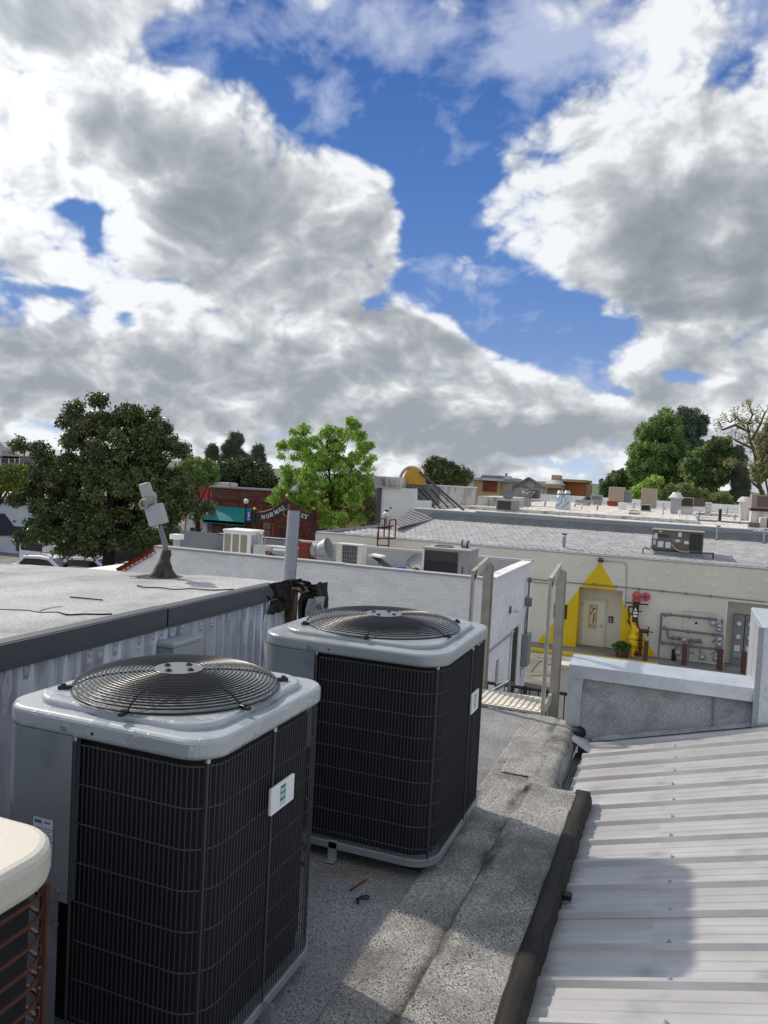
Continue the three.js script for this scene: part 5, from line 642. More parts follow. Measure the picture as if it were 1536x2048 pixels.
  // steep dark shingle band and grey parapet with white capping
  { const band = []; const y0 = SY - 0.02, y1 = -0.15, n = 5; for (let i = 0; i < n; i++) { const ya = mix(y0, y1, i / n), yb = mix(y0, y1, (i + 1) / n), za = SZ - i * 0.12; band.push({ geo: boxG(-13.4 - (n - i) * 0.05, 40, ya, yb + 0.03, za - 0.14, za + 0.03 - 0.012 * (i & 1)), pos: V(0, 0, 0), k: 0 }); } band.forEach((b) => mesh('shingle_course', b.geo, MM.shingleDark, t));
    for (let i = 0; i < 9; i++) { const q = (u, s) => onZ(mix(mix(783, 821, u), mix(797, 872, u), s), mix(mix(1049, 1017, u), mix(1056, 1039, u), s), mix(mix(-38.4, -43.3, u), mix(-37.6, -42.7, u), s)); const a = q(i / 9, 0), b = q(i / 9, 1), c2 = q((i + 1) / 9 + 0.02, 0), d = q((i + 1) / 9 + 0.02, 1); for (const p of [a, b]) { p.y += 0.05; p.z += 0.05; } const g = new THREE.BufferGeometry(); g.setAttribute('position', new THREE.Float32BufferAttribute([a, b, d, a, d, c2].flatMap((p) => p.toArray()), 3)); g.computeVertexNormals(); mesh('hip_course', g, MM.shingleDark, t); }
    const seg = [[-14.6, -10.9, 0.02], [-10.9, -6.5, 0.1], [-6.5, 3.4, 0.08], [3.4, 40, 0.02]]; for (const [a, b, y] of seg) { mesh('parapet', boxG(a, b - 0.01, -0.35, y, SZ - 1.0, SZ - 0.6), MM.parapetGrey, t); mesh('parapet_cap', boxG(a - 0.02, b - 0.02, y, y + 0.05, SZ - 1.1, SZ - 0.56), MM.white, t); } }
  { // flue in the slope
    const p = onZ(1127, 1098, -36.9), c = thing('roof_flue', 'galvanized flue pipe with dark cap on the grey shingled slope', 'flue', [p.x, slope(-36.9), -36.9]); mesh('pipe', cylY(0, 0, 0.62, 0, 0.085, 16), MM.galvMatte, c); mesh('cap', cylY(0, 0.66, 0.72, 0, 0.13, 16), MM.rust, c); mesh('collar', cylY(0, 0.58, 0.66, 0, 0.1, 16), MM.white, c); mesh('flashing', cylY(0, -0.05, 0.05, 0, 0.18, 16, 0.1), MM.white, c); }
  { // rooftop unit on the slope
    const z = -37.3, [x0, x1, y0, y1] = rectZ(1304, 1063, 1407, 1102, z), c = thing('slope_rooftop_unit', 'brown rooftop unit with white notices set on a grey curb in the shingled slope', 'rooftop unit'); const w = x1 - x0, cb = slope(-36.4) - 0.1; mesh('cabinet', rbox(x0, x1, y0, y1, z - 1.3, z, 0.02), M(0x6d645d, { roughness: 0.65 }), c); mesh('dark_door', boxG(x0 + w * 0.73, x1 - 0.06, y0 + 0.08, y1 - 0.06, z, z + 0.02), MM.darkLouver, c); mesh('top_pan', rbox(x0 - 0.04, x1 + 0.04, y1, y1 + 0.04, z - 1.35, z + 0.04, 0.01), M(0x8a827a, { roughness: 0.6 }), c);
    mesh('curb', boxG(x0 + w * 0.05, x1 - w * 0.04, cb, y0 - 0.06, z - 1.2, z + 0.05), M(0x7d858b, { roughness: 0.6 }), c); mesh('base_rail', boxG(x0 + w * 0.02, x1 - w * 0.02, y0 - 0.06, y0, z - 1.3, z + 0.02), MM.darkLouver, c);
    const k = AZ(1280, 930, 6); for (const [a, b, q, r] of [[212, 915, 280, 985], [305, 925, 370, 995], [160, 835, 210, 885], [155, 895, 188, 955], [460, 810, 500, 862], [430, 895, 475, 922], [530, 912, 585, 950], [180, 818, 210, 832], [228, 788, 262, 805]]) { const [u0, v0] = k([a, b]), [u1, v1] = k([q, r]); const R = rectZ(u0, v0, u1, v1, z); mesh('notice', boxG(R[0], R[1], R[2], R[3], z + 0.004, z + 0.012), MM.paper, c); }
    { const R = rectZ(...k([395, 890]), ...k([505, 935]), z); mesh('handle_box', boxG(R[0], R[1], R[2], R[3], z, z + 0.004), M(0x857c74, { roughness: 0.6 }), c); const g = txt('YORK', 0.13, 0.004), p = onZ(...k([285, 850]), z); mesh('lettering', g.translate(p.x, p.y, z + 0.006), MM.black, c); mesh('logo', boxG(onZ(...k([222, 845]), z).x, onZ(...k([242, 845]), z).x, p.y - 0.07, p.y + 0.07, z + 0.004, z + 0.01), MM.blue, c); }
    const zz = (pts) => pts.map(([a, b]) => { const [u, v] = k([a, b]); return onZ(u, v, z + 0.1); }); mesh('hose', tube(zz([[380, 950], [410, 990], [470, 1030], [560, 1045], [600, 1040]]), 0.04, 24, 6), MM.tan, c); mesh('gas_pipe', tube(zz([[40, 1135], [40, 1000], [60, 990], [110, 1010], [140, 975], [150, 870]]), 0.04, 40, 6), MM.greyPipe, c); mesh('gas_pipe', tube(zz([[155, 1150], [160, 1070], [185, 1050]]), 0.03, 16, 6), MM.greyPipe, c); mesh('support_post', [bar(zz([[870, 1205]])[0], zz([[880, 1055]])[0], 0.035), bar(zz([[740, 1055]])[0], zz([[885, 1060]])[0], 0.025), bar(zz([[755, 1195]])[0], zz([[755, 1100]])[0], 0.025)], MM.darkLouver, c); }
  { const z = -42.4; for (const [px, lab] of [[1434, 'thin galvanized vent pipe strapped to the grey parapet above the shingled slope'], [1529, 'short galvanized vent pipe beside the brown box on the grey parapet']]) { const p = onZ(px, 1070, z), c = thing('parapet_pipe', lab, 'pipe', [p.x, SY - 0.1, z]); mesh('pipe', cylY(0, 0, 0.82, 0, 0.05, 10), MM.galvMatte, c); mesh('elbow', cylX(-0.02, 0.14, 0.8, 0, 0.045, 8), MM.galvMatte, c); mesh('foot', cylY(0, 0, 0.12, 0, 0.2, 12, 0.1), MM.black, c); } }
  { // red iron steps up to the roof at the left
    const z = -35.2, c = thing('red_roof_steps', 'red iron step ladder with handrails going up onto the shingled roof', 'ladder'), k = AZ(740, 920, 6.98), q = (x, y, d = 0) => onZ(...k([x, y]), z - d); for (const [pts, d] of [[[[115, 1117], [125, 825], [205, 818]], 0], [[[262, 1117], [275, 835], [362, 832]], 0], [[[205, 818], [195, 1075]], 0.5], [[[362, 832], [350, 1095]], 0.5]]) for (let i = 0; i + 1 < pts.length; i++) mesh('handrail', bar(q(...pts[i], d), q(...pts[i + 1], d), 0.035, 6), MM.rustPaint, c);
    mesh('step', [beam(q(120, 1092), q(330, 1092), 0.5, 0.06)], MM.rustPaint, c); const P = AZ(660, 1060, 5.12), w = (x, y) => onZ(...P([x, y]), z); mesh('rail', bar(w(490, 20), w(485, 170), 0.035, 6), MM.rustPaint, c); mesh('rail', bar(w(606, 20), w(600, 180), 0.035, 6), MM.rustPaint, c); mesh('rung', bar(w(488, 155), w(602, 160), 0.03, 6), MM.rustPaint, c); }
  // ---------------- fire riser
  { const c = thing('fire_riser', 'yellow and red fire sprinkler riser with valves beside the doorway', 'fire riser'), k = AZ(1060, 1110, 5.908), q = (x, y, o = 0.35) => { const p = onZ(...k([x, y]), BZ + o); return p; };
    const cyl = (n, a, b, r, m, o) => mesh(n, bar(q(...a, o), q(...b, o), r, 14), m, c);
    cyl('riser_pipe', [1200, 1240], [1210, 1140], 0.11, MM.yellowPipe); cyl('check_valve', [1205, 1140], [1212, 1060], 0.13, MM.yellowPipe); mesh('valve_body', [new THREE.SphereGeometry(0.2, 16, 12).scale(1, 1.1, 1).translate(...q(1215, 1030).toArray()), new THREE.SphereGeometry(0.19, 16, 12).scale(1, 0.6, 1).translate(...q(1220, 965).toArray())], MM.yellowPipe, c); cyl('flange', [1212, 1060], [1213, 1050], 0.22, MM.yellowPipe); cyl('flange', [1218, 985], [1219, 975], 0.22, MM.yellowPipe); cyl('riser_pipe', [1218, 960], [1240, 830], 0.12, MM.yellowPipe); cyl('elbow', [1225, 890], [1285, 890], 0.1, MM.yellowPipe); cyl('riser_pipe', [1215, 830], [1205, 720], 0.09, MM.yellowPipe); cyl('outlet', [1195, 830], [1155, 765], 0.05, MM.maroon);
    cyl('riser_pipe', [1235, 790], [1258, 540], 0.14, MM.maroon); cyl('flange', [1222, 700], [1222, 690], 0.16, MM.redPipe); cyl('flange', [1258, 545], [1259, 530], 0.2, MM.salmon); mesh('top_elbow', [bar(q(1260, 530), q(1262, 480), 0.15, 16), new THREE.SphereGeometry(0.2, 16, 12).translate(...q(1264, 480).toArray())], MM.salmon, c);
    cyl('support_bar', [1130, 560], [1395, 588], 0.03, MM.black, 0.3); cyl('drain_pipe', [1165, 640], [1165, 610], 0.035, MM.black, 0.3); cyl('drain_pipe', [1165, 610], [1235, 612], 0.035, MM.black, 0.3); cyl('drain_pipe', [1165, 640], [1175, 760], 0.035, MM.maroon, 0.3); cyl('stem', [1265, 665], [1320, 668], 0.025, MM.black, 0.4);
    cyl('cross_pipe', [1275, 890], [1390, 905], 0.09, MM.redPipe); cyl('stem', [1390, 905], [1460, 914], 0.02, MM.black); mesh('hand_wheel', new THREE.TorusGeometry(0.2, 0.025, 6, 20).rotateY(Math.PI / 2).translate(...q(1396, 905).toArray()), MM.black, c); cyl('red_drop', [1310, 900], [1300, 1180], 0.07, MM.redPipe); cyl('red_drop', [1280, 880], [1265, 790], 0.06, MM.redPipe); cyl('flange', [1300, 1010], [1300, 1000], 0.13, MM.maroon); cyl('flange', [1305, 1100], [1304, 1090], 0.12, MM.maroon); cyl('low_pipe', [1215, 1165], [1320, 1160], 0.09, MM.redPipe);
    const dm = mesh('tag', plate(0.24, 0.5), canvasMat(64, 128, (x, w, h) => { x.fillStyle = '#20222a'; x.fillRect(0, 0, w, h); x.fillStyle = '#dfe2e6'; x.beginPath(); x.moveTo(32, 8); x.lineTo(52, 44); x.lineTo(12, 44); x.fill(); x.fillRect(8, 56, 48, 22); x.fillRect(8, 90, 48, 24); }), c); const dp = q(1245, 680, 0.51); dm.position.copy(dp);
    const b = thing('alarm_bell', 'round pink fire alarm bell on the beige wall', 'bell'), p = onZ(...k([1371, 493]), BZ); mesh('gong', new THREE.CylinderGeometry(0.17, 0.19, 0.08, 24).rotateX(Math.PI / 2).translate(p.x, p.y, BZ + 0.06), MM.pink, b); mesh('boss', new THREE.SphereGeometry(0.05, 12, 8).translate(p.x, p.y, BZ + 0.1), MM.redPipe, b); }
  // ---------------- gas meter manifold
  { const c = thing('gas_manifold', 'grey gas meter manifold of three pipe rows on the beige wall', 'gas meter'), k = AZ(1300, 1180, 6.508), q = (x, y, o = 0.22) => onZ(...k([x, y]), BZ + o), pipe = (a, b, r = 0.05, m = MM.greyPipe) => mesh('pipe', bar(q(...a), q(...b), r, 8), m, c);
    pipe([150, 310], [880, 385]); pipe([135, 495], [950, 595]); pipe([130, 680], [900, 775]); pipe([150, 310], [130, 680]); pipe([125, 650], [100, 920], 0.03); pipe([230, 520], [232, 620], 0.045); pipe([232, 620], [420, 645], 0.05); pipe([480, 655], [690, 685], 0.05); pipe([510, 670], [490, 960], 0.03); pipe([470, 812], [580, 825], 0.03); pipe([420, 700], [410, 800], 0.02); pipe([345, 730], [345, 790], 0.03); pipe([655, 760], [655, 830], 0.025); pipe([935, 380], [940, 440], 0.04); pipe([950, 590], [945, 640], 0.04); pipe([800, 685], [870, 635], 0.03); pipe([790, 840], [880, 795], 0.03); pipe([435, 275], [425, 520], 0.012, MM.parapetGrey); pipe([437, 272], [852, 312], 0.012, MM.parapetGrey); pipe([850, 312], [845, 370], 0.012, MM.parapetGrey);
    for (const [x, y] of [[200, 325], [265, 320], [520, 350], [780, 375], [190, 498], [500, 540], [830, 580], [170, 690], [290, 695], [540, 725], [860, 770], [300, 620], [370, 628], [540, 655], [640, 655], [600, 665]]) mesh('fitting', new THREE.SphereGeometry(0.085, 10, 8).translate(...q(x, y).toArray()), MM.greyPipe, c);
    for (const [x, y, s] of [[905, 470, 1], [900, 510, 1.1], [820, 430, 1], [905, 640, 1.1], [900, 705, 1.25], [365, 810, 1.1], [680, 870, 1.1], [860, 890, 1.1], [445, 645, 1]]) { const p = q(x, y, 0.3); const m = mesh('meter', [new RoundedBoxGeometry(0.26 * s, 0.24 * s, 0.2, 2, 0.06).translate(p.x, p.y, p.z), cylZ(p.x, p.y + 0.02, p.z + 0.1, p.z + 0.13, 0.085 * s, 16)], M(0x8d9196, { roughness: 0.5 }), c); mesh('dial', [boxG(p.x - 0.06, p.x + 0.06, p.y + 0.0, p.y + 0.06, p.z + 0.128, p.z + 0.138)], MM.paper, m); }
    const h = onZ(...k([600, 430]), BZ); mesh('knob', cylZ(h.x, h.y, BZ, BZ + 0.03, 0.05, 12), MM.black, c); }
  // ---------------- electric meter bank in the alcove
  { const c = thing('electric_meter_bank', 'grey electric meter cabinets with round glass meters in the wall alcove', 'electric panel'), k = AZ(1300, 1180, 6.508), z = BZ - 0.55, yb = GROUND + 0.08; const col = [[1072, 1222], [1226, 1372], [1378, 1520], [1526, 1670]]; col.forEach(([a, b], i) => { const x0 = onZ(...k([a, 600]), z).x, x1 = onZ(...k([b, 600]), z).x, yt = onZ(...k([(a + b) / 2, 320 + i * 14]), z).y; const m = mesh('cabinet', rbox(x0 + 0.01, x1 - 0.01, yb, yt, z - 0.3, z, 0.01), MM.greyPanel, c), h = yt - yb, xm = (x0 + x1) / 2; for (const f of [0.83, 0.57]) { mesh('meter_ring', cylZ(xm, yb + h * f, z, z + 0.06, 0.13, 20), MM.parapetGrey, m); mesh('meter_glass', cylZ(xm, yb + h * f, z + 0.06, z + 0.1, 0.09, 16), MM.paper, m); } mesh('breaker_label', boxG(xm - 0.12, xm + 0.1, yb + h * 0.28, yb + h * 0.4, z + 0.002, z + 0.012), MM.paper, m); mesh('breaker_door', boxG(x0 + 0.08, xm - 0.01, yb + h * 0.16, yb + h * 0.25, z, z + 0.02), MM.parapetGrey, m); mesh('breaker_door', boxG(xm + 0.01, x1 - 0.08, yb + h * 0.16, yb + h * 0.25, z, z + 0.02), MM.parapetGrey, m); mesh('seam', boxG(x0 + 0.02, x1 - 0.02, yb + h * 0.13, yb + h * 0.137, z, z + 0.004), MM.darkLouver, m); }); }
  // ---------------- bollards, planter, pavement
  const bol = (px, py, top, rad, lab) => { const p = onY(px, py, GROUND), c = thing('bollard', lab, 'bollard', [p.x, GROUND, p.z], 'bollards guarding the meters'); const h = onZ(px + 4, top, p.z).y - GROUND; mesh('post', cylY(0, 0, h, 0, rad, 16), MM.terracotta, c); mesh('cap', new THREE.SphereGeometry(rad, 16, 8, 0, 6.2832, 0, 1.571).scale(1, 0.4, 1).translate(0, h, 0), MM.terracotta, c); };
  bol(1290, 1328, 1283, 0.09, 'dark red bollard beside the fire riser'); bol(1367, 1336, 1289, 0.1, 'dark red bollard in front of the gas manifold pipe drop'); bol(1438, 1346, 1299, 0.12, 'thick reddish bollard at the corner of the meter alcove'); bol(1485, 1353, 1303, 0.09, 'dark brown bollard in front of the electric cabinets');
  { const p = onY(1243, 1319, GROUND), c = thing('planter_pot', 'terracotta pot with bushy green plant beside the doorway', 'planter', [p.x, GROUND - 0.1, p.z]); c.scale.setScalar(0.85); const pts = [[0, 0], [0.26, 0], [0.33, 0.5], [0.36, 0.52], [0.36, 0.6], [0.31, 0.6], [0.3, 0.52], [0, 0.52]].map(([a, b]) => new THREE.Vector2(a, b)); mesh('pot', new THREE.LatheGeometry(pts, 24), MM.terracotta, c); potPlant(c); }
  const pav = struct('pavement', boxG(-17, 30, GROUND, GROUND + 0.13, BZ, BZ + 1.25), MM.concrete);
  const yc = mesh('yellow_kerb', boxG(-6.2, -0.5, GROUND, GROUND + 0.134, BZ + 1.253, BZ + 1.38), MM.yellowPipe, pav); yc.castShadow = true;
  mesh('alcove_floor', boxG(aL, aR, GROUND, GROUND + 0.12, BZ - 0.86, BZ - 0.003), MM.concrete, pav); mesh('alcove_floor', boxG(eL, eR, GROUND, GROUND + 0.08, BZ - 0.86, BZ - 0.003), MM.concrete, pav);
  { const al = struct('alley_pavement', boxG(-40, 30, GROUND - 0.1, GROUND + 0.004, BZ + 1.4, -6.2), MM.concrete); const ck = (pts) => mesh('crack', tube(pts.map(([x, y]) => { const p = onY(x, y, GROUND + 0.006); return p; }), 0.025, 30, 4), MM.gravel, al); ck([[1062, 1344], [1085, 1322], [1100, 1330], [1120, 1315]]); ck([[1060, 1352], [1100, 1352], [1128, 1356]]); ck([[1075, 1315], [1095, 1318], [1125, 1318]]); }
  { const [x0, x1, y0, y1] = rectZ(1330, 1325, 1360, 1338, -34); const c = thing('white_crate', 'low white crate lying on the pavement below the gas manifold', 'crate'); const p = onY(1345, 1342, GROUND + 0.3); mesh('slat', boxG(p.x - 0.4, p.x + 0.4, GROUND, GROUND + 0.1, p.z - 0.15, p.z + 0.15), MM.white, c); mesh('slat', boxG(p.x - 0.4, p.x + 0.4, GROUND + 0.15, GROUND + 0.22, p.z - 0.13, p.z + 0.13), MM.white, c); mesh('side', boxG(p.x - 0.42, p.x - 0.36, GROUND, GROUND + 0.32, p.z - 0.15, p.z + 0.16), MM.white, c); }
  { const p = onY(1347, 1322, GROUND + 0.1), c = thing('black_pipe_stub', 'short black pipe standing at the foot of the gas manifold', 'pipe', [p.x, GROUND, BZ + 0.3]); mesh('pipe', cylY(0, 0, 0.55, 0, 0.1, 14), MM.black, c); mesh('cap', new THREE.SphereGeometry(0.1, 14, 8).translate(0, 0.55, 0), MM.black, c); }
}
{ // black iron railing below the ladder
  const t = thing('iron_railing', 'black iron railing along the landing below the roof ladder', 'railing'), z = -9.5, y = onZ(1070, 1379, z).y, x0 = -2.9, x1 = -0.4; mesh('top_rail', cylX(x0, x1, y, z, 0.022, 8), MM.blackIron, t); mesh('bottom_rail', cylX(x0, x1, y - 0.95, z, 0.018, 8), MM.blackIron, t); for (let x = x0 + 0.05; x < x1; x += 0.105) mesh('picket', cylY(x, y - 0.95, y, z, 0.008, 6), MM.blackIron, t); for (const x of [x0, -1.65, x1]) mesh('post', cylY(x, GROUND, y + 0.03, z, 0.025, 8), MM.blackIron, t); mesh('hoop', [bar(V(-2.0, y, z), V(-1.75, y + 0.18, z + 0.5), 0.02), bar(V(-1.75, y + 0.18, z + 0.5), V(-1.75, y - 0.9, z + 0.5), 0.02), bar(V(-2.0, y, z + 0.5), V(-2.0, y - 0.9, z + 0.5), 0.02), bar(V(-2.0, y, z + 0.5), V(-1.75, y + 0.18, z + 0.5), 0.02)], MM.greyPipe, t);
  const w = thing('cream_wall', 'low cream wall behind the iron railing', 'wall'); mesh('wall', boxG(-1.55, 1.5, GROUND, y - 0.08, -11.4, -11.2), MM.oldTop, w); mesh('cap', boxG(-1.57, 1.52, y - 0.08, y - 0.03, -11.43, -11.17), MM.oldTop, w);
  ['lowest', 'middle', 'topmost'].forEach((w, i) => { const d = thing('dark_crate', `${w} dark plastic crate of the stack below the white brick wall`, 'crate', [-3.55, GROUND + i * 0.45, -16], 'stacked dark crates'); mesh('tub', rbox(-0.5, 0.5, 0.004, 0.4, -0.4, 0.4, 0.03), MM.black, d); mesh('rim', rbox(-0.53, 0.53, 0.36, 0.44, -0.43, 0.43, 0.02), MM.black, d); });
}
// ================================================================== street side on the left
{
  const zc = (l, tp, r, b, z, d, m, name, par, rad) => mesh(name, boxZ(l, tp, r, b, z, d, rad), m, par);
  // brick shop with teal awning
  const z = -72, t = thing('brick_shop', 'red brick shop with teal awning across the street', 'building'); const [x0, x1, , y1] = rectZ(418, 978, 560, 1080, z);
  mesh('wall', boxG(x0, x1 + 6, GROUND, y1 - 0.02, z - 8, z - 0.06), MM.mortar, t);
  { const list = [], bl = 0.42, bh = 0.15, g = new THREE.BoxGeometry(bl - 0.02, bh - 0.02, 0.05); const win = [rectZ(420, 1050, 442, 1082, z), rectZ(448, 1046, 468, 1064, z), rectZ(524, 1045, 541, 1072, z)]; let r = 0; for (let y = GROUND + 0.1; y < y1 - 0.1; y += bh, r++) for (let x = x0 + (r & 1) * bl / 2; x < x1 + 5.8; x += bl) { if (win.some((w) => x > w[0] - 0.1 && x < w[1] + 0.1 && y > w[2] && y < w[3])) continue; list.push({ geo: g, pos: V(x + bl / 2, y, z - 0.04), k: y > y1 - 1.25 ? 1 + Math.floor(rnd() * 2) : rnd() < 0.7 ? 0 : 1 }); } const b3 = MM.brick.clone(); b3.color.set(0x7c5648); pieces('brick', list, [MM.brick, MM.brickDark, b3], t, (p) => -p.pos.y + p.pos.distanceTo(CAM) * 0.3);
    win.forEach((w, i) => { const m = mesh('window', boxG(w[0], w[1], w[2], w[3], z - 0.2, z - 0.1), MM.glass, t); mesh('window_frame', [boxG(w[0] - 0.08, w[0], w[2], w[3], z - 0.1, z + 0.02), boxG(w[1], w[1] + 0.08, w[2], w[3], z - 0.1, z + 0.02), boxG(w[0], w[1], (w[2] + w[3]) / 2 - 0.03, (w[2] + w[3]) / 2 + 0.03, z - 0.1, z)], MM.signBrown, m); }); }
  mesh('cornice', boxG(x0 - 0.1, x1 + 6, y1 - 0.02, y1 + 0.16, z - 0.4, z + 0.12), MM.parapetGrey, t); mesh('string_course', boxG(x0, x1 + 6, y1 - 1.35, y1 - 1.22, z, z + 0.1), MM.brickDark, t);
  mesh('roof_unit', boxZ(426, 965, 456, 972, z - 1, 2), MM.stainedWall, t);
  const aw = rectZ(421, 1014, 505, 1046, z), sh = new THREE.Shape([[0, 0], [1.4, -(aw[3] - aw[2]) + 0.25], [1.4, -(aw[3] - aw[2])], [1.35, -(aw[3] - aw[2])], [0, -0.1]].map(([a, b]) => new THREE.Vector2(a, b))); { const g = new THREE.ExtrudeGeometry(sh, { depth: aw[1] - aw[0], bevelEnabled: false }); g.rotateY(-Math.PI / 2).translate(aw[1], aw[3], z + 0.05); mesh('awning', g, MM.teal, t); mesh('awning_valance', boxG(aw[0], aw[1], aw[2] - 0.08, aw[2] + 0.3, z + 1.4, z + 1.45), MM.teal, t); }
  const rw = thing('red_shop', 'plain dark red facade beside the brick shop', 'building'); mesh('wall', boxG(...(() => { const r = rectZ(372, 972, 416, 1010, z - 1); return [r[0], r[1], GROUND, r[3]]; })(), z - 8, z - 1), MM.redWall, rw); mesh('cornice', boxZ(372, 966, 416, 972, z - 0.9, 0.3), MM.brickDark, rw);
  const ww = thing('white_shopfront', 'white shopfront with black branch mural under the red facade', 'shopfront'), wr = rectZ(372, 1012, 414, 1090, z + 1); mesh('wall', boxG(wr[0], wr[1], GROUND, wr[3], z - 0.9, z + 1), MM.stainedWall, ww); for (const [a, b] of [[[388, 1082], [404, 1056]], [[388, 1058], [400, 1082]], [[392, 1082], [398, 1052]], [[384, 1070], [396, 1064]]]) mesh('mural_branch', bar(onZ(...a, z + 1.03), onZ(...b, z + 1.03), 0.06, 4), MM.black, ww); mesh('window', boxZ(380, 1055, 388, 1072, z + 1.04, 0.05), MM.glass, ww); mesh('cornice', boxG(wr[0], wr[1], wr[3], wr[3] + 0.2, z - 0.5, z + 1.2), MM.white, ww);
  // arched alley sign
  { const d = -58, c = thing('arched_alley_sign', 'brown arched sign with pale lettering spanning the alley between two posts', 'sign'), k = ([x, y]) => [360 + x / 5.12, 940 + y / 5.12], q = (x, y, o = 0) => onZ(...k([x, y]), d + o);
    for (const [x, y0] of [[765, 415], [1370, 410]]) { const a = q(x, y0); mesh('post', boxG(a.x - 0.13, a.x + 0.13, GROUND, a.y, d - 0.13, d + 0.13), MM.signBrown, c); mesh('finial', new THREE.SphereGeometry(0.14, 14, 10).translate(a.x, a.y + 0.12, d), M(0xc9a25c, { roughness: 0.4, metalness: 0.4 }), c); }
    const up = [[780, 440], [860, 430], [940, 405], [1020, 355], [1090, 295], [1150, 330], [1230, 410], [1300, 435], [1365, 440]], lo = [[1365, 520], [1300, 515], [1220, 500], [1140, 500], [1065, 480], [1000, 490], [930, 505], [860, 525], [780, 545]]; const bd = poly([...up, ...lo].map((p) => { const v = q(...p); return [v.x, v.y]; }).reverse(), 0.12); mesh('board', bd.translate(0, 0, d - 0.06), MM.signBrown, c);
    for (let i = 0; i + 1 < up.length; i++) mesh('border', bar(q(...up[i]), q(...up[i + 1]), 0.07, 6), M(0x6d4a38, { roughness: 0.6 }), c); const a = q(1100, 280); mesh('finial', new THREE.SphereGeometry(0.16, 14, 10).translate(a.x, a.y + 0.1, d), M(0xc9a25c, { roughness: 0.4, metalness: 0.4 }), c); mesh('medallion', [new THREE.TorusGeometry(0.3, 0.07, 8, 24).translate(...q(1095, 440, 0.08).toArray())], M(0x8a7138, { roughness: 0.5, metalness: 0.3 }), c);
    const put = (s, xs, ys, rot) => [...s].forEach((ch, i) => { const g = txt(ch, 0.36, 0.04, font).rotateZ(rot(i)); const p = q(xs[i], ys[i], 0.07); mesh('letter', g.translate(p.x, p.y, p.z), MM.paper, c); });
    put('NORMA', [853, 900, 940, 985, 1025], [482, 472, 455, 430, 405], (i) => 0.08 + i * 0.1); put("'S", [1042, 1055], [385, 388], () => 0.6); put('ALLEY', [1155, 1187, 1215, 1258, 1292], [430, 445, 452, 468, 478], () => -0.2); }
  { // street lamp
    const zl = -66, p = onZ(492, 1010, zl), g = onZ(493, 1003, zl), c = thing('street_lamp', 'black street lamp with round globe and blue banner', 'street lamp', [p.x, GROUND, zl]); const h = g.y - GROUND; mesh('pole', cylY(0, 0, h - 0.25, 0, 0.11, 12, 0.07), MM.black, c); mesh('globe', new THREE.SphereGeometry(0.24, 18, 12).scale(1, 1.15, 1).translate(0, h, 0), MM.globe, c); mesh('collar', cylY(0, h - 0.35, h - 0.22, 0, 0.16, 12), MM.black, c); mesh('finial', new THREE.ConeGeometry(0.08, 0.2, 8).translate(0, h + 0.35, 0), MM.black, c); const bn = canvasMat(64, 160, (x, w, hh) => { x.fillStyle = '#2a5db0'; x.fillRect(0, 0, w, hh); x.fillStyle = '#e6eef8'; x.fillRect(14, 20, 36, 12); x.fillRect(20, 44, 26, 50); x.fillStyle = '#2a5db0'; x.fillRect(28, 56, 12, 14); x.fillStyle = '#e6eef8'; x.fillRect(10, 118, 44, 14); }, { side: THREE.DoubleSide }); const r = rectZ(492, 1023, 502, 1041, zl); mesh('banner', new THREE.BoxGeometry(0.5, r[3] - r[2] + 0.2, 0.02).translate(0.36, (r[2] + r[3]) / 2 - GROUND, 0), MM.blue, c); const b2 = mesh('banner_print', plate(0.48, r[3] - r[2] + 0.15), bn, c); b2.position.set(0.36, (r[2] + r[3]) / 2 - GROUND, 0.014); }
  { const zl = -62, p = onZ(580, 1000, zl), c = thing('street_lamp', 'second black street lamp half hidden by the galvanized pipe', 'street lamp', [p.x, GROUND, zl]), h = onZ(580, 1037, zl).y - GROUND; mesh('pole', cylY(0, 0, h, 0, 0.1, 12, 0.07), MM.black, c); mesh('globe', new THREE.SphereGeometry(0.22, 18, 12).translate(0, h + 0.15, 0), MM.globe, c); }
  { const zl = -57, p = onZ(564, 1062, zl), c = thing('parking_sign', 'black street notice board on a post under the arched sign', 'sign', [p.x, GROUND, zl]); mesh('post', cylY(0, 0, 2.2, 0, 0.04, 8), MM.black, c); const y = onZ(564, 1062, zl).y - GROUND; mesh('board', boxG(-0.12, 0.13, y - 0.3, y + 0.3, -0.03, 0.03), MM.black, c); }
  // gabled tan building behind the maple
  { const z2 = -70, c = thing('tan_gabled_building', 'tan building with dark steep roof edge behind the maple', 'building'), r = rectZ(712, 985, 748, 1062, z2); mesh('wall', boxG(r[0] - 3, r[1] - 0.6, GROUND, r[3] - 0.2, z2 - 6, z2), MM.tan, c); mesh('roof', [beam(onZ(700, 950, z2), onZ(752, 1005, z2), 6.5, 0.3)], MM.signBrown, c); mesh('window', boxZ(727, 998, 731, 1008, z2 + 0.05, 0.06), MM.glass, c); mesh('arched_window', boxZ(722, 1040, 730, 1056, z2 + 0.05, 0.06), MM.brickDark, c); }
  // left edge houses
  { const z3 = -62, c = thing('white_dark_awning_building', 'white building with navy panels and dark awning behind the parked cars', 'building'); const r = rectZ(-60, 1000, 100, 1110, z3 + 16), zz = z3 + 16; mesh('wall', boxG(r[0] - 8, r[1] + 0.2, GROUND, onZ(30, 1008, zz).y, zz - 8, zz), M(0xb9c2ca, { roughness: 0.8, map: T.cleanWhite }), c); mesh('roof_edge', boxG(r[0] - 8, r[1] + 0.4, onZ(30, 1008, zz).y, onZ(30, 1008, zz).y + 0.12, zz - 8, zz + 0.2), MM.black, c); mesh('upper_roof', boxG(r[0] - 8, r[1] - 0.6, onZ(30, 1007, zz).y + 0.12, onZ(30, 996, zz).y, zz - 8, zz - 1), MM.white, c);
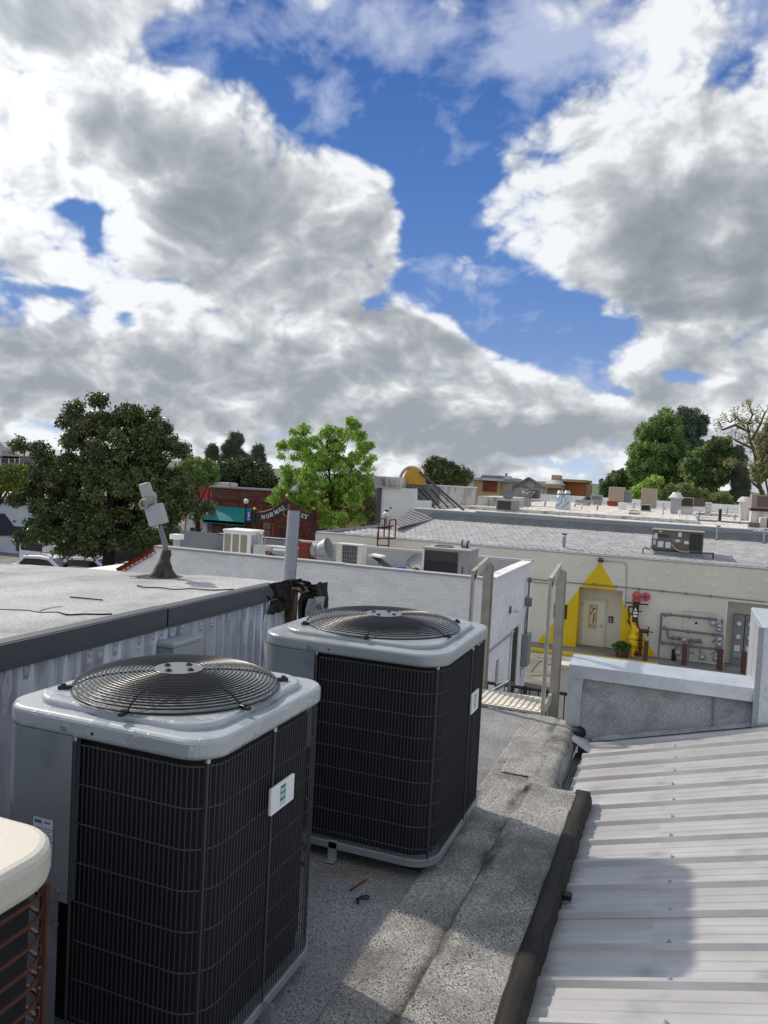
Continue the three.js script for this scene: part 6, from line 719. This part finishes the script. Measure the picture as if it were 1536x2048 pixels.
    const k = ([x, y]) => [x / 6.4, 860 + y / 6.4]; mesh('navy_panel', poly([[-160, 1070], [60, 1070], [180, 1230], [290, 1240], [290, 1350], [-160, 1355]].map((p) => { const v = onZ(...k(p), zz); return [v.x, v.y]; }), 0.08).translate(0, 0, zz), MM.navy, c); mesh('shop_window', boxZ(32, 1078, 100, 1105, zz + 0.1, 0.15), MM.glass, c); for (const x of [70, 101, 114]) mesh('window_mullion', boxZ(x, 1075, x + 2, 1106, zz + 0.14, 0.04), MM.white, c); mesh('dark_shopfront', boxG(r[1] + 0.2, r[1] + 5.5, GROUND, onZ(150, 1070, zz).y, zz - 6, zz - 0.5), MM.blackIron, c); mesh('wall_light', boxZ(26, 1041, 30, 1044, zz + 0.06, 0.08), MM.black, c); }
  { const z4 = -85, c = thing('gabled_house', 'two storey house with gable, tan roof and balcony behind the magnolia', 'house'); const k = ([x, y]) => [x / 6.4, 860 + y / 6.4], v = (x, y, o = 0) => onZ(...k([x, y]), z4 + o); const r = rectZ(-60, 900, 40, 960, z4); mesh('wall', boxG(r[0] - 4, r[1] + 0.5, GROUND, v(20, 330).y, z4 - 7, z4), MM.blueGrey, c); mesh('gable', poly([[-500, 330], [0, 150], [40, 330]].map((p) => { const q = v(...p); return [q.x, q.y]; }).reverse(), 6).translate(0, 0, z4 - 6), M(0xb6b7bb, { roughness: 0.8 }), c); mesh('gable_edge', beam(v(0, 140, 0.2), v(95, 225, 0.2), 0.4, 0.14), MM.white, c); const rf = (a, b) => beam(v(...a, -2), v(...b, -2), 6, 0.2); mesh('roof', [poly([[40, 260], [150, 262], [260, 330], [240, 362], [30, 358]].map((p) => { const q = v(...p); return [q.x, q.y]; }).reverse(), 5).translate(0, 0, z4 - 5)], M(0xa39c90, { roughness: 0.9 }), c);
    mesh('balcony_glass', boxG(v(-100, 400).x, v(250, 400).x, v(100, 455).y, v(100, 370).y, z4 + 0.1, z4 + 0.2), MM.darkLouver, c); for (const x of [10, 115, 190, 250]) mesh('balcony_post', bar(v(x, 460, 0.3), v(x, 365, 0.3), 0.07, 6), MM.white, c); mesh('balcony_slab', beam(v(-200, 487, 0.4), v(270, 492, 0.4), 0.5, 0.28), MM.white, c); mesh('lower_roof', poly([[-300, 500], [300, 512], [470, 610], [420, 640], [-300, 560]].map((p) => { const q = v(...p); return [q.x, q.y]; }).reverse(), 6).translate(0, 0, z4 - 4), M(0x9a948b, { roughness: 0.9 }), c); }
  { const d = far(148, 968, 58), c = thing('red_banner', 'small red flag showing through the magnolia branches', 'flag', [d.x, GROUND, d.z]); mesh('cloth', new THREE.BoxGeometry(0.35, 0.6, 0.03).translate(0, d.y - GROUND, 0), MM.redWall, c); mesh('pole', cylY(-0.2, 0, d.y - GROUND + 0.4, 0, 0.03, 8), MM.black, c); }
}
// ================================================================== cars
function car(label, px, py, depthZ, turn, len = 4.7) {
  const p = onY(px, py, GROUND + 1.68), c = thing('parked_car', label, 'car', [p.x, GROUND, p.z], 'white cars parked in the street'); c.rotation.y = turn;
  const ex = (pts, w, bev) => new THREE.ExtrudeGeometry(new THREE.Shape(pts.map(([a, b]) => new THREE.Vector2(a, b))), { depth: w - 2 * bev, bevelEnabled: true, bevelThickness: bev, bevelSize: bev, bevelSegments: 3 }).translate(0, 0, -(w - 2 * bev) / 2), s = len / 4.7;
  mesh('body', ex([[-2.3, 0.35], [2.3, 0.35], [2.33, 0.75], [2.1, 0.95], [1.0, 1.06], [-2.15, 1.1], [-2.35, 0.8]].map(([a, b]) => [a * s, b]), 1.84, 0.06), MM.carWhite, c);
  mesh('cabin', ex([[-2.1, 1.08], [1.05, 1.05], [0.25, 1.6], [-0.4, 1.66], [-1.5, 1.62]].map(([a, b]) => [a * s, b]), 1.6, 0.05), MM.carWhite, c);
  for (const z of [0.785, -0.785]) mesh('side_window', ex([[-1.8, 1.14], [0.72, 1.12], [0.2, 1.5], [-0.4, 1.55], [-1.4, 1.52]].map(([a, b]) => [a * s, b]), 0.06, 0.005).translate(0, 0, z), MM.glass, c); mesh('windscreen', beam(V(1.02 * s, 1.1, 0), V(0.34 * s, 1.57, 0), 1.35, 0.06), MM.glass, c);
  for (const z of [0.86, -0.86]) for (const x of [-1.45, 1.45]) { const w = mesh('wheel', cylZ(x * s, 0.34, z - 0.1, z + 0.1, 0.34, 24), MM.rubber, c); mesh('rim', cylZ(x * s, 0.34, z + (z > 0 ? 0.09 : -0.12), z + (z > 0 ? 0.12 : -0.09), 0.2, 12), MM.zinc, w); }
  for (const z of [0.98, -0.98]) mesh('mirror', rbox(0.72 * s, 0.95 * s, 1.08, 1.22, z - 0.08, z + 0.08, 0.04), MM.carWhite, c); for (const z of [0.6, -0.6]) { mesh('headlight', rbox(2.1 * s, 2.37 * s, 0.78, 0.9, z - 0.2, z + 0.2, 0.04), MM.glass, c); mesh('roof_rail', tube([V(-1.5 * s, 1.66, z), V(-1.2 * s, 1.74, z), V(0, 1.74, z), V(0.3 * s, 1.64, z)], 0.025, 20, 6), MM.black, c); }
  return c;
}
car('white sport utility car with black roof rails parked nearest the felt roof', 108, 1112, 0, 0.12); car('second white car parked beside the magnolia trunk', 192, 1114, 0, 0.35, 4.4);
{ const p = far(82, 1092, 52), c = thing('parked_truck', 'white truck cab parked under the magnolia', 'truck', [p.x, GROUND, p.z]); mesh('cab', rbox(-1, 1.2, 0.4, 2.1, -0.9, 0.9, 0.12), MM.carWhite, c); mesh('windscreen', boxG(-0.8, 1, 1.35, 1.9, 0.9, 0.92), MM.glass, c); mesh('bumper', rbox(-1, 1.2, 0.35, 0.65, 0.85, 1.0, 0.04), MM.black, c); for (const x of [-0.8, 1.0]) mesh('wheel', cylX(x - 0.12, x + 0.12, 0.4, 0.5, 0.4, 18), MM.rubber, c); }

// ================================================================== roofs of the far block
{
  const t = thing('long_roof_building', 'long low building with bright white flat roof crowded with vents and units', 'building'), Z0 = -43.7, Z1 = -100; mesh('roof', boxG(-14.4, 60, -0.3, -0.12, Z1, Z0), MM.whiteRoof, t); mesh('wall', boxG(-14.4, 60, GROUND, -0.31, Z1, Z0 - 0.2), MM.beige, t); const py = onZ(1242, 997, Z1).y; mesh('far_parapet', boxG(-19, 60, -0.12, py, Z1 - 0.4, Z1), MM.white, t);
  // low stained step wall nearer in the roof
  mesh('step_wall', boxG(-16.5, 1, -0.12, onZ(1000, 1016, -52).y, -52.4, -52), MM.stainedWall, t); mesh('upper_roof', boxG(-14.3, 1, -0.12, onZ(1000, 1016, -52).y - 0.06, -90, -52.4), MM.whiteRoof, t);
  const B = (name, label, cat, l, tp, r, b, z, dep, m, extra) => { const R = rectZ(l, tp, r, b, z), c = thing(name, label, cat); const y0 = Math.min(R[2], -0.12); mesh('cabinet', rbox(R[0], R[1], R[2], R[3], z - dep, z, 0.03), m, c); mesh('curb', boxG(R[0] + 0.05, R[1] - 0.05, -0.13, R[2] + 0.02, z - dep + 0.05, z - 0.05), MM.stainedWall, c); if (extra) extra(c, R, z); return c; };
  const louv = (n, m, vert = true) => (c, R, z) => { for (let i = 0; i < n; i++) { const u = (i + 0.5) / n, w = (R[1] - R[0]), h = R[3] - R[2]; mesh('louver', vert ? boxG(R[0] + w * (u - 0.25 / n), R[0] + w * (u + 0.25 / n), R[2] + 0.08, R[3] - 0.08, z, z + 0.05) : boxG(R[0] + 0.08, R[1] - 0.08, R[2] + h * (u - 0.25 / n), R[2] + h * (u + 0.25 / n), z, z + 0.05), m, c); } };
  const tl = M(0xa89a84, { roughness: 0.7 });
  B('tan_cooling_box', 'tall tan louvered box on a red base on the long white roof', 'rooftop unit', 1217, 974, 1248, 1008, -82, 2, MM.tanMetal, (c, R, z) => { louv(6, tl)(c, R, z); mesh('red_base', boxG(R[0] - 0.1, R[1] - 0.3, R[2] - 0.15, R[2] + 0.25, z - 1.6, z + 0.06), MM.redWall, c); mesh('side_unit', boxG(R[1], R[1] + 0.7, R[2] + 0.2, R[3] - 0.4, z - 1.6, z - 0.2), MM.greyPipe, c); });
  B('tan_cooling_box', 'second tall tan louvered box behind a black screen on the long white roof', 'rooftop unit', 1282, 977, 1313, 1014, -82, 2, MM.tanMetal, louv(6, tl));
  B('dark_screen_box', 'small box with black front in front of the second tan box', 'rooftop unit', 1281, 1009, 1302, 1022, -70, 0.8, MM.parapetGrey, (c, R, z) => mesh('front', boxG(R[0] + 0.1, R[1] - 0.1, R[2] + 0.1, R[3] - 0.08, z, z + 0.03), MM.black, c));
  B('white_hood_vent', 'white hooded exhaust fan on a square curb beside the dark coil box', 'exhaust fan', 1341, 996, 1362, 1026, -66, 1, MM.parapetGrey, (c, R, z) => { const xm = (R[0] + R[1]) / 2; mesh('hood', new THREE.CylinderGeometry(0.35, 0.62, 0.3, 20).translate(xm, R[3] + 0.15, z - 0.5), MM.stainedWall, c); mesh('rim', new THREE.CylinderGeometry(0.62, 0.5, 0.12, 20).translate(xm, R[3] - 0.02, z - 0.5), MM.stainedWall, c); mesh('top', new THREE.CylinderGeometry(0.3, 0.35, 0.16, 20).translate(xm, R[3] + 0.36, z - 0.5), MM.white, c); });
  B('dark_coil_box', 'dark coil faced box on the long white roof', 'rooftop unit', 1362, 995, 1388, 1014, -68, 1.5, tl, (c, R, z) => { mesh('coil', boxG(R[0] + 0.06, R[1] - 0.08, R[2] + 0.08, R[3] - 0.06, z, z + 0.03), MM.darkLouver, c); mesh('side_coil', boxG(R[1], R[1] + 0.85, R[2] + 0.08, R[3] - 0.02, z - 1.2, z - 0.1), MM.brown, c); });
  B('white_roof_box', 'small white slatted box at the far roof edge', 'vent', 1409, 1005, 1424, 1014, -84, 1, MM.white, louv(4, MM.parapetGrey));
  B('white_mushroom_fan', 'white mushroom exhaust fan next to the brown box', 'exhaust fan', 1480, 1003, 1502, 1013, -66, 1, MM.stainedWall, (c, R, z) => { const xm = (R[0] + R[1]) / 2; mesh('hood', new THREE.CylinderGeometry(0.42, 0.6, 0.3, 20).translate(xm, R[3] + 0.1, z - 0.5), MM.stainedWall, c); mesh('top', new THREE.CylinderGeometry(0.25, 0.4, 0.14, 20).translate(xm, R[3] + 0.3, z - 0.5), MM.stainedWall, c); });
  B('brown_rooftop_box', 'brown cabinet on dark rails at the edge of the long white roof', 'rooftop unit', 1503, 990, 1550, 1018, -58, 1.6, M(0x8a7d72, { roughness: 0.7 }), (c, R, z) => { mesh('coil', boxG(R[0] + 0.35, R[1], R[2] + 0.15, R[3] - 0.1, z, z + 0.04), MM.brown, c); mesh('rail', boxG(R[0], R[1], R[2] - 0.16, R[2], z - 1.6, z + 0.05), MM.black, c); });
  B('edge_condenser', 'cream condenser with dark grille above the grey parapet edge', 'condenser', 1520, 1036, 1560, 1056, -44.2, 0.6, M(0xc9bfae, { roughness: 0.7 }), (c, R, z) => mesh('grille', boxG(R[0] + 0.32, R[1], R[2], R[3], z, z + 0.03), MM.darkLouver, c));
  B('brown_slat_tray', 'low brown slatted tray on the grey parapet', 'vent', 1497, 1045, 1520, 1055, -43.5, 0.6, M(0x6f625b, { roughness: 0.8 }), (c, R, z) => mesh('white_lip', boxG(R[0] - 0.1, R[1] + 0.6, R[2] - 0.1, R[2], z - 0.5, z + 0.12), MM.white, c));
  B('small_grey_cooler', 'small grey box with dark window on legs near the far roof edge', 'rooftop unit', 1181, 990, 1204, 1003, -84, 1.2, MM.parapetGrey, (c, R, z) => mesh('front', boxG(R[0] + 0.15, R[1] - 0.12, R[2] + 0.2, R[3] - 0.15, z, z + 0.04), MM.greyPipe, c));
  B('white_roof_cube', 'white cube cover standing in front of the first tan box', 'vent', 1236, 1005, 1251, 1019, -72, 0.7, MM.white);
  { const z = -86, p = onZ(1175, 1002, z), c = thing('black_dome_vent', 'black round vent near the small grey box', 'vent', [p.x, -0.1, z]); mesh('dome', new THREE.SphereGeometry(0.5, 18, 12).scale(1.2, 1, 1).translate(0, p.y + 0.1, 0), MM.black, c); mesh('neck', cylY(0, 0, p.y + 0.1, 0, 0.3, 14), MM.greyPipe, c); }
  B('louvered_rooftop_unit', 'grey brown coil unit standing just behind the stepped white parapet', 'rooftop unit', 992, 1000, 1031, 1021, -50, 1.4, M(0x8b8984, { roughness: 0.7 }), (c, R, z) => { mesh('coil', boxG(R[0] + 0.1, R[1] - 0.3, R[2] + 0.05, R[3] - 0.08, z, z + 0.03), MM.darkLouver, c); });
  { const z = -56, p = onZ(1017, 990, z), c = thing('roof_satellite_dish', 'dark grey satellite dish above the grey brown coil unit', 'satellite dish', [p.x, -0.1, z]); const pts = []; for (let i = 0; i <= 8; i++) pts.push(new THREE.Vector2(i / 8 * 0.42, (i / 8) ** 2 * 0.12)); mesh('reflector', new THREE.LatheGeometry(pts, 24).rotateX(1.2).rotateZ(-0.2).translate(0, p.y + 0.1, 0), MM.greyPipe, c); mesh('mast', cylY(0.1, 0, p.y, 0, 0.04, 8), MM.greyPipe, c); }
  B('grey_mechanical_unit', 'long grey mechanical unit with pipework in the middle of the long white roof', 'rooftop unit', 1032, 978, 1058, 996, -64, 1.6, M(0x7f8386, { roughness: 0.7 }), (c, R, z) => { mesh('notice', boxG(R[0] + 0.5, R[0] + 0.75, R[3] - 0.35, R[3] - 0.15, z, z + 0.02), MM.paper, c); mesh('coil_end', rbox(R[1], R[1] + 0.7, R[2], R[3], z - 1.4, z, 0.03), MM.brown, c); for (let i = 0; i < 6; i++) mesh('pipe', tube([V(R[0] + 0.6 + i * 0.15, R[2], z + 0.15), V(R[0] + 0.7 + i * 0.12, R[2] + rr(0.2, 0.6), z + 0.25), V(R[0] + 0.8 + i * 0.15, R[2] + rr(0.2, 0.6), z + 0.1)], 0.05, 12, 5), MM.galvMatte, c); });
  { // shiny kitchen exhausts
    for (const [px, lab] of [[1119, 'shiny galvanized exhaust stack with two caps left of its twin'], [1133, 'shiny galvanized exhaust stack with ribbed hood right of its twin']]) { const z = -60, p = onZ(px, 1016, z), c = thing('exhaust_stack', lab, 'exhaust', [p.x, -0.12, z]); const h = onZ(px, 981, z).y + 0.12; mesh('plenum', rbox(-0.28, 0.28, 0, h * 0.42, -0.3, 0.3, 0.05), MM.galv, c); mesh('stack', cylY(0, h * 0.4, h * 0.8, 0, 0.17, 16, 0.2), MM.galv, c); mesh('hood', cylY(0, h * 0.66, h * 0.8, 0, 0.28, 18, 0.2), MM.galv, c); mesh('cap', cylY(0, h * 0.86, h, 0, 0.26, 18, 0.16), MM.galv, c); mesh('bracket', bar(V(-0.28, h * 0.2, 0.3), V(0.3, h * 0.5, 0.3), 0.03), MM.greyPipe, c); } }
  // small roof pipes
  [[1440, 1031, 1018, -58, 0.1, MM.black, 'short black roof pipe on the long white roof'], [1163, 1015, 1008, -64, 0.07, MM.white, 'short white roof pipe near the exhaust stacks'], [1358, 1030, 1020, -62, 0.08, MM.white, 'short white roof pipe below the hooded fan'], [1480, 1038, 1030, -58, 0.05, MM.white, 'thin white roof pipe beyond the black one'], [1056, 1010, 995, -58, 0.05, MM.galvMatte, 'thin roof pipe near the grey mechanical unit'], [1326, 1024, 1006, -62, 0.04, MM.galvMatte, 'thin bent roof pipe left of the hooded fan']].forEach(([x, b, tp, z, r, m, lab]) => { const p = onZ(x, b, z), q = onZ(x, tp, z), c = thing('roof_pipe', lab, 'pipe', [p.x, -0.13, z]); mesh('pipe', cylY(0, 0, q.y + 0.13, 0, r, 12), m, c); mesh('flashing', cylY(0, 0.01, 0.08, 0, r * 2.4, 14, r * 1.1), MM.whiteRoof, c); });
  mesh('roof_divider', boxG(1.2, 60, -0.12, 0.12, -74.3, -74), MM.stainedWall, t); mesh('roof_divider', boxG(-14, 60, -0.12, 0.2, -90.3, -90), MM.white, t); mesh('roof_divider', boxG(6.4, 6.7, -0.12, 0.16, -74, -46), MM.stainedWall, t);
  [[1150, 1006, -70], [1195, 1012, -64], [1268, 1010, -76], [1330, 1009, -80], [1398, 1022, -60], [1455, 1012, -78], [1470, 1022, -66], [1090, 1008, -66]].forEach(([x, y, z], i) => { const p = onZ(x, y, z), c = thing('plumbing_vent', ['small capped vent next to the long galvanized duct', 'low capped vent in front of the small grey box', 'tall capped vent between the two tan louvered boxes', 'small capped vent left of the hooded exhaust fan, far back', 'low capped vent in front of the dark coil box', 'tall capped vent behind the short black roof pipe', 'small capped vent before the white mushroom fan', 'low capped vent left of the exhaust stacks'][i], 'vent', [p.x, -0.13, z], 'plumbing vents on the long white roof'), h = 0.35 + (i % 3) * 0.18; mesh('pipe', cylY(0, 0, h, 0, 0.07, 10), MM.galvMatte, c); mesh('cap', cylY(0, h, h + 0.1, 0, 0.13, 12, 0.06), MM.galvMatte, c); mesh('boot', cylY(0, 0.01, 0.1, 0, 0.2, 12, 0.09), MM.whiteRoof, c); });
  B('long_duct', 'long low galvanized duct lying across the long white roof', 'duct', 1150, 1000, 1180, 1005, -78, 0.8, MM.galvMatte, (c, R, z) => { for (let i = 1; i < 5; i++) mesh('seam', boxG(mix(R[0], R[1], i / 5) - 0.04, mix(R[0], R[1], i / 5) + 0.04, R[2] - 0.02, R[3] + 0.03, z - 0.82, z + 0.03), MM.galvMatte, c); });
  B('flat_skylight', 'flat grey skylight with white frame between the vents of the long white roof', 'skylight', 1256, 1022, 1280, 1026, -58, 1.2, MM.white, (c, R, z) => mesh('pane', boxG(R[0] + 0.08, R[1] - 0.08, R[3], R[3] + 0.03, z - 1.1, z - 0.1), MM.glass, c));
  const hose = thing('roof_conduit', 'low conduit snaking over the long white roof', 'conduit'); mesh('conduit', tube([V(-5, -0.05, -58), V(-2, -0.05, -57), V(2, -0.05, -58), V(8, -0.05, -57)], 0.06, 40, 5), MM.greyPipe, hose); mesh('strap', boxG(-0.1, 0.1, -0.12, 0.02, -58, -57), MM.greyPipe, hose);
  // stained wall and braced parapet at the left of the block
  const zS = -50, st = thing('stained_parapet_wall', 'white stained parapet wall behind the braced mustard arch', 'wall'); { const r = rectZ(870, 978, 948, 1040, zS - 6); mesh('wall', boxG(r[0] - 2, r[1], -0.5, onZ(910, 974, zS - 6).y, zS - 6.4, zS - 6), MM.stainedWall, st); mesh('cap', boxG(r[0] - 2, r[1] + 0.05, onZ(910, 974, zS - 6).y, onZ(910, 974, zS - 6).y + 0.08, zS - 6.5, zS - 5.9), MM.white, st); mesh('return_wall', boxG(r[1], r[1] + 2.4, -0.2, onZ(965, 985, zS - 6).y - 0.3, zS - 14, zS - 7), MM.stainedWall, st); }
  const mu = thing('arched_parapet', 'mustard semicircular parapet with cornice and braces above the white side wall', 'parapet'), zA = -47, k = ([x, y]) => [740 + x / 6.98, 920 + y / 6.98], v = (x, y, o = 0) => onZ(...k([x, y]), zA + o);
  { const w = [[160, 385], [640, 400], [640, 560], [840, 570], [840, 760], [140, 960]].map((p) => { const q = v(...p); return [q.x, q.y]; }); mesh('side_wall', poly(w.reverse(), 0.3).translate(0, 0, zA - 0.3), MM.white, mu); mesh('side_wall_base', boxG(v(140, 900).x, v(840, 700).x, GROUND, v(500, 740).y, zA - 0.34, zA - 0.02), MM.white, mu); mesh('corner_pilaster', boxG(v(100, 600).x, v(158, 600).x, GROUND, v(130, 385).y, zA - 0.4, zA + 0.1), MM.fascia, mu);
    for (let i = 0; i < 4; i++) { const a = v(70 + i * 5, 250 + i * 36), b = v(445 - i * 3, 285 + i * 36); mesh('cornice_band', boxG(a.x, b.x, b.y - 0.0, b.y + 0.19, zA - 0.8, zA + 0.42 - i * 0.07), MM.stainedWall, mu); }
    // arch: the street parapet runs away from us, so its arch is a thick half round standing in the x-z plane turned to the street
    const cpt = v(620, 310, -1.5), Rr = v(770, 320, -1.5).x - v(480, 320, -1.5).x, sh = new THREE.Shape(); sh.absarc(0, 0, Rr / 2, 0, Math.PI, false); sh.lineTo(-Rr / 2, -0.1); sh.lineTo(Rr / 2, -0.1); const g = new THREE.ExtrudeGeometry(sh, { depth: 0.5, bevelEnabled: false, curveSegments: 28 }); const hgt = v(620, 100, -1.5).y - cpt.y; g.scale(1, hgt / (Rr / 2), 1).rotateY(0.25); mesh('arch', g.clone().translate(cpt.x, cpt.y, cpt.z), MM.mustard, mu); const rim = new THREE.TorusGeometry(Rr / 2, 0.1, 8, 32, Math.PI).scale(1, hgt / (Rr / 2), 5).rotateY(0.25).translate(cpt.x - 0.25, cpt.y, cpt.z + 0.05); mesh('arch_rim', rim, MM.stainedWall, mu);
    const bk = poly([[455, 300], [780, 335], [975, 365], [960, 640], [640, 640], [455, 420]].map((p) => { const q = v(...p, -2); return [q.x, q.y]; }).reverse(), 0.2).translate(0, 0, zA - 2.2); mesh('back_wall', bk, MM.shingleDark, mu);
    for (const [a, b] of [[[650, 380], [830, 565]], [[735, 395], [980, 675]], [[845, 405], [1090, 665]], [[650, 485], [715, 555]], [[845, 605], [905, 675]], [[555, 370], [585, 400]], [[950, 430], [1195, 665]]]) mesh('brace', bar(v(...a, -1.6), v(...b, -0.6), 0.05, 6), MM.blackIron, mu); mesh('long_brace', bar(v(655, 140, -1.2), v(1310, 700, -0.2), 0.075, 8), MM.fascia, mu); mesh('wall_hole', cylZ(v(290, 668).x, v(290, 668).y, zA - 0.01, zA + 0.02, 0.06, 10), MM.black, mu);
    const lp = v(230, 760, 0.5); const L = thing('globe_lamp', 'white round lamp on a post beside the red iron steps', 'lamp', [lp.x, lp.y, lp.z]); mesh('globe', new THREE.SphereGeometry(0.22, 16, 12), MM.white, L); mesh('cap', cylY(0, 0.16, 0.3, 0, 0.12, 12), MM.black, L); mesh('post', cylY(0, -2.2, -0.18, 0, 0.07, 8), MM.greyPipe, L); mesh('box', boxG(-0.55, -0.25, -2.2, -0.6, -0.1, 0.1), MM.parapetGrey, L); }
  const lowr = thing('low_grey_roof', 'low blue grey roof edge left of the shingled slope', 'roof'); { const z = -38.5; mesh('slab', poly([[632, 1062], [640, 1066], [742, 1058], [775, 1052], [760, 1058]].map(([x, y]) => { const q = onZ(x, y, z); return [q.x, q.y]; }).reverse(), 1.5).translate(0, 0, z - 1.5), MM.blueGrey, lowr); mesh('edge', beam(onZ(636, 1064, z), onZ(775, 1050, z), 0.4, 0.14), MM.parapetGrey, lowr); mesh('front', boxG(onZ(632, 1065, z).x, onZ(775, 1060, z).x, GROUND, onZ(650, 1068, z).y, z - 1.4, z - 0.02), MM.blueGrey, lowr); }
  // distant blocks on the skyline
  const sky = [['brick_tower_block', 'tan block with brick panel and curved grey roof on the skyline', 947, 958, 1000, 988], ['pediment_block', 'white gabled pediment between the tan blocks on the skyline', 1026, 972, 1092, 992], ['tan_roof_block', 'tan block with grey hipped cap and square box on the skyline', 1090, 968, 1124, 990], ['orange_block', 'orange brown block with flat eaves at the end of the skyline', 1128, 963, 1168, 990]];
  sky.forEach(([n, lab, l, tp, r, b], i) => { const z = -118 - i * 3, R = rectZ(l, tp, r, b, z), c = thing(n, lab, 'building'); if (i === 0) { mesh('wall', boxG(R[0], R[1], GROUND, R[3], z - 8, z), MM.tan, c); const q = rectZ(966, 961, 994, 983, z); mesh('brick_panel', boxG(q[0], q[1], q[2], q[3], z, z + 0.2), MM.brick, c); const k2 = rectZ(1000, 965, 1022, 988, z - 1); mesh('side_wall', boxG(k2[0], k2[1], GROUND, k2[3], z - 8, z - 1), MM.tanMetal, c); const rf = rectZ(962, 950, 1004, 960, z); mesh('roof', rbox(rf[0], rf[1], rf[2], rf[3], z - 8, z + 0.6, 0.3), MM.greyPipe, c); const rg = rectZ(1000, 955, 1025, 966, z - 1); mesh('roof', rbox(rg[0], rg[1], rg[2], rg[3], z - 9, z - 0.4, 0.3), MM.parapetGrey, c); mesh('eave', boxG(R[0] - 1.4, R[1] + 0.5, rf[2] - 0.1, rf[2] + 0.25, z - 8, z + 0.8), MM.stainedWall, c); mesh('mast', cylY(onZ(1007, 950, z).x, rf[3], onZ(1007, 946, z).y, z - 2, 0.2, 8), MM.greyPipe, c); }
    if (i === 1) { mesh('wall', boxG(R[0], R[1], GROUND, R[3], z - 8, z), MM.stainedWall, c); const p = [[1032, 972], [1087, 974], [1058, 957]].map(([x, y]) => { const q = onZ(x, y, z + 0.4); return [q.x, q.y]; }); mesh('pediment', poly(p, 1).translate(0, 0, z - 0.6), MM.stainedWall, c); mesh('roof_edge', [beam(onZ(1030, 973, z + 0.6), onZ(1058, 956, z + 0.6), 1.4, 0.3), beam(onZ(1058, 956, z + 0.6), onZ(1089, 975, z + 0.6), 1.4, 0.3)], MM.greyPipe, c); mesh('side_roof', boxG(R[0] - 1, R[1] + 2, R[3] - 0.1, R[3] + 0.5, z - 8, z - 1), MM.tan, c); }
    if (i === 2) { mesh('wall', boxG(R[0], R[1], GROUND, R[3], z - 8, z), MM.tanMetal, c); const rf = rectZ(1088, 960, 1127, 970, z); const g = new THREE.CylinderGeometry(0.62, 1, 1, 4).rotateY(Math.PI / 4).scale((rf[1] - rf[0]) * 0.72, rf[3] - rf[2], 6).translate((rf[0] + rf[1]) / 2, (rf[2] + rf[3]) / 2, z - 4); mesh('roof', g, MM.parapetGrey, c); const q = rectZ(1103, 950, 1119, 961, z - 3); mesh('roof_box', boxG(q[0], q[1], q[2] - 0.3, q[3], z - 6, z - 3), MM.tan, c); }
    if (i === 3) { mesh('wall', boxG(R[0], R[1], GROUND, R[3], z - 8, z), M(0xa8693e, { roughness: 0.85, map: T.stucco }), c); const rf = rectZ(1124, 959, 1172, 964, z); mesh('eave', boxG(rf[0], rf[1], rf[2], rf[3], z - 9, z + 1), MM.tan, c); const q = rectZ(1166, 968, 1176, 988, z - 2); mesh('side_wing', boxG(q[0], q[1], GROUND, q[3], z - 8, z - 2), MM.tan, c); } });
  const hills = grid(60, 2, (u, v) => { const a = mix(-1.3, 0.9, u), d = 420 + v * 60; return [Math.sin(a) * d, GROUND - 4 + (v === 0.5 ? 1 : v === 0 ? 0 : 0.6) * (13 + fbm(u * 6, 1, 3, 4) * 7), -Math.cos(a) * d]; }); struct('hills', hills, M(0x5c6b5a, { roughness: 1 }));
}
renderer.render(scene, camera);
